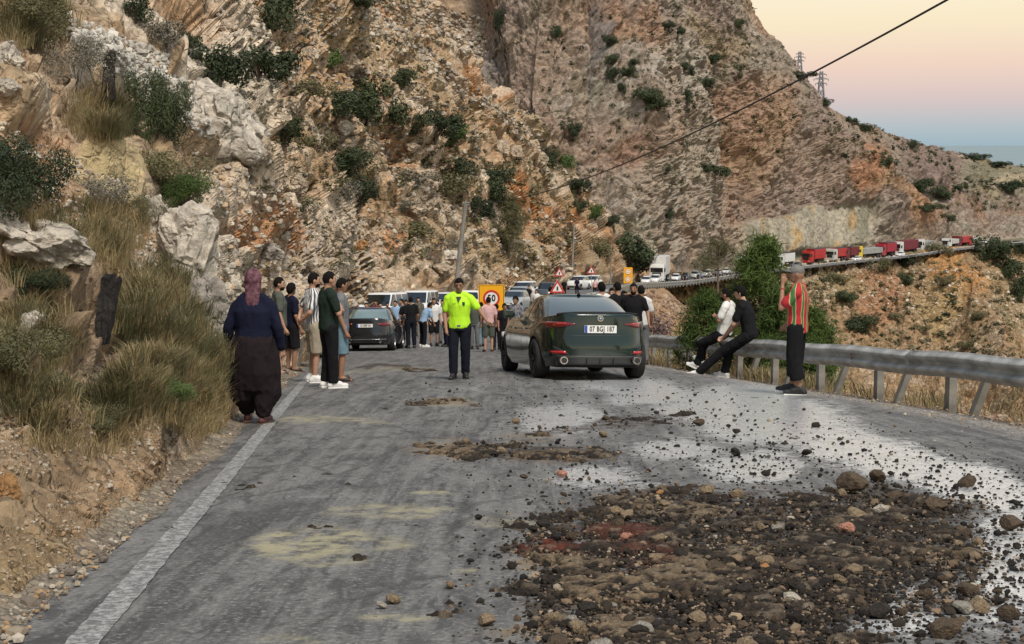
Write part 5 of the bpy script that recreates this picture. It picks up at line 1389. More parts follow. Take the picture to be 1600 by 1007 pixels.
def charred(px, py, wpx, hpx, label, seed, slabs, tilt):
    p, n, _ = hit(px, py, 'A'); d = p.y; root = empty('charred_post', p, 0, label, 'post'); root.rotation_euler = (0, tilt, 0)
    h = hpx / F * d; w_ = wpx / F * d; rr = random.Random(seed)
    for i in range(slabs):
        hh = h * rr.uniform(.82, 1.0) if slabs > 1 else h; ww = w_ / slabs
        bm = bmesh.new(); bmesh.ops.create_cube(bm, size=1); bmesh.ops.subdivide_edges(bm, edges=bm.edges[:], cuts=5, use_grid_fill=True)
        for v in bm.verts:
            t = v.co.z + .5; v.co.x += rr.gauss(0, .05) + .08 * math.sin(t * 5 + i); v.co.y += rr.gauss(0, .05); v.co.z += rr.gauss(0, .012)
            if t > .9: v.co.z += rr.uniform(-.08, .04)
        bmesh.ops.scale(bm, vec=(ww * .9, max(ww, .12), hh * 1.15), verts=bm.verts)
        me = bpy.data.meshes.new('timber'); bm.to_mesh(me); bm.free(); me.materials.append(M_CHAR)
        o = link('timber', me, root); o.location = ((i - (slabs - 1) / 2) * ww, 0, hh * .42)
charred(160, 146, 38, 72, 'charred black wooden posts standing in the white rubble, upper left', 1, 3, .04)
charred(158, 522, 26, 94, 'lone black weathered post leaning among the long grass', 2, 1, .24)

# ------------------------------------------------------------ signs
M_YEL = mat('sign_yellow', (.85, .42, .01), .45, var=.05); M_WHT = mat('sign_white', (.78, .78, .76), .5); M_RED = mat('sign_red', (.55, .03, .02), .5); M_BLK = mat('sign_black', (.02, .02, .02), .5)
M_SPOST = mat('sign_post', (.30, .30, .29), .6, metal=.3)
def frameprism(name, outer, inner, depth, m, parent, loc=(0, 0, 0)):
    n = len(outer); V = []
    for y in (0, depth):
        V += [(x, y, z) for x, z in outer] + [(x, y, z) for x, z in inner]
    Fq = []
    for i in range(n):
        j = (i + 1) % n
        Fq += [(i, j, n + j, n + i), (2 * n + i, 3 * n + i, 3 * n + j, 2 * n + j), (i, 2 * n + i, 2 * n + j, j), (n + i, n + j, 3 * n + j, 3 * n + i)]
    o = link(name, npmesh(name, V, Fq, m, smooth=False), parent); o.location = loc; return o
# big yellow board with the 50 roundel
d = 58.0
g = pt(768, 540, d); root = empty('speed_limit_board', (g.x, d, gz(g.x, d)), R(2), 'yellow board with a red ringed 50 speed limit, standing among the crowd', 'road sign')
bz = pt(768, 466.5, d).z - gz(g.x, d); wB = 41 / F * d; hB = 43 / F * d
tb = rbox('board', wB, .03, hB, M_YEL, root, loc=(0, 0, bz + 0), bev=.008)
sq = [(-wB / 2 + .03, -hB / 2 + .03), (wB / 2 - .03, -hB / 2 + .03), (wB / 2 - .03, hB / 2 - .03), (-wB / 2 + .03, hB / 2 - .03)]
sq2 = [(x * .965, z * .985) for x, z in sq]
frameprism('border', sq, sq2, .004, M_BLK, root, (0, -.021, bz))
cz_ = .0
flatpoly('roundel', ring2(.33), -.004, M_WHT, root, (0, -.016, bz + cz_))
frameprism('ring', ring2(.335), ring2(.25), -.006, M_RED, root, (0, -.019, bz + cz_))
text('lettering', '50', .36, M_BLK, root, (0, -.024, bz + cz_), bold=.012, sx_=.85)
for s in (-1, 1): rbox('leg', .05, .05, bz + .2, M_SPOST, root, loc=(s * wB * .38, .05, (bz + .2) / 2 - .1))
# small yellow twin sign
d = 200.0
g = pt(981, 470, d); zb = pt(981, 443, d).z; root = empty('works_sign', (g.x, d, zb - 2.3), 0, 'small tall yellow sign with two round symbols on a post', 'road sign')
h2 = 25 / F * d; w2 = 14 / F * d
rbox('board', w2, .05, h2, M_YEL, root, loc=(0, 0, 2.3 + h2 / 2), bev=.01)
for k in (.74, .26):
    frameprism('ring', ring2(.36), ring2(.26), -.02, M_WHT, root, (0, -.028, 2.3 + h2 * k)); flatpoly('symbol', [(-.14, -.12), (.14, -.12), (.2, 0), (0, .16), (-.2, 0)], -.02, M_WHT, root, (0, -.028, 2.3 + h2 * k))
    frameprism('border', ring2(.41), ring2(.37), -.02, M_RED, root, (0, -.03, 2.3 + h2 * k))
rbox('post', .09, .09, 3.2, M_SPOST, root, loc=(0, .07, 1.2))
def tri_sign(px, pyb, d, s, label, faceh=1.9, n=1):
    g = pt(px, pyb, d); root = empty('warning_sign', (g.x, d, g.z - faceh), 0, label, 'road sign')
    T = [(-s / 2, 0), (s / 2, 0), (0, s * .87)]; c = (0, s * .29)
    def sh(k): return [(c[0] + (x - c[0]) * k, c[1] + (z - c[1]) * k) for x, z in T]
    flatpoly('plate', sh(1), .02, M_WHT, root, (0, 0, faceh)); frameprism('border', sh(.99), sh(.66), -.01, M_RED, root, (0, -.002, faceh))
    flatpoly('symbol', [(-.06 * s, s * .16), (.06 * s, s * .16), (.05 * s, s * .42), (-.05 * s, s * .42)], -.01, M_BLK, root, (0, -.002, faceh))
    rbox('post', .06, .06, faceh + .2, M_SPOST, root, loc=(0, .05, faceh / 2))
tri_sign(871, 458, 115, 1.2, 'red and white warning triangle held low beside the dark car', .8)
tri_sign(874, 432, 135, .95, 'upper red and white warning triangle behind the first one', 1.9)
tri_sign(924, 428, 175, 1.1, 'white and red warning triangle beside the white cars', 1.3)
# litter on the verge
def litter(px, py, w_, m, label, seed):
    g = ground(px, py); rr = np.random.default_rng(seed); V = IC2 * [w_, w_ * .7, w_ * .35]; V = V + fbm(IC2 * 2.2, 3, seed)[:, None] * w_ * .5 * IC2 + rr.normal(0, w_ * .04, IC2.shape)
    o = link('litter', npmesh('litter', V, IF2, m, smooth=False)); o.location = g + Vector((0, 0, w_ * .25 + .05)); tag(o, label, 'litter')
litter(300, 684, .09, mat('white_plastic', (.75, .76, .76), .4), 'crumpled white plastic bag on the left verge', 1)
litter(146, 808, .035, mat('paper_white', (.7, .7, .68), .6), 'scrap of white paper on the dirt verge', 2)
litter(137, 828, .03, mat('green_plastic', (.05, .28, .15), .4), 'crumpled green plastic scrap on the dirt verge', 3)
litter(1040, 561, .07, mat('white_plastic', (.75, .76, .76), .4), 'white litter under the guardrail behind the sedan', 4)
litter(205, 682, .05, mat('pink_plastic', (.45, .25, .22), .6), 'faded pinkish litter in the grass by the road', 5)
# ------------------------------------------------------------ vehicles
def cpaint(name, c, rough=.28, metal=.0, coat=.8, dust=.12):
    key = 'paint_' + name
    if key in MATS: return MATS[key]
    m = mat(key, c, rough=rough, metal=metal, coat=coat, var=dust, scale=1.6)
    return m
M_GLASS = mat('car_glass', (.012, .016, .018), rough=.06, coat=.6, spec=.9, var=.2, scale=1)
M_GLASSR = mat('car_rear_glass', (.035, .05, .052), rough=.12, coat=1.0, spec=1.0, var=.25, scale=1.2)
M_TYRE = mat('tyre_rubber', (.018, .018, .018), .85, var=.3, scale=6, bump=.3, bscale=30)
M_RIM = mat('rim_alloy', (.35, .35, .36), .35, metal=.8); M_RIMD = mat('rim_dark', (.04, .04, .042), .4, metal=.6)
M_TRIM = mat('black_trim', (.018, .018, .018), .5, var=.2); M_CHROME = mat('chrome', (.6, .6, .6), .18, metal=1)
M_TAIL = mat('tail_lamp_red', (.16, .006, .006), .15, coat=1); M_HEAD = mat('head_lamp_clear', (.62, .64, .66), .12, coat=1, metal=.3)
M_PLATE = mat('plate_white', (.75, .75, .73), .45); M_PBLUE = mat('plate_blue', (.02, .08, .38), .4); M_UNDER = mat('underbody', (.012, .012, .012), .9)
M_AMB = mat('indicator_amber', (.6, .22, .02), .3)
def wheel_parts(parent, x, y, r, wd, rimm=None, spokes=5, steer=0, lod=0, mirror=1):
    n = 36 if lod == 0 else 16
    prof_ = [(r * .66, -.5), (r * .70, -.52), (r * .93, -.5), (r * .985, -.40), (r, -.22), (r, .22), (r * .985, .40), (r * .93, .5), (r * .70, .52), (r * .66, .5)]
    V = []; 
    for k in range(n):
        a = 2 * PI * k / n
        for q, xx in prof_: V.append((xx * wd, q * math.cos(a), q * math.sin(a)))
    Fq = grid_faces(n, len(prof_), wrap_u=True, wrap_v=True)
    key = ('tyre', round(r, 3), round(wd, 3), n)
    if key not in STM: STM[key] = npmesh('tyre', V, Fq, M_TYRE)
    wh = empty('wheel', (x, y, r)); wh.parent = parent; wh.rotation_euler = (0, 0, steer)
    link('tyre', STM[key], wh)
    key = ('rim', round(r, 3), round(wd, 3), spokes, lod, mirror, rimm.name)
    if key not in STM:
        parts = []
        # barrel and dish
        pr_ = [(r * .67, -.48 * wd), (r * .67, .46 * wd), (r * .62, .47 * wd), (r * .60, .30 * wd), (r * .58, -.1 * wd), (.0, -.12 * wd)]
        V = []
        for k in range(n):
            a = 2 * PI * k / n
            for q, xx in pr_: V.append((xx * mirror, q * math.cos(a), q * math.sin(a)))
        parts.append((np.array(V), grid_faces(n, len(pr_), wrap_u=True)))
        for k in range(spokes):
            a = 2 * PI * k / spokes
            for da in ((-.13, .13) if lod == 0 else (0,)):
                w0, w1 = (r * .045, r * .055)
                p0 = np.array([.34 * wd * mirror, math.cos(a) * r * .06, math.sin(a) * r * .06]); p1 = np.array([.44 * wd * mirror, math.cos(a + da * 1.6) * r * .63, math.sin(a + da * 1.6) * r * .63])
                t = np.array([0, -math.sin(a), math.cos(a)]); dpt = np.array([-.12 * wd * mirror, 0, 0])
                V = [p0 - t * w0, p0 + t * w0, p1 + t * w1, p1 - t * w1, p0 - t * w0 + dpt, p0 + t * w0 + dpt, p1 + t * w1 + dpt, p1 - t * w1 + dpt]
                parts.append((np.array(V), np.array([(0, 1, 2, 3), (4, 7, 6, 5), (0, 4, 5, 1), (1, 5, 6, 2), (2, 6, 7, 3), (3, 7, 4, 0)])))
        V, Fq = joinvf(parts); STM[key] = npmesh('rim', V, Fq, rimm, smooth=False)
    link('rim', STM[key], wh)
    return wh
def sgnp(v, p): return np.sign(v) * np.abs(v) ** p
class Car:
    """stacked rounded outlines; +Y is forward; origin on the ground"""
    def __init__(s, **k):
        s.n = 4.6; s.lod = 0; s.__dict__.update(k)
    def ztop(s, y): return np.interp(y, s.deck[0], s.deck[1])
    def zbot(s, y):
        return np.interp(np.abs(y) / (s.L / 2), [0, .6, .85, 1], [s.zb, s.zb, s.zb + .03, s.zb + .10])
    def low(s, a, t):
        """point on lower body: a angle array, t 0..1 height fraction"""
        w = s.W / 2 * np.interp(t, s.side[0], s.side[1])
        rr_ = np.interp(t, s.rear[0], s.rear[1]); fr_ = np.interp(t, s.front[0], s.front[1])
        ca, sa = np.cos(a), np.sin(a)
        x = w * sgnp(ca, 2 / s.n)
        yl = np.where(sa > 0, s.L / 2 - fr_, s.L / 2 - rr_)
        y = yl * sgnp(sa, 2 / s.n)
        # hips: tyre arches flare, waist pinch
        fl = np.exp(-((y - s.ya) / .42) ** 2) + np.exp(-((y - s.yf) / .42) ** 2)
        x = x * (1 + .018 * fl * np.sin(np.clip(t, 0, 1) * PI)) * (1 - .035 * sstep(.62, 1, np.abs(y) / (s.L / 2)))
        z = s.zbot(y) + (s.ztop(y) - s.zbot(y)) * t
        return x, y, z
    def rear_pt(s, x, z, off=.0):
        """rear skin at lateral x, height z"""
        zt = s.ztop(np.array(-s.L / 2 + .02)); zb = s.zb + .10
        t = np.clip((z - zb) / (zt - zb), 0, 1)
        w = s.W / 2 * np.interp(t, s.side[0], s.side[1]) * (1 - .035); rr_ = np.interp(t, s.rear[0], s.rear[1])
        y = -(s.L / 2 - rr_) * (1 - np.clip(np.abs(x / w), 0, .9995) ** s.n) ** (1 / s.n)
        return np.stack([x, y - off, z], -1)
    def front_pt(s, x, z, off=.0):
        zt = s.ztop(np.array(s.L / 2 - .02)); zb = s.zb + .10
        t = np.clip((z - zb) / (zt - zb), 0, 1)
        w = s.W / 2 * np.interp(t, s.side[0], s.side[1]) * (1 - .035); rr_ = np.interp(t, s.front[0], s.front[1])
        y = (s.L / 2 - rr_) * (1 - np.clip(np.abs(x / w), 0, .9995) ** s.n) ** (1 / s.n)
        return np.stack([x, y + off, z], -1)
    def gh(s, h):
        """greenhouse outline at height fraction h: yf, yr, half width, z"""
        return (np.interp(h, s.g_h, s.g_yf), np.interp(h, s.g_h, s.g_yr), np.interp(h, s.g_h, s.g_w), np.interp(h, s.g_h, s.g_z))
    def gpt(s, a, h, off=0):
        yf, yr, w, z = s.gh(h); cy = (yf + yr) / 2; ly_ = (yf - yr) / 2
        ng = s.ng
        x = (w + off) * sgnp(np.cos(a), 2 / ng); y = cy + (ly_ + off) * sgnp(np.sin(a), 2 / ng)
        return x, y, z + 0 * x
    def gside(s, y, h, sd, off=.006):
        yf, yr, w, z = s.gh(h); cy = (yf + yr) / 2; ly_ = (yf - yr) / 2
        u = np.clip(np.abs((y - cy) / ly_), 0, .999)
        return np.stack([sd * ((w) * (1 - u ** s.ng) ** (1 / s.ng) + off), y, z + 0 * y], -1)
    def gend(s, k, h, end, off=.006):
        yf, yr, w, z = s.gh(h); cy = (yf + yr) / 2; ly_ = (yf - yr) / 2
        x = w * k; y = cy + end * (ly_ * (1 - np.abs(k) ** s.ng) ** (1 / s.ng) + off)
        return np.stack([x, y, z + .25 * off + 0 * x], -1)
def angs(n, p=1.0):
    return np.linspace(0, 2 * PI, n, endpoint=False) + PI / 4
def even_angs(n, ex):
    """angles giving even spacing on a superellipse"""
    t = np.linspace(0, 2 * PI, 4000); x = sgnp(np.cos(t), 2 / ex) * .5; y = sgnp(np.sin(t), 2 / ex) * 1.2
    L = np.concatenate([[0], np.cumsum(np.hypot(np.diff(x), np.diff(y)))]); return np.interp(np.linspace(0, L[-1], n, endpoint=False), L, t)
def build_car(c, root, body_m, glass=M_GLASS, rearglass=None, rimm=M_RIM):
    na = 200 if c.lod == 0 else (96 if c.lod == 1 else 56)
    A = even_angs(na, c.n)
    if not hasattr(c, 'sm'):
        c.sm = 1
        tt = np.linspace(0, 1, 41)
        for nm in ('side', 'rear', 'front'):
            a_, b_ = getattr(c, nm); v = np.interp(tt, a_, b_); vp = np.pad(v, 4, mode='edge'); v = np.convolve(vp, np.ones(9) / 9, 'valid'); setattr(c, nm, (tt, v))
    ts = np.concatenate([np.linspace(0, 1, 22 if c.lod == 0 else 9)])
    rows = []
    for t in ts: rows.append(np.stack(c.low(A, t), -1))
    top = rows[-1].copy()
    for k, cr_ in ((.97, .012), (.85, .022), (.6, .03), (.3, .034), (.02, .035)):     # closing the deck
        r_ = top.copy(); r_[:, 0] *= k; r_[:, 1] *= (1 - (1 - k) * .12); r_[:, 2] = c.ztop(r_[:, 1]) + cr_; rows.append(r_)
    bot = rows[0].copy(); pre = []
    for k in (.02, .5, .96):
        r_ = bot.copy(); r_[:, 0] *= k; r_[:, 2] += .0; pre.append(r_)
    G = np.array(pre + rows)
    nr_ = len(G)
    V = G.reshape(-1, 3); Fq = grid_faces(nr_, na, wrap_v=True)
    me = npmesh('body', V, Fq, body_m)
    # close the two seams (top and bottom rings are almost lines) so that the boolean works
    bm = bmesh.new(); bm.from_mesh(me)
    bmesh.ops.holes_fill(bm, edges=[e for e in bm.edges if e.is_boundary], sides=0)
    bmesh.ops.recalc_face_normals(bm, faces=bm.faces); bm.to_mesh(me); bm.free()
    tmp = bpy.data.objects.new('tmp', me); COL.objects.link(tmp)
    cut = []
    for y in (c.ya, c.yf):
        for sd in (-1, 1):
            bmc = bmesh.new(); bmesh.ops.create_cone(bmc, cap_ends=True, segments=40 if c.lod == 0 else 20, radius1=c.ra, radius2=c.ra, depth=.42, matrix=Matrix.Translation((sd * (c.W / 2 - .02), y, c.rw + .0)) @ Matrix.Rotation(PI / 2, 4, 'Y'))
            mc = bpy.data.meshes.new('c'); bmc.to_mesh(mc); bmc.free(); mc.materials.append(M_UNDER); cut.append(mc)
    bmj = bmesh.new()
    for mc in cut: bmj.from_mesh(mc)
    mj = bpy.data.meshes.new('c'); bmj.to_mesh(mj); bmj.free(); mj.materials.append(M_UNDER)
    cu = bpy.data.objects.new('cut', mj); COL.objects.link(cu)
    bo = tmp.modifiers.new('b', 'BOOLEAN'); bo.object = cu; bo.operation = 'DIFFERENCE'; bo.solver = 'EXACT'
    try: bo.material_mode = 'TRANSFER'
    except Exception: pass
    bpy.context.view_layer.update()
    m2 = bpy.data.meshes.new_from_object(tmp.evaluated_get(bpy.context.evaluated_depsgraph_get())); m2.name = 'body'
    bpy.data.objects.remove(tmp); bpy.data.objects.remove(cu)
    try:
        m2.set_sharp_from_angle(angle=R(40))
    except Exception: pass
    body = link('body', m2, root)
    # greenhouse
    ng_ = na; A = even_angs(ng_, c.ng)
    hs = np.linspace(-.04, 1, 14); rows = [np.stack(c.gpt(A, h), -1) for h in hs]
    topr = rows[-1].copy(); cyt = topr[:, 1].mean()
    for k, z in ((.96, .012), (.86, .026), (.65, .04), (.35, .05), (.03, .052)):
        r_ = topr.copy(); r_[:, 0] *= k; r_[:, 1] = cyt + (r_[:, 1] - cyt) * (1 - (1 - k) * .55); r_[:, 2] += z * (c.crown / .05); rows.append(r_)
    G = np.array(rows)
    me = npmesh('roof', G.reshape(-1, 3), grid_faces(len(G), ng_, wrap_v=True), body_m)
    bm = bmesh.new(); bm.from_mesh(me); bmesh.ops.recalc_face_normals(bm, faces=bm.faces); bm.to_mesh(me); bm.free()
    link('roof', me, root)
    # glass
    def patch(nm, f, us, vs_, m, parent=root):
        P = np.array([[f(u, v) for v in vs_] for u in us]).reshape(len(us), len(vs_), 3)
        o = link(nm, npmesh(nm, P, grid_faces(len(us), len(vs_)), m), parent); return o
    hh = np.linspace(c.wh[0], c.wh[1], 8)
    ks = np.linspace(-.86, .86, 18)
    gw = lambda end, nm, m, hh_=hh: patch(nm, lambda k, h: c.gend(np.array(k * (1 - .02 * h)), h, end), ks, hh_, m)
    gw(1, 'windscreen', glass)
    gw(-1, 'rear_window', rearglass or glass)
    for sd in (-1, 1):
        for (f0, f1) in c.swin:
            us = np.linspace(0, 1, 12)
            def fn(u, h, sd=sd, f0=f0, f1=f1):
                yf, yr, w_, z = c.gh(h); yA = min(f1, yf - c.pil[0]); yB = max(f0, yr + c.pil[1])
                if yA < yB + .01: yA = yB + .01
                return c.gside(np.array(yB + (yA - yB) * u), h, sd)
            patch('side_window', fn, us, hh, glass)
    # wheels
    for y in (c.ya, c.yf):
        for sd in (-1, 1):
            wheel_parts(root, sd * (c.W / 2 - c.wd / 2 - .012), y, c.rw, c.wd, rimm, c.spokes, c.steer if y == c.yf else 0, c.lod, sd)
    # mirrors
    for sd in (-1, 1):
        yf, yr, w_, z = c.gh(.05)
        mo = rbox('mirror', .20, .12, .14, c.mirror_m or body_m, root, loc=(sd * (w_ + .16), c.ymir, z + .07), bev=.045)
    bx = rbox('underbody', c.W * .74, c.L * .9, .18, M_UNDER, root, loc=(0, 0, c.zb + .10), bev=.03)
    # door seams and handles
    if c.lod <= 1:
        for sd in (-1, 1):
            for yd in c.doors:
                zs = np.linspace(c.zb + .16, float(c.ztop(np.array(yd))) - .01, 10); P = []
                for z in zs:
                    t = (z - c.zb) / (float(c.ztop(np.array(yd))) - c.zb); w_ = c.W / 2 * np.interp(t, c.side[0], c.side[1]) * (1 - (abs(yd) / (c.L / 2)) ** c.n) ** (1 / c.n)
                    fl = math.exp(-((yd - c.ya) / .42) ** 2) + math.exp(-((yd - c.yf) / .42) ** 2)
                    P.append([(sd * (w_ * (1 + .018 * fl * math.sin(t * PI)) + .002), yd - .006, z), (sd * (w_ * (1 + .018 * fl * math.sin(t * PI)) + .002), yd + .006, z)])
                link('door_seam', npmesh('door_seam', np.array(P), grid_faces(len(zs), 2), M_TRIM), root)
            for yd in c.handles:
                rbox('door_handle', .03, .20, .028, body_m, root, loc=(sd * (c.W / 2 * .985), yd, float(c.ztop(np.array(yd))) - .13), bev=.01)
    return body
def band(nm, c, f, x0, x1, ztop, zbot, m, parent, off=.012, n=14, nz=4, thick=.02):
    """feature on the front / rear skin between two height curves"""
    xs = np.linspace(x0, x1, n); P = []
    for x in xs:
        u = (x - x0) / (x1 - x0)
        zt_, zb_ = (np.interp(u, *ztop) if isinstance(ztop, tuple) else ztop), (np.interp(u, *zbot) if isinstance(zbot, tuple) else zbot)
        P.append([f(np.array(x), np.array(zb_ + (zt_ - zb_) * v), off) for v in np.linspace(0, 1, nz)])
    P = np.array(P).reshape(n, nz, 3)
    o = link(nm, npmesh(nm, P, grid_faces(n, nz), m), parent)
    if thick: md = o.modifiers.new('s', 'SOLIDIFY'); md.thickness = thick; md.offset = 0
    return o
SED = dict(L=4.78, W=1.87, zb=.19, rw=.335, ra=.375, wd=.235, ya=-1.42, yf=1.43, steer=0, spokes=5, mirror_m=None, crown=.05, n=4.4, ng=3.6, ymir=.62,
    deck=([-2.40, -2.2, -1.6, -.8, .6, 1.0, 1.7, 2.2, 2.40], [1.06, 1.075, 1.01, .96, .95, .98, .88, .76, .66]),
    side=([0, .12, .3, .55, .8, .93, 1.0], [.93, .985, .995, 1.0, .985, .945, .90]),
    rear=([0, .1, .25, .40, .55, .75, .93, 1.0], [.10, .03, .0, .01, .045, .075, .075, .09]), front=([0, .2, .5, .8, 1.0], [.10, 0, .01, .08, .22]),
    g_h=[-.04, 0, .25, .5, .75, .9, 1.0], g_yf=[1.10, 1.05, .86, .66, .45, .32, .20], g_yr=[-2.02, -1.98, -1.70, -1.42, -1.12, -.92, -.74], g_w=[.83, .82, .775, .72, .66, .615, .56], g_z=[.96, .98, 1.09, 1.20, 1.30, 1.355, 1.385],
    wh=(.08, .90), swin=[(-1.5, -.42), (-.34, .78)], pil=(.16, .30), doors=[-.38, .72, -1.22], handles=[-.62, .38])
def put(root, g, yaw, extra=0):
    n = slope_at(g.x, g.y) if g.y < 250 else Vector((0, 0, 1))
    root.location = g
    q = Vector((0, 0, 1)).rotation_difference(n)
    root.rotation_mode = 'QUATERNION'
    root.rotation_quaternion = q @ Matrix.Rotation(yaw, 3, 'Z').to_quaternion()
def plate(root, c, f, z, s, w_=.52, h_=.112, off=.02, face=-1):
    p = f(np.array(0.0), np.array(z), off); y = float(p[1])
    pl = rbox('licence_plate', w_, .012, h_, M_PLATE, root, loc=(0, y, z), bev=.004)
    if face > 0: pl.rotation_euler = (0, 0, PI)
    rbox('band', .045, .004, h_ * .96, M_PBLUE, pl, loc=(-w_ / 2 + .026, -.008, 0), bev=.001)
    text('lettering', s, h_ * .95, M_BLK, pl, (.024, -.0075, .0), sx_=.68, bold=.003)
    return pl
# ---- the dark green sedan
c = Car(**SED)
g = ground(889, 585)
root = empty('car', g, 0, 'dark green fastback sedan with tinted rear window, stopped in the right lane beside the guardrail', 'car')
M_GREEN = cpaint('dark_green', (.010, .022, .016), .16, .25, 1.0, .3)
build_car(c, root, M_GREEN, M_GLASS, M_GLASSR, M_RIMD)
cosy = 1.0
rp = c.rear_pt
# spoiler lip
P = []
for k in np.linspace(-1, 1, 24):
    x = k * .66; y0 = -2.13 + .09 * abs(k) ** 3; dz_ = -.03 * abs(k) ** 4; P.append([(x, y0 + .12, 1.085 + dz_), (x, y0 - .10, 1.125 + dz_), (x, y0 - .112, 1.112 + dz_), (x, y0 - .05, 1.07 + dz_)])
link('spoiler', npmesh('spoiler', np.array(P), grid_faces(24, 4, wrap_v=True), M_TRIM), root)
for s_ in (-1, 1):
    o = band('tail_lamp', c, rp, s_ * .40, s_ * .875, ([0, .3, .75, 1], [.925, .945, .955, .94]), ([0, .2, .45, .8, 1], [.912, .895, .865, .85, .875]), M_TAIL, root, .012, 18, 4, .02)
    o2 = band('lamp_strip', c, rp, s_ * .55, s_ * .84, ([0, 1], [.935, .93]), ([0, 1], [.925, .905]), mat('tail_lamp_bright', (.75, .05, .05), .2, coat=1), o, .026, 8, 2, .006)
    band('reflector', c, rp, s_ * .56, s_ * .86, .475, .425, mat('reflector_red', (.5, .02, .03), .25, coat=.5), root, .012, 8, 2, .016)
    band('bumper_insert', c, rp, s_ * .50, s_ * .88, ([0, 1], [.42, .66]), ([0, 1], [.40, .40]), M_TRIM, root, .004, 10, 4, .008)
    ex = cyl('exhaust', .062, .062, .16, M_CHROME, root, loc=(s_ * .60, -2.315, .325), rot=(PI / 2, 0, 0), n=24)
    cyl('exhaust_bore', .048, .048, .01, M_BLK, ex, loc=(0, 0, .08), n=20); cyl('exhaust_ring', .075, .075, .10, M_TRIM, root, loc=(s_ * .60, -2.30, .325), rot=(PI / 2, 0, 0), n=24)
band('diffuser', c, rp, -.86, .86, ([0, .12, .2, .8, .88, 1], [.36, .42, .40, .40, .42, .36]), .25, mat('grey_trim', (.045, .048, .048), .45, metal=.2), root, .010, 28, 4, .02)
for k in (-.22, 0, .22): rbox('fin', .012, .06, .11, M_TRIM, root, loc=(k, -2.345, .315), bev=.003)
band('boot_seam', c, rp, -.56, .56, .735, .727, M_TRIM, root, .002, 20, 2, .0)
plate(root, c, rp, .835, '07 BGJ 187', w_=.53, h_=.125)
yb = float(rp(np.array(0.), np.array(1.0), .01)[1])
em = cyl('emblem', .048, .048, .012, M_CHROME, root, loc=(0, yb - .012, 1.01), rot=(PI / 2, 0, 0), n=32)
cyl('emblem_ring', .036, .036, .004, M_BLK, em, loc=(0, 0, .008), n=24); cyl('emblem_disc', .026, .026, .004, mat('emblem_blue', (.3, .45, .6), .3), em, loc=(0, 0, .011), n=4)
text('badge', '430i', .055, M_CHROME, root, (.58, float(rp(np.array(.58), np.array(1.0), .012)[1]), 1.005), bold=.001)
cyl('antenna_fin', .035, .008, .06, M_TRIM, root, loc=(0, -.72, 1.44), n=10)
for s_ in (-1, 1): rbox('headlamp', .34, .12, .10, M_HEAD, root, loc=(s_ * .68, 2.14, .68), bev=.04)
put(root, g, R(10)); root.scale = (1.04, 1.04, 1.02)
# wet road stands close by: nothing else needed
# ---- black sedan seen from behind, farther
SED2 = dict(SED); SED2.update(L=4.46, W=1.80, deck=([-2.23, -2.1, -1.5, -.8, .6, 1.0, 1.7, 2.05, 2.23], [1.04, 1.06, .99, .95, .95, .97, .88, .76, .68]), ya=-1.30, yf=1.33, g_yf=[1.0, .95, .78, .6, .4, .3, .2], g_yr=[-1.72, -1.66, -1.46, -1.24, -1.0, -.84, -.70], lod=1)
c2 = Car(**SED2); g = Vector(((581 - 800) / F * 49.5, 49.5, gz(-4.7, 49.5)))
root = empty('car', g, 0, 'black sedan with pale rear window seen from behind, left of the traffic officer', 'car')
build_car(c2, root, cpaint('black', (.012, .013, .016), .2, .2, 1, .2), M_GLASS, mat('car_rear_glass_pale', (.13, .19, .18), rough=.15, coat=1, spec=1, var=.3, scale=1.5), M_RIM)
for s_ in (-1, 1):
    band('tail_lamp', c2, c2.rear_pt, s_ * .42, s_ * .84, ([0, 1], [.90, .95]), ([0, .4, 1], [.86, .82, .83]), M_TAIL, root, .012, 12, 3, .016)
    cyl('exhaust', .04, .04, .1, M_CHROME, root, loc=(s_ * .5, -2.17, .30), rot=(PI / 2, 0, 0), n=14)
band('bumper_trim', c2, c2.rear_pt, -.74, .74, .40, .375, M_CHROME, root, .014, 20, 2, .01)
plate(root, c2, c2.rear_pt, .835, '33 BRP 34')
put(root, g, R(-1.5))
def roadpos(px, off):
    """point of the far road at image column px, off metres beside the centre line, and the heading towards us"""
    tgp = np.gradient(PATH, axis=0)[:, :2]; tgp /= np.linalg.norm(tgp, axis=1, keepdims=True)
    Q_ = PATH[:, :2] + np.stack([tgp[:, 1], -tgp[:, 0]], 1) * off
    m = PATH[:, 1] > 240; Q_, T_, Z_ = Q_[m], tgp[m], PATH[m, 2]
    pc = 800 + F * Q_[:, 0] / Q_[:, 1] / (CP + SP * .08)
    i = int(np.argmin(np.abs(pc - px)))
    return Vector((Q_[i, 0], Q_[i, 1], Z_[i])), math.atan2(-T_[i, 0], T_[i, 1]) + PI
# ---- general makers for the queue; everything here faces the camera
def hatch(lod=1, **k):
    d_ = dict(L=4.1, W=1.76, zb=.2, rw=.31, ra=.345, wd=.20, ya=-1.25, yf=1.28, steer=0, spokes=5, mirror_m=None, crown=.05, n=4.4, ng=4.2, ymir=.62, lod=lod,
     deck=([-2.05, -1.8, -.8, .5, .95, 1.6, 1.9, 2.05], [.92, .96, .95, .96, .98, .88, .76, .66]), side=SED['side'], rear=SED['rear'], front=SED['front'],
     g_h=[-.04, 0, .25, .5, .75, .9, 1.0], g_yf=[1.05, 1.0, .82, .64, .46, .36, .26], g_yr=[-1.88, -1.86, -1.8, -1.72, -1.62, -1.54, -1.44], g_w=[.80, .79, .76, .72, .67, .64, .60], g_z=[.95, .97, 1.10, 1.22, 1.33, 1.40, 1.44],
     wh=(.08, .88), swin=[(-1.7, -.42), (-.34, .78)], pil=(.16, .16), doors=[-.38, .72], handles=[-.62, .38]); d_.update(k); return Car(**d_)
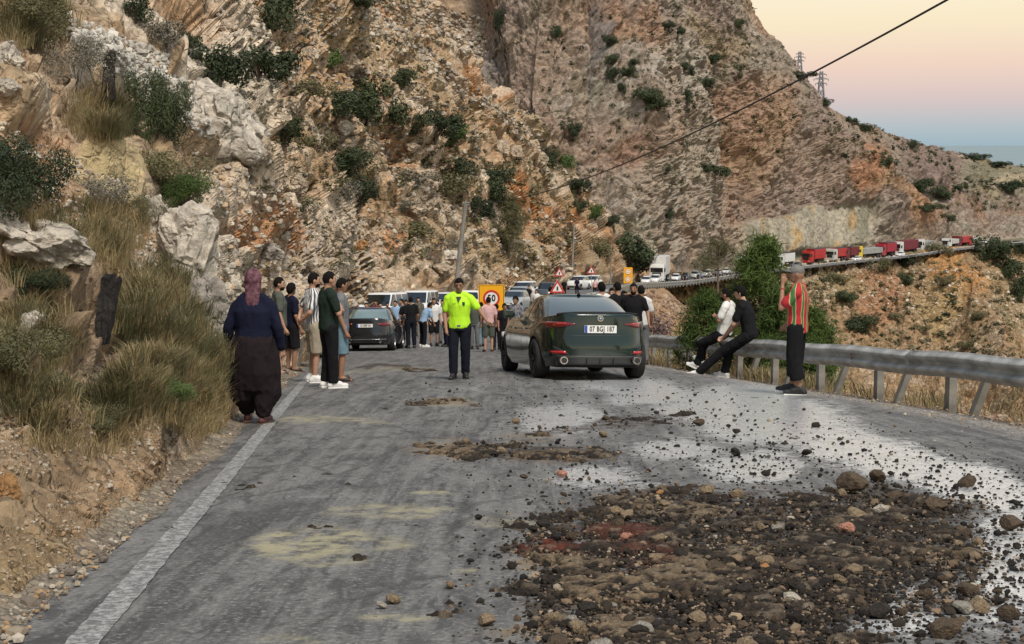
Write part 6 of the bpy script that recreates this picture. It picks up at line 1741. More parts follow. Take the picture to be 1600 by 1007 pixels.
def suv(lod=1, **k):
    d_ = dict(L=4.5, W=1.86, zb=.26, rw=.36, ra=.41, wd=.23, ymir=.62, ya=-1.32, yf=1.36,
     deck=([-2.25, -2.0, -.8, .6, 1.0, 1.9, 2.15, 2.25], [1.08, 1.12, 1.10, 1.10, 1.12, 1.06, .96, .84]), g_yf=[1.1, 1.05, .9, .74, .58, .48, .38], g_yr=[-2.1, -2.08, -2.02, -1.95, -1.86, -1.8, -1.7], g_w=[.86, .85, .83, .79, .74, .71, .66], g_z=[1.08, 1.11, 1.25, 1.38, 1.52, 1.60, 1.66]); d_.update(k); return hatch(lod, **d_)
def van(lod=1, **k):
    d_ = dict(L=4.5, W=1.82, zb=.24, rw=.32, ra=.36, wd=.21, ymir=.98, n=5, ng=6, ya=-1.35, yf=1.42, crown=.03,
     deck=([-2.25, -2.1, -.6, 1.0, 1.3, 1.9, 2.15, 2.25], [1.02, 1.05, 1.06, 1.08, 1.10, .98, .86, .74]), g_yf=[1.55, 1.5, 1.3, 1.1, .92, .82, .70], g_yr=[-2.2, -2.2, -2.18, -2.16, -2.14, -2.12, -2.06], g_w=[.87, .865, .85, .83, .80, .78, .72], g_z=[1.04, 1.07, 1.25, 1.44, 1.63, 1.73, 1.80], pil=(.2, .12), swin=[(-2.0, -.75), (-.62, .25), (.36, 1.2)], doors=[.3, -.7], handles=[.1, -.9]); d_.update(k); return hatch(lod, **d_)
def front_kit(root, c, grille=True, lettering='34 HLN 62'):
    z = float(c.ztop(np.array(c.L / 2 - .1))) if True else .7
    zh = z - .10
    for s_ in (-1, 1): band('headlamp', c, c.front_pt, s_ * .48, s_ * (c.W / 2 * .93), zh + .05, zh - .07, M_HEAD, root, .012, 7, 3, .03)
    band('grille', c, c.front_pt, -.42, .42, zh + .02, zh - .12, M_TRIM, root, .010, 10, 3, .02)
    band('lower_grille', c, c.front_pt, -.62, .62, c.zb + .24, c.zb + .13, M_TRIM, root, .010, 12, 3, .02)
    p = float(c.front_pt(np.array(0.), np.array(c.zb + .30), .02)[1])
    pl = rbox('licence_plate', .5, .012, .11, M_PLATE, root, loc=(0, p + .01, c.zb + .31), bev=.003)
def queue(kind, px, py, d, yaw, pm_, label, lod=1, front=True, y0=None, **k):
    c = {'hatch': hatch, 'suv': suv, 'van': van}[kind](lod, **k)
    x = (px - 800) / F * d
    z = float(gz(x, d)) if d < 240 else pt(px, py, d).z
    root = empty('car' if kind != 'van' else 'van', (x, d, z), 0, label, 'van' if kind == 'van' else ('suv' if kind == 'suv' else 'car'), 'vehicles halted in the queue')
    build_car(c, root, pm_)
    if front: front_kit(root, c)
    if d < 240: put(root, Vector((x, d, z)), PI + R(yaw))
    else: root.rotation_euler = (0, 0, PI + R(yaw))
    return root, c
WP = cpaint('white', (.72, .73, .72), .35, 0, .5, .08); SP_ = cpaint('silver', (.45, .50, .52), .35, .4, .6, .08); BP = MATS['paint_black']; GP = cpaint('dark_grey', (.06, .07, .075), .3, .3, .8, .1)
r_, c_ = queue('hatch', 474, 545, 41, 4, WP, 'white car half hidden behind the man in the striped shirt', front=True)
r_, c_ = queue('hatch', 548, 512, 62, 3, WP, 'white car with roof rack partly hidden behind the black sedan')
r_, c_ = queue('van', 598, 500, 78, -14, WP, 'leftmost white panel van with side windows, facing us below the rocks')
for s_ in (-.5, .5): rbox('roof_rail', .03, 1.9, .03, M_TRIM, r_, loc=(s_, -.5, 1.87), bev=.01)
r_, c_ = queue('van', 653, 494, 84, -10, WP, 'white van right of the leftmost one, its bonnet behind two bystanders', L=4.6, W=1.86)
r_, c_ = queue('hatch', 688, 480, 100, -14, WP, 'small dark windowed white car between the van and the leaning pole')
# pickup
r_, c_ = queue('suv', 733, 480, 92, -10, WP, 'white pickup truck immediately left of the yellow board', L=4.9, g_yr=[-.7, -.7, -.68, -.64, -.6, -.58, -.5], swin=[(-.6, .1), (.16, .8)])
r_, c_ = queue('suv', 768, 466, 112, -10, GP, 'dark off-roader behind the top of the yellow board')
r_, c_ = queue('hatch', 804, 466, 108, -16, SP_, 'front silver blue car of the three cars right of the yellow board')
r_, c_ = queue('hatch', 810, 460, 120, -20, SP_, 'second silver car of the three, just behind the front one')
r_, c_ = queue('suv', 818, 455, 132, -22, WP, 'third white car of the three right of the yellow board', lod=1)
r_, c_ = queue('suv', 856, 456, 128, -12, GP, 'dark suv facing us above the green sedan roof', lod=1)
r_, c_ = queue('suv', 904, 447, 178, -24, WP, 'white car left of two beside the second pole', lod=2)
r_, c_ = queue('suv', 925, 446, 184, -24, WP, 'white car right of two beside the second pole', lod=2)
FQ = [(1010, 443, 268, 'white', 'hatch', 'white car in front of the box truck, left'), (1024, 442, 272, 'white', 'suv', 'white car directly below the box truck'), (1042, 440, 284, 'dark', 'hatch', 'dark car behind the far guardrail, right of the box truck'), (1056, 439, 292, 'white', 'hatch', 'white car right of the dark one behind the far guardrail'),
      (1070, 437, 302, 'dark', 'hatch', 'second dark car along the far guardrail'), (1086, 434, 316, 'silver', 'suv', 'silver car on the bend behind the thin tree'), (1104, 431, 335, 'white', 'suv', 'white car on the bend right of the thin tree'), (1120, 428, 352, 'silver', 'hatch', 'silver blue car high on the bend'), (1134, 424, 362, 'white', 'hatch', 'last white car before the trucks')]
for px, py, d, col_, kd, lb in FQ:
    p, hdg = roadpos(px, -1.8)
    pmx = {'white': WP, 'dark': GP, 'silver': SP_}[col_]
    c = {'hatch': hatch, 'suv': suv}[kd](2)
    root = empty('car', p, hdg, lb, 'car', 'vehicles halted in the queue'); build_car(c, root, pmx); front_kit(root, c)
# ---- trucks
def truck_cab(root, m, w_=2.5, h=3.1, y=0, l=2.2, lod=1):
    # profile in YZ extruded across X
    P = [(-l, .55), (-l, h - .15), (-l + .3, h), (-.35, h), (-.05, h - .75), (0.0, 1.75), (0.06, 1.1), (.06, .45)]
    bm = bmesh.new(); vs_ = [bm.verts.new((-w_ / 2, yy_ + y, z)) for yy_, z in P]; f = bm.faces.new(vs_)
    ex = bmesh.ops.extrude_face_region(bm, geom=[f]); bmesh.ops.translate(bm, verts=[v for v in ex['geom'] if isinstance(v, bmesh.types.BMVert)], vec=(w_, 0, 0))
    bmesh.ops.recalc_face_normals(bm, faces=bm.faces); bmesh.ops.bevel(bm, geom=bm.edges[:], offset=.08, segments=2, affect='EDGES')
    me = bpy.data.meshes.new('cab'); bm.to_mesh(me); bm.free(); me.materials.append(m); cab = link('cab', me, root)
    V = [(-w_ * .44, y + .012, 1.72), (w_ * .44, y + .012, 1.72), (w_ * .42, y - .045, h - .72), (-w_ * .42, y - .045, h - .72)]
    V += [(a, b + .03, c_) for a, b, c_ in V]
    link('windscreen', npmesh('windscreen', V, [(0, 1, 2, 3), (4, 5, 6, 7), (0, 1, 5, 4), (1, 2, 6, 5), (2, 3, 7, 6), (3, 0, 4, 7)], M_GLASS, smooth=False), root)
    for s_ in (-1, 1):
        rbox('side_window', .03, .85, .7, M_GLASS, root, loc=(s_ * (w_ / 2 + .005), y - .75, 2.05), bev=.01)
        rbox('headlamp', .42, .08, .22, M_HEAD, root, loc=(s_ * (w_ / 2 - .32), y + .08, .78), bev=.03)
        rbox('mirror', .16, .14, .62, M_TRIM, root, loc=(s_ * (w_ / 2 + .18), y - .1, 2.15), bev=.04)
    rbox('grille', w_ * .62, .06, .62, M_TRIM, root, loc=(0, y + .075, 1.35), bev=.02); rbox('bumper', w_ * .98, .25, .38, m, root, loc=(0, y + .02, .55), bev=.06)
    rbox('sun_visor', w_ * .86, .3, .05, M_TRIM, root, loc=(0, y + .02, h - .62), rot=(-.3, 0, 0), bev=.01)
def truck(px, d, yaw, cabm, label, bodyk='dump', bm_=None, bl=6.0, bh=1.9, h=3.1, cat='truck'):
    p, hdg = roadpos(px, -1.9)
    root = empty('truck', p, hdg, label, cat, 'trucks halted in the queue on the far road'); root.scale = (1.12, 1.0, 1.22)
    truck_cab(root, cabm, h=h)
    rbox('chassis', .9, bl + 2.2, .28, M_UNDER, root, loc=(0, -2.2 - bl / 2, .92), bev=.03)
    y0 = -2.5; zb_ = 1.15
    if bodyk == 'box':
        rbox('cargo_box', 2.5, bl, bh, bm_, root, loc=(0, y0 - bl / 2, zb_ + bh / 2), bev=.04)
    elif bodyk in ('dump', 'tarp'):
        P = [(-1.2, 0), (1.2, 0), (1.25, bh), (-1.25, bh)]
        b = rbox('dump_body', 2.5, bl, bh, bm_, root, loc=(0, y0 - bl / 2, zb_ + bh / 2), bev=.05)
        for k in range(6): rbox('rib', 2.58, .10, bh * .92, bm_, root, loc=(0, y0 - .4 - (bl - .8) * k / 5, zb_ + bh / 2), bev=.02)
        rbox('headboard', 2.5, .5, .12, bm_, root, loc=(0, y0 + .25, zb_ + bh + .05), bev=.02)
        rbox('tarpaulin', 2.3, bl * .95, .18, mat('tarp_dark', (.05, .05, .055), .8), root, loc=(0, y0 - bl / 2, zb_ + bh + .05), bev=.06)
    ys_ = [-.95, -2.2 - bl + 1.0, -2.2 - bl + 2.3] + ([-3.2] if bl > 8 else [])
    for y in ys_:
        for s_ in (-1, 1): wheel_parts(root, s_ * 1.08, y, .5, .32, M_RIM, 6, 0, 2, s_)
    return root
TRED = cpaint('truck_red', (.42, .025, .02), .4, 0, .4, .1); TWH = cpaint('truck_white', (.68, .68, .66), .4, 0, .3, .08); TYE = cpaint('truck_yellow', (.72, .52, .02), .4, 0, .4, .08); TDR = cpaint('truck_dark_red', (.15, .018, .02), .45, 0, .3, .2); TMAR = mat('maroon_side', (.16, .025, .035), .55, var=.1); TGRY = mat('grey_side', (.30, .31, .29), .6, var=.15, scale=1); TBLK = mat('black_side', (.035, .035, .035), .6)
TCRIM = cpaint('truck_crimson', (.32, .015, .03), .4, 0, .4, .1); TGW = mat('dusty_white', (.5, .49, .46), .6, var=.2)
truck(1027, 279, -26, TWH, 'white box truck with tall cargo box, on the bend behind the white cars', 'box', TWH, 5.5, 2.9, 3.0)
truck(1160, 392, -38, TWH, 'white truck just above the seated man in the white tee', 'box', TGRY, 5, 1.7, 3.1)
truck(1214, 407, -50, TWH, 'white truck with a black topped body, leading the truck queue', 'dump', TWH, 5.5, 1.9, 3.0)
truck(1261, 419, -58, TRED, 'bright red dump truck in front of its dusty neighbour', 'dump', TRED, 6, 2.2, 3.1)
truck(1294, 428, -60, TGW, 'dusty white and red dump truck behind the bright red one', 'dump', TRED, 5, 1.9, 3.0)
truck(1314, 434, -60, TDR, 'dark maroon dump truck directly before the yellow cab', 'dump', TDR, 5, 1.9, 3.0)
truck(1335, 440.5, -61, TYE, 'yellow cab truck with a long low grey trailer', 'box', TGRY, 11.0, 1.3, 3.2, 'truck')
truck(1373, 452, -60, TCRIM, 'crimson red dump truck right of the grey trailer', 'dump', TCRIM, 6, 2.2, 3.2)
truck(1399, 460, -60, TWH, 'white cab truck with a maroon box trailer', 'box', TMAR, 10.5, 2.3, 3.3)
truck(1433, 470, -60, TWH, 'white cab truck with a grey trailer, right of the maroon one', 'box', TGRY, 8, 1.4, 3.2)
truck(1474, 483, -60, TWH, 'small white truck beyond the dark trees on the far road', 'box', TGW, 5, 1.2, 2.6)
truck(1490, 487, -60, TDR, 'dark red truck near the end of the queue', 'box', TRED, 6, 1.6, 3.0)
truck(1509, 493, -60, TRED, 'red and white truck, last of the queue', 'box', TGW, 5, 1.3, 2.8)
for px, d, mm, kd, lb, off in [(1243, 412, GP, 'hatch', 'dark car between the white and the bright red truck', -2), (1338, 433, WP, 'hatch', 'small white car passing in front of the yellow truck', -5), (1408, 455, WP, 'hatch', 'white car driving below the maroon trailer', -5), (1533, 500, WP, 'suv', 'white car alone at the far right end of the road', 0), (1462, 478, WP, 'suv', 'white car beside the dark tree on the far road', 0)]:
    p, hdg = roadpos(px, 1.8 if off < 0 else -1.8)
    root = empty('car', p, hdg, lb, 'car', 'vehicles halted in the queue'); c = {'hatch': hatch, 'suv': suv}[kd](2); build_car(c, root, mm); front_kit(root, c)
# ------------------------------------------------------------ people
SKIN = {k: mat('skin_' + k, c, .6, var=.1, scale=9) for k, c in {'a': (.42, .24, .16), 'b': (.30, .16, .10), 'c': (.50, .30, .21)}.items()}
M_HAIR = mat('hair_black', (.008, .007, .006), .85, bump=.8, bscale=60, spec=.15); M_HAIRG = mat('hair_grey', (.22, .21, .20), .8, bump=.8, bscale=60)
M_EYE = mat('eye_dark', (.02, .015, .012), .3)
def V3(*a): return Vector(a)
def capsule(p0, p1, r0, r1, n=12, sx_=1, sy_=1):
    p0, p1 = Vector(p0), Vector(p1); ax = p1 - p0; L = ax.length
    z = ax.normalized() if L > 1e-6 else Vector((0, 0, 1)); a = z.orthogonal().normalized() if abs(z.z) < .99 else Vector((1, 0, 0)); b = z.cross(a)
    rows = []
    for k in range(1, 5):
        th = PI / 2 * (1 - k / 4); rows.append((p0 - z * r0 * math.sin(th), r0 * math.cos(th)))
    for k in range(1, 4): t = k / 4; rows.append((p0.lerp(p1, t), r0 + (r1 - r0) * t))
    for k in range(0, 4):
        th = PI / 2 * k / 4; rows.append((p1 + z * r1 * math.sin(th), r1 * math.cos(th)))
    V = [(p0 - z * r0)[:]]; Fq = []
    for c_, r_ in rows:
        for k in range(n):
            th = 2 * PI * k / n; V.append((c_ + a * math.cos(th) * r_ * sx_ + b * math.sin(th) * r_ * sy_)[:])
    V.append((p1 + z * r1)[:])
    return V, rings_faces(len(rows), n)
def rings_faces(m, n):
    F_ = []
    for k in range(n): F_.append((0, 1 + (k + 1) % n, 1 + k))
    for i in range(m - 1):
        for k in range(n): F_.append((1 + i * n + k, 1 + i * n + (k + 1) % n, 1 + (i + 1) * n + (k + 1) % n, 1 + (i + 1) * n + k))
    e = 1 + m * n
    for k in range(n): F_.append((1 + (m - 1) * n + k, 1 + (m - 1) * n + (k + 1) % n, e))
    return F_
def stack(rings, n=20):
    """rings: (center, rx, ry[, yaw]) ; horizontal-ish ellipses, closed at both ends, oriented to follow the spine"""
    V = []; C = [Vector(r_[0]) for r_ in rings]
    up = []
    for i in range(len(C)):
        t = (C[min(i + 1, len(C) - 1)] - C[max(i - 1, 0)]).normalized(); up.append(t)
    V.append((C[0] - up[0] * .01)[:])
    for i, r_ in enumerate(rings):
        yaw = r_[3] if len(r_) > 3 else 0
        X_ = Vector((math.cos(yaw), math.sin(yaw), 0)); X_ = (X_ - up[i] * X_.dot(up[i])).normalized(); Y_ = up[i].cross(X_)
        for k in range(n):
            th = 2 * PI * k / n; V.append((C[i] + X_ * math.cos(th) * r_[1] + Y_ * math.sin(th) * r_[2])[:])
    V.append((C[-1] + up[-1] * .01)[:])
    return V, rings_faces(len(rings), n)
def ellipsoid(c, r, rotz=0):
    V = IC2 * np.array(r); ca, sa = math.cos(rotz), math.sin(rotz)
    V = np.stack([V[:, 0] * ca - V[:, 1] * sa, V[:, 0] * sa + V[:, 1] * ca, V[:, 2]], 1) + np.array(c)
    return V.tolist(), IF2.tolist()
def fuse(name, prims, vox, m, parent, smooth=2, ratio=None, disp=0, seed=0, dscale=.12):
    bm = bmesh.new()
    for V, F_ in prims:
        vs_ = [bm.verts.new(v) for v in V]
        for f in F_:
            try: bm.faces.new([vs_[i] for i in f])
            except Exception: pass
    bmesh.ops.recalc_face_normals(bm, faces=bm.faces)
    me = bpy.data.meshes.new(name); bm.to_mesh(me); bm.free()
    o = bpy.data.objects.new(name, me); COL.objects.link(o)
    r_ = o.modifiers.new('r', 'REMESH'); r_.mode = 'VOXEL'; r_.voxel_size = vox; r_.use_smooth_shade = True
    if smooth: s_ = o.modifiers.new('s', 'SMOOTH'); s_.iterations = smooth; s_.factor = .5
    if ratio: d_ = o.modifiers.new('d', 'DECIMATE'); d_.ratio = ratio
    dg = bpy.context.evaluated_depsgraph_get(); dg.update()
    m2 = bpy.data.meshes.new_from_object(o.evaluated_get(dg)); m2.name = name
    bpy.data.objects.remove(o)
    n = len(m2.vertices)
    if disp and n:
        co = np.empty(n * 3, dtype=np.float32); m2.vertices.foreach_get('co', co); co = co.reshape(-1, 3)
        no = np.empty(n * 3, dtype=np.float32); m2.vertex_normals.foreach_get('vector', no); no = no.reshape(-1, 3)
        q = co / [dscale, dscale, dscale * 2.2]
        w_ = 1 - np.abs(fbm(q, 3, seed)) * 2.2
        co = co + no * (w_ * disp)[:, None]
        m2.vertices.foreach_set('co', co.astype(np.float32).ravel())
    m2.materials.clear(); m2.materials.append(m)
    m2.polygons.foreach_set('use_smooth', np.ones(len(m2.polygons), bool)); m2.update()
    return link(name, m2, parent)
def lp(a, b, t): return Vector(a).lerp(Vector(b), t)
def person(loc, yaw, label, H=1.76, top='polo', tcol=None, tslv='short', bot='long', bcol=None, shoes='white', skin='a', hair='short', pose=None, lod=0, broad=1.0, group=None, beard=False, extras=None, hairm=None, belly=.0, seed=0, headyaw=0, headtilt=0):
    """+Y forward, +X the person's right side"""
    s = H / 1.76
    root = empty('person', loc, yaw, label, 'person', group)
    J = dict(hipz=.93, pel=V3(0, 0, .95), chest=V3(0, .0, 1.30), neck=V3(0, -.01, 1.49), head=V3(0, .02, 1.645),
             shR=V3(.178, -.01, 1.405), shL=V3(-.178, -.01, 1.405), elR=V3(.235, -.03, 1.14), elL=V3(-.235, -.03, 1.14), haR=V3(.245, .06, .89), haL=V3(-.245, .06, .89),
             hiR=V3(.095, 0, .92), hiL=V3(-.095, 0, .92), knR=V3(.105, .02, .50), knL=V3(-.105, .02, .50), anR=V3(.11, -.02, .09), anL=V3(-.11, -.02, .09), ftR=V3(.03, .16, -.045), ftL=V3(-.03, .16, -.045),
             fgR=None, fgL=None)
    if pose: J.update(pose)
    for k in ('shR', 'shL', 'elR', 'elL', 'haR', 'haL', 'hiR', 'hiL'):
        if not (pose and k in pose): J[k] = V3(J[k].x * (1 + (broad - 1) * .8), J[k].y, J[k].z)
    for k, v in list(J.items()):
        if isinstance(v, Vector): J[k] = v * s
    B = broad
    vox = [.0105, .018, .026][lod] * s; cv = [.0125, .02, .03][lod] * s
    rat = [.55, .5, .6][lod]
    pel, ch, nk, hd = J['pel'], J['chest'], J['neck'], J['head']
    def st(*r): return r
    prims = []
    # torso
    wv = lp(pel, ch, .42); up_ = (nk - pel).normalized()
    shv = (J['shR'] - J['shL']); yw = math.atan2(shv.y, shv.x)
    prims.append(stack([(pel - up_ * .08 * s, .13 * s * B, .10 * s * B), (pel, .16 * s * B, .115 * s * B), (wv, .135 * s * B, .10 * s * B), (ch, .165 * s * B, .115 * s * B, yw), (lp(ch, nk, .55), .165 * s, .095 * s, yw), (lp(ch, nk, .88), .085 * s, .07 * s, yw), (nk, .055 * s, .055 * s)], 16))
    prims.append(capsule(nk - up_ * .03, hd - V3(0, .02, .03) * s, .056 * s, .052 * s))
    hy = yaw * 0 + headyaw; fw = V3(-math.sin(hy), math.cos(hy), -headtilt).normalized(); rt = V3(math.cos(hy), math.sin(hy), 0); hu = rt.cross(fw).normalized()
    def hp(x, y, z): return hd + (rt * x + fw * y + hu * z) * s
    hs = 1.0
    V = IC3 * [.078, .097, .110]
    V = np.array([hp(*v)[:] for v in V]); prims.append((V.tolist(), IF3.tolist()))
    V = IC2 * [.056, .062, .060] + [0, .035, -.065]; prims.append(([hp(*v)[:] for v in V], IF2.tolist()))          # jaw
    prims.append(capsule(hp(0, .088, .012), hp(0, .108, -.022), .011 * s, .016 * s, 8))        # nose
    prims.append(capsule(hp(-.022, .086, -.052), hp(.022, .086, -.052), .011 * s, .011 * s, 8))  # mouth
    prims.append(capsule(hp(-.04, .082, .03), hp(.04, .082, .03), .012 * s, .012 * s, 8))        # brow
    for q in (-1, 1): prims.append(ellipsoid(hp(q * .078, -.005, -.008)[:], (.012 * s, .02 * s, .032 * s), hy))
    # arms, hands
    for S_, q in (('R', 1), ('L', -1)):
        sh, el, ha = J['sh' + S_], J['el' + S_], J['ha' + S_]
        prims.append(capsule(lp(nk, sh, .5), sh, .07 * s, .062 * s)); prims.append(capsule(sh, el, .052 * s * B ** .5, .042 * s)); prims.append(capsule(el, ha, .043 * s, .027 * s))
        d_ = (ha - el).normalized(); fg = J['fg' + S_]; fd = fg.normalized() if fg else (d_ + V3(0, .12, 0)).normalized()
        sd_ = fd.cross(V3(-q, .25, 0)).normalized()           # across the palm
        pc = ha + fd * .05 * s
        if lod < 2:
            prims.append(capsule(ha, ha + fd * .085 * s, .026 * s, .034 * s, 10))
            nrm = fd.cross(sd_).normalized() * (-q)
            for i, (o_, L) in enumerate(((-.028, .062), (-.010, .072), (.010, .068), (.028, .052))):
                b0 = ha + fd * .085 * s + sd_ * o_ * s; m_ = b0 + (fd + nrm * .28).normalized() * L * .55 * s; e_ = m_ + (fd + nrm * .8).normalized() * L * .45 * s
                rf = .0098 * s if lod == 0 else .012 * s
                prims.append(capsule(b0 - fd * .03 * s, m_, rf * 1.05, rf, 8)); prims.append(capsule(m_, e_, rf, rf * .9, 8))
            tb = ha + fd * .03 * s - sd_ * .022 * s; tm = tb + (fd - sd_ * .75).normalized() * .042 * s
            prims.append(capsule(tb, tm, .012 * s, .0115 * s, 8)); prims.append(capsule(tm, tm + (fd - sd_ * .2).normalized() * .03 * s, .0112 * s, .010 * s, 8))
        else: prims.append(capsule(ha, ha + fd * .12 * s, .028 * s, .03 * s, 8))
        hi, kn, an = J['hi' + S_], J['kn' + S_], J['an' + S_]
        prims.append(capsule(hi, kn, .088 * s * B ** .5, .055 * s)); prims.append(capsule(lp(kn, an, .0), lp(kn, an, .45), .053 * s, .052 * s)); prims.append(capsule(lp(kn, an, .4), an, .051 * s, .036 * s))
        prims.append(capsule(an, an + J['ft' + S_], .04 * s, .03 * s))
    fuse('body', prims, vox, SKIN[skin], root, 2, rat)
    # face details
    if lod < 2:
        for q in (-1, 1):
            e = ellipsoid(hp(q * .031, .088, .008)[:], (.012 * s, .008 * s, .006 * s), hy); link('eye', npmesh('eye', e[0], e[1], M_EYE), root)
            b = capsule(hp(q * .016, .096, .034), hp(q * .050, .084, .032), .006 * s, .004 * s, 6); link('eyebrow', tri_mesh('eyebrow', b, M_HAIR), root)
    # top garment
    bm_ = tcol
    pr_ = []
    e_ = .016 * s
    lowz = J.get('hem', .0)
    hemc = pel - up_ * (.055 + lowz) * s
    bel = V3(0, belly, 0) * s
    pr_.append(stack([(hemc + bel * .3, .178 * s * B, .128 * s * B), (pel + bel * .6, .176 * s * B, .13 * s * B), (wv + bel, .162 * s * B, .122 * s * B), (ch, .188 * s * B, .132 * s * B, yw), (lp(ch, nk, .55), .188 * s, .112 * s, yw), (lp(ch, nk, .86), .115 * s, .085 * s, yw), (lp(ch, nk, .99), .072 * s, .068 * s)], 24))
    for S_ in 'RL':
        sh, el, ha = J['sh' + S_], J['el' + S_], J['ha' + S_]
        pr_.append(capsule(lp(nk, sh, .45), sh, .078 * s, .072 * s))
        if tslv == 'short': pr_.append(capsule(sh, lp(sh, el, .68), .066 * s * B ** .3, .066 * s))
        elif tslv == 'long': pr_.append(capsule(sh, el, .066 * s * B ** .4, .056 * s * B ** .3)); pr_.append(capsule(el, lp(el, ha, .94), .056 * s * B ** .3, .043 * s))
    tp = fuse({'cardigan': 'cardigan', 'polo': 'polo_shirt', 'shirt': 'shirt'}.get(top, 't_shirt'), pr_, cv, tcol, root, 2, rat, disp=[.011, .008, .006][lod], seed=seed, dscale=.095)
    if top == 'polo' and lod == 0:
        P = []
        for k in range(20):
            a = 2 * PI * k / 20; c0 = lp(ch, nk, .93); P.append([(c0 + V3(math.cos(a) * .078, math.sin(a) * .074, -.012 + (-.03 if math.sin(a) > .8 else 0)) * s)[:], (lp(ch, nk, 1.06) + V3(math.cos(a) * .064, math.sin(a) * .066, .0) * s)[:]])
        o = link('collar', npmesh('collar', np.array(P), grid_faces(20, 2, wrap_u=True), J.get('collarm', tcol)), root); md = o.modifiers.new('s', 'SOLIDIFY'); md.thickness = .008
    # bottoms
    pr_ = []
    if bot != 'shalwar':
        pr_.append(stack([(pel - up_ * .10 * s, .150 * s * B, .122 * s * B), (pel - up_ * .03 * s, .170 * s * B, .124 * s * B), (pel + up_ * .04 * s, .162 * s * B, .116 * s * B)], 20))
    for S_ in 'RL':
        hi, kn, an = J['hi' + S_], J['kn' + S_], J['an' + S_]
        if bot == 'long':
            pr_.append(capsule(hi, kn, .102 * s * B ** .5, .078 * s)); pr_.append(stack([(kn, .078 * s, .078 * s), (lp(kn, an, .5), .072 * s, .074 * s), (lp(kn, an, .97), .068 * s, .072 * s)], 16))
        elif bot == 'short':
            pr_.append(capsule(hi, lp(hi, kn, .5), .106 * s * B ** .5, .098 * s)); pr_.append(stack([(lp(hi, kn, .3), .100 * s, .100 * s), (lp(hi, kn, 1.02), .090 * s, .094 * s)], 16))
        elif bot == 'capri':
            pr_.append(capsule(hi, kn, .108 * s * B ** .5, .095 * s)); pr_.append(stack([(kn, .095 * s, .097 * s), (lp(kn, an, .66), .092 * s, .096 * s)], 16))
        elif bot == 'shalwar': pass
    if bot == 'shalwar':
        pr_.append(stack([(V3(0, 0, .34) * s, .12 * s, .09 * s), (V3(0, 0, .42) * s, .215 * s * B, .15 * s * B), (V3(0, -.01, .6) * s, .225 * s * B, .17 * s * B), (V3(0, -.01, .8) * s, .215 * s * B, .17 * s * B), (V3(0, 0, .95) * s, .195 * s * B, .15 * s * B), (V3(0, 0, 1.02) * s, .17 * s * B, .13 * s * B)], 28))
        for S_ in 'RL':
            an = J['an' + S_]; q = 1 if S_ == 'R' else -1
            pr_.append(stack([(an + V3(0, 0, .02) * s, .062 * s, .07 * s), (an + V3(q * .01, 0, .12) * s, .095 * s, .10 * s), (V3(q * .135, 0, .34) * s, .12 * s * B, .13 * s * B), (V3(q * .12, -.01, .6) * s, .12 * s * B, .15 * s * B)], 20))
    if bcol is not None:
        fuse({'short': 'shorts', 'shalwar': 'baggy_trousers', 'capri': 'cropped_trousers'}.get(bot, 'trousers'), pr_, cv, bcol, root, 2, rat, disp=[.011, .008, .006][lod] * (1.6 if bot == 'shalwar' else 1), seed=seed + 3, dscale=.075)
    # shoes
    SH = {'white': (mat('shoe_white', (.72, .72, .70), .6), mat('sole_white', (.75, .75, .73), .7)), 'black': (mat('shoe_black', (.02, .02, .02), .6), mat('sole_black', (.03, .03, .03), .7)), 'sport': (mat('shoe_black', (.02, .02, .02), .6), mat('sole_white', (.7, .7, .68), .7)), 'sandal': (mat('shoe_black', (.02, .02, .02), .6), mat('sole_brown', (.10, .06, .04), .7)), 'slipper': (mat('slipper_brown', (.09, .03, .03), .7), mat('sole_brown', (.10, .06, .04), .7)), 'grey': (mat('shoe_grey', (.4, .4, .4), .6), mat('sole_white', (.7, .7, .68), .7))}[shoes]
    for S_ in 'RL':
        an, ft = J['an' + S_], J['ft' + S_]; dz = V3(0, 0, 0)
        toe = an + ft; f_ = V3(ft.x, ft.y, 0).normalized(); fz = J.get('tip' + S_, None)
        heel = an - f_ * .045 * s + V3(0, 0, -.035) * s
        big = shoes not in ('sandal',)
        p2 = [capsule(heel, lp(heel, toe, .5) + V3(0, 0, .0), .044 * s, .047 * s), capsule(lp(heel, toe, .5), toe + f_ * .03 * s, .047 * s, .036 * s)]
        if big and shoes != 'slipper': p2.append(capsule(an + V3(0, 0, .012 * s), heel, .052 * s, .052 * s)); p2.append(capsule(an + V3(0, 0, .0), lp(an, toe, .6) + V3(0, 0, .006 * s), .052 * s, .046 * s))
        if shoes in ('sandal', 'slipper'): p2 = [capsule(lp(heel, toe, .55), lp(heel, toe, .85), .05 * s, .045 * s)] if shoes == 'sandal' else p2
        sh_ = fuse('shoe', p2, [.010, .018, .03][lod] * s, SH[0], root, 1, .5)
        L = (toe - heel).length + .10 * s
        c0 = lp(heel, toe, .5) + f_ * .006
        so = rbox('sole', .098 * s, L, .028 * s, SH[1], root, loc=c0 + V3(0, 0, -.036 * s), rot=(math.atan2(ft.z + .045 * s, max(V3(ft.x, ft.y, 0).length, .02)), 0, math.atan2(-f_.x, f_.y)), bev=.013)
    # hair, cap, scarf, beard
    hm = hairm or M_HAIR
    pr_ = []
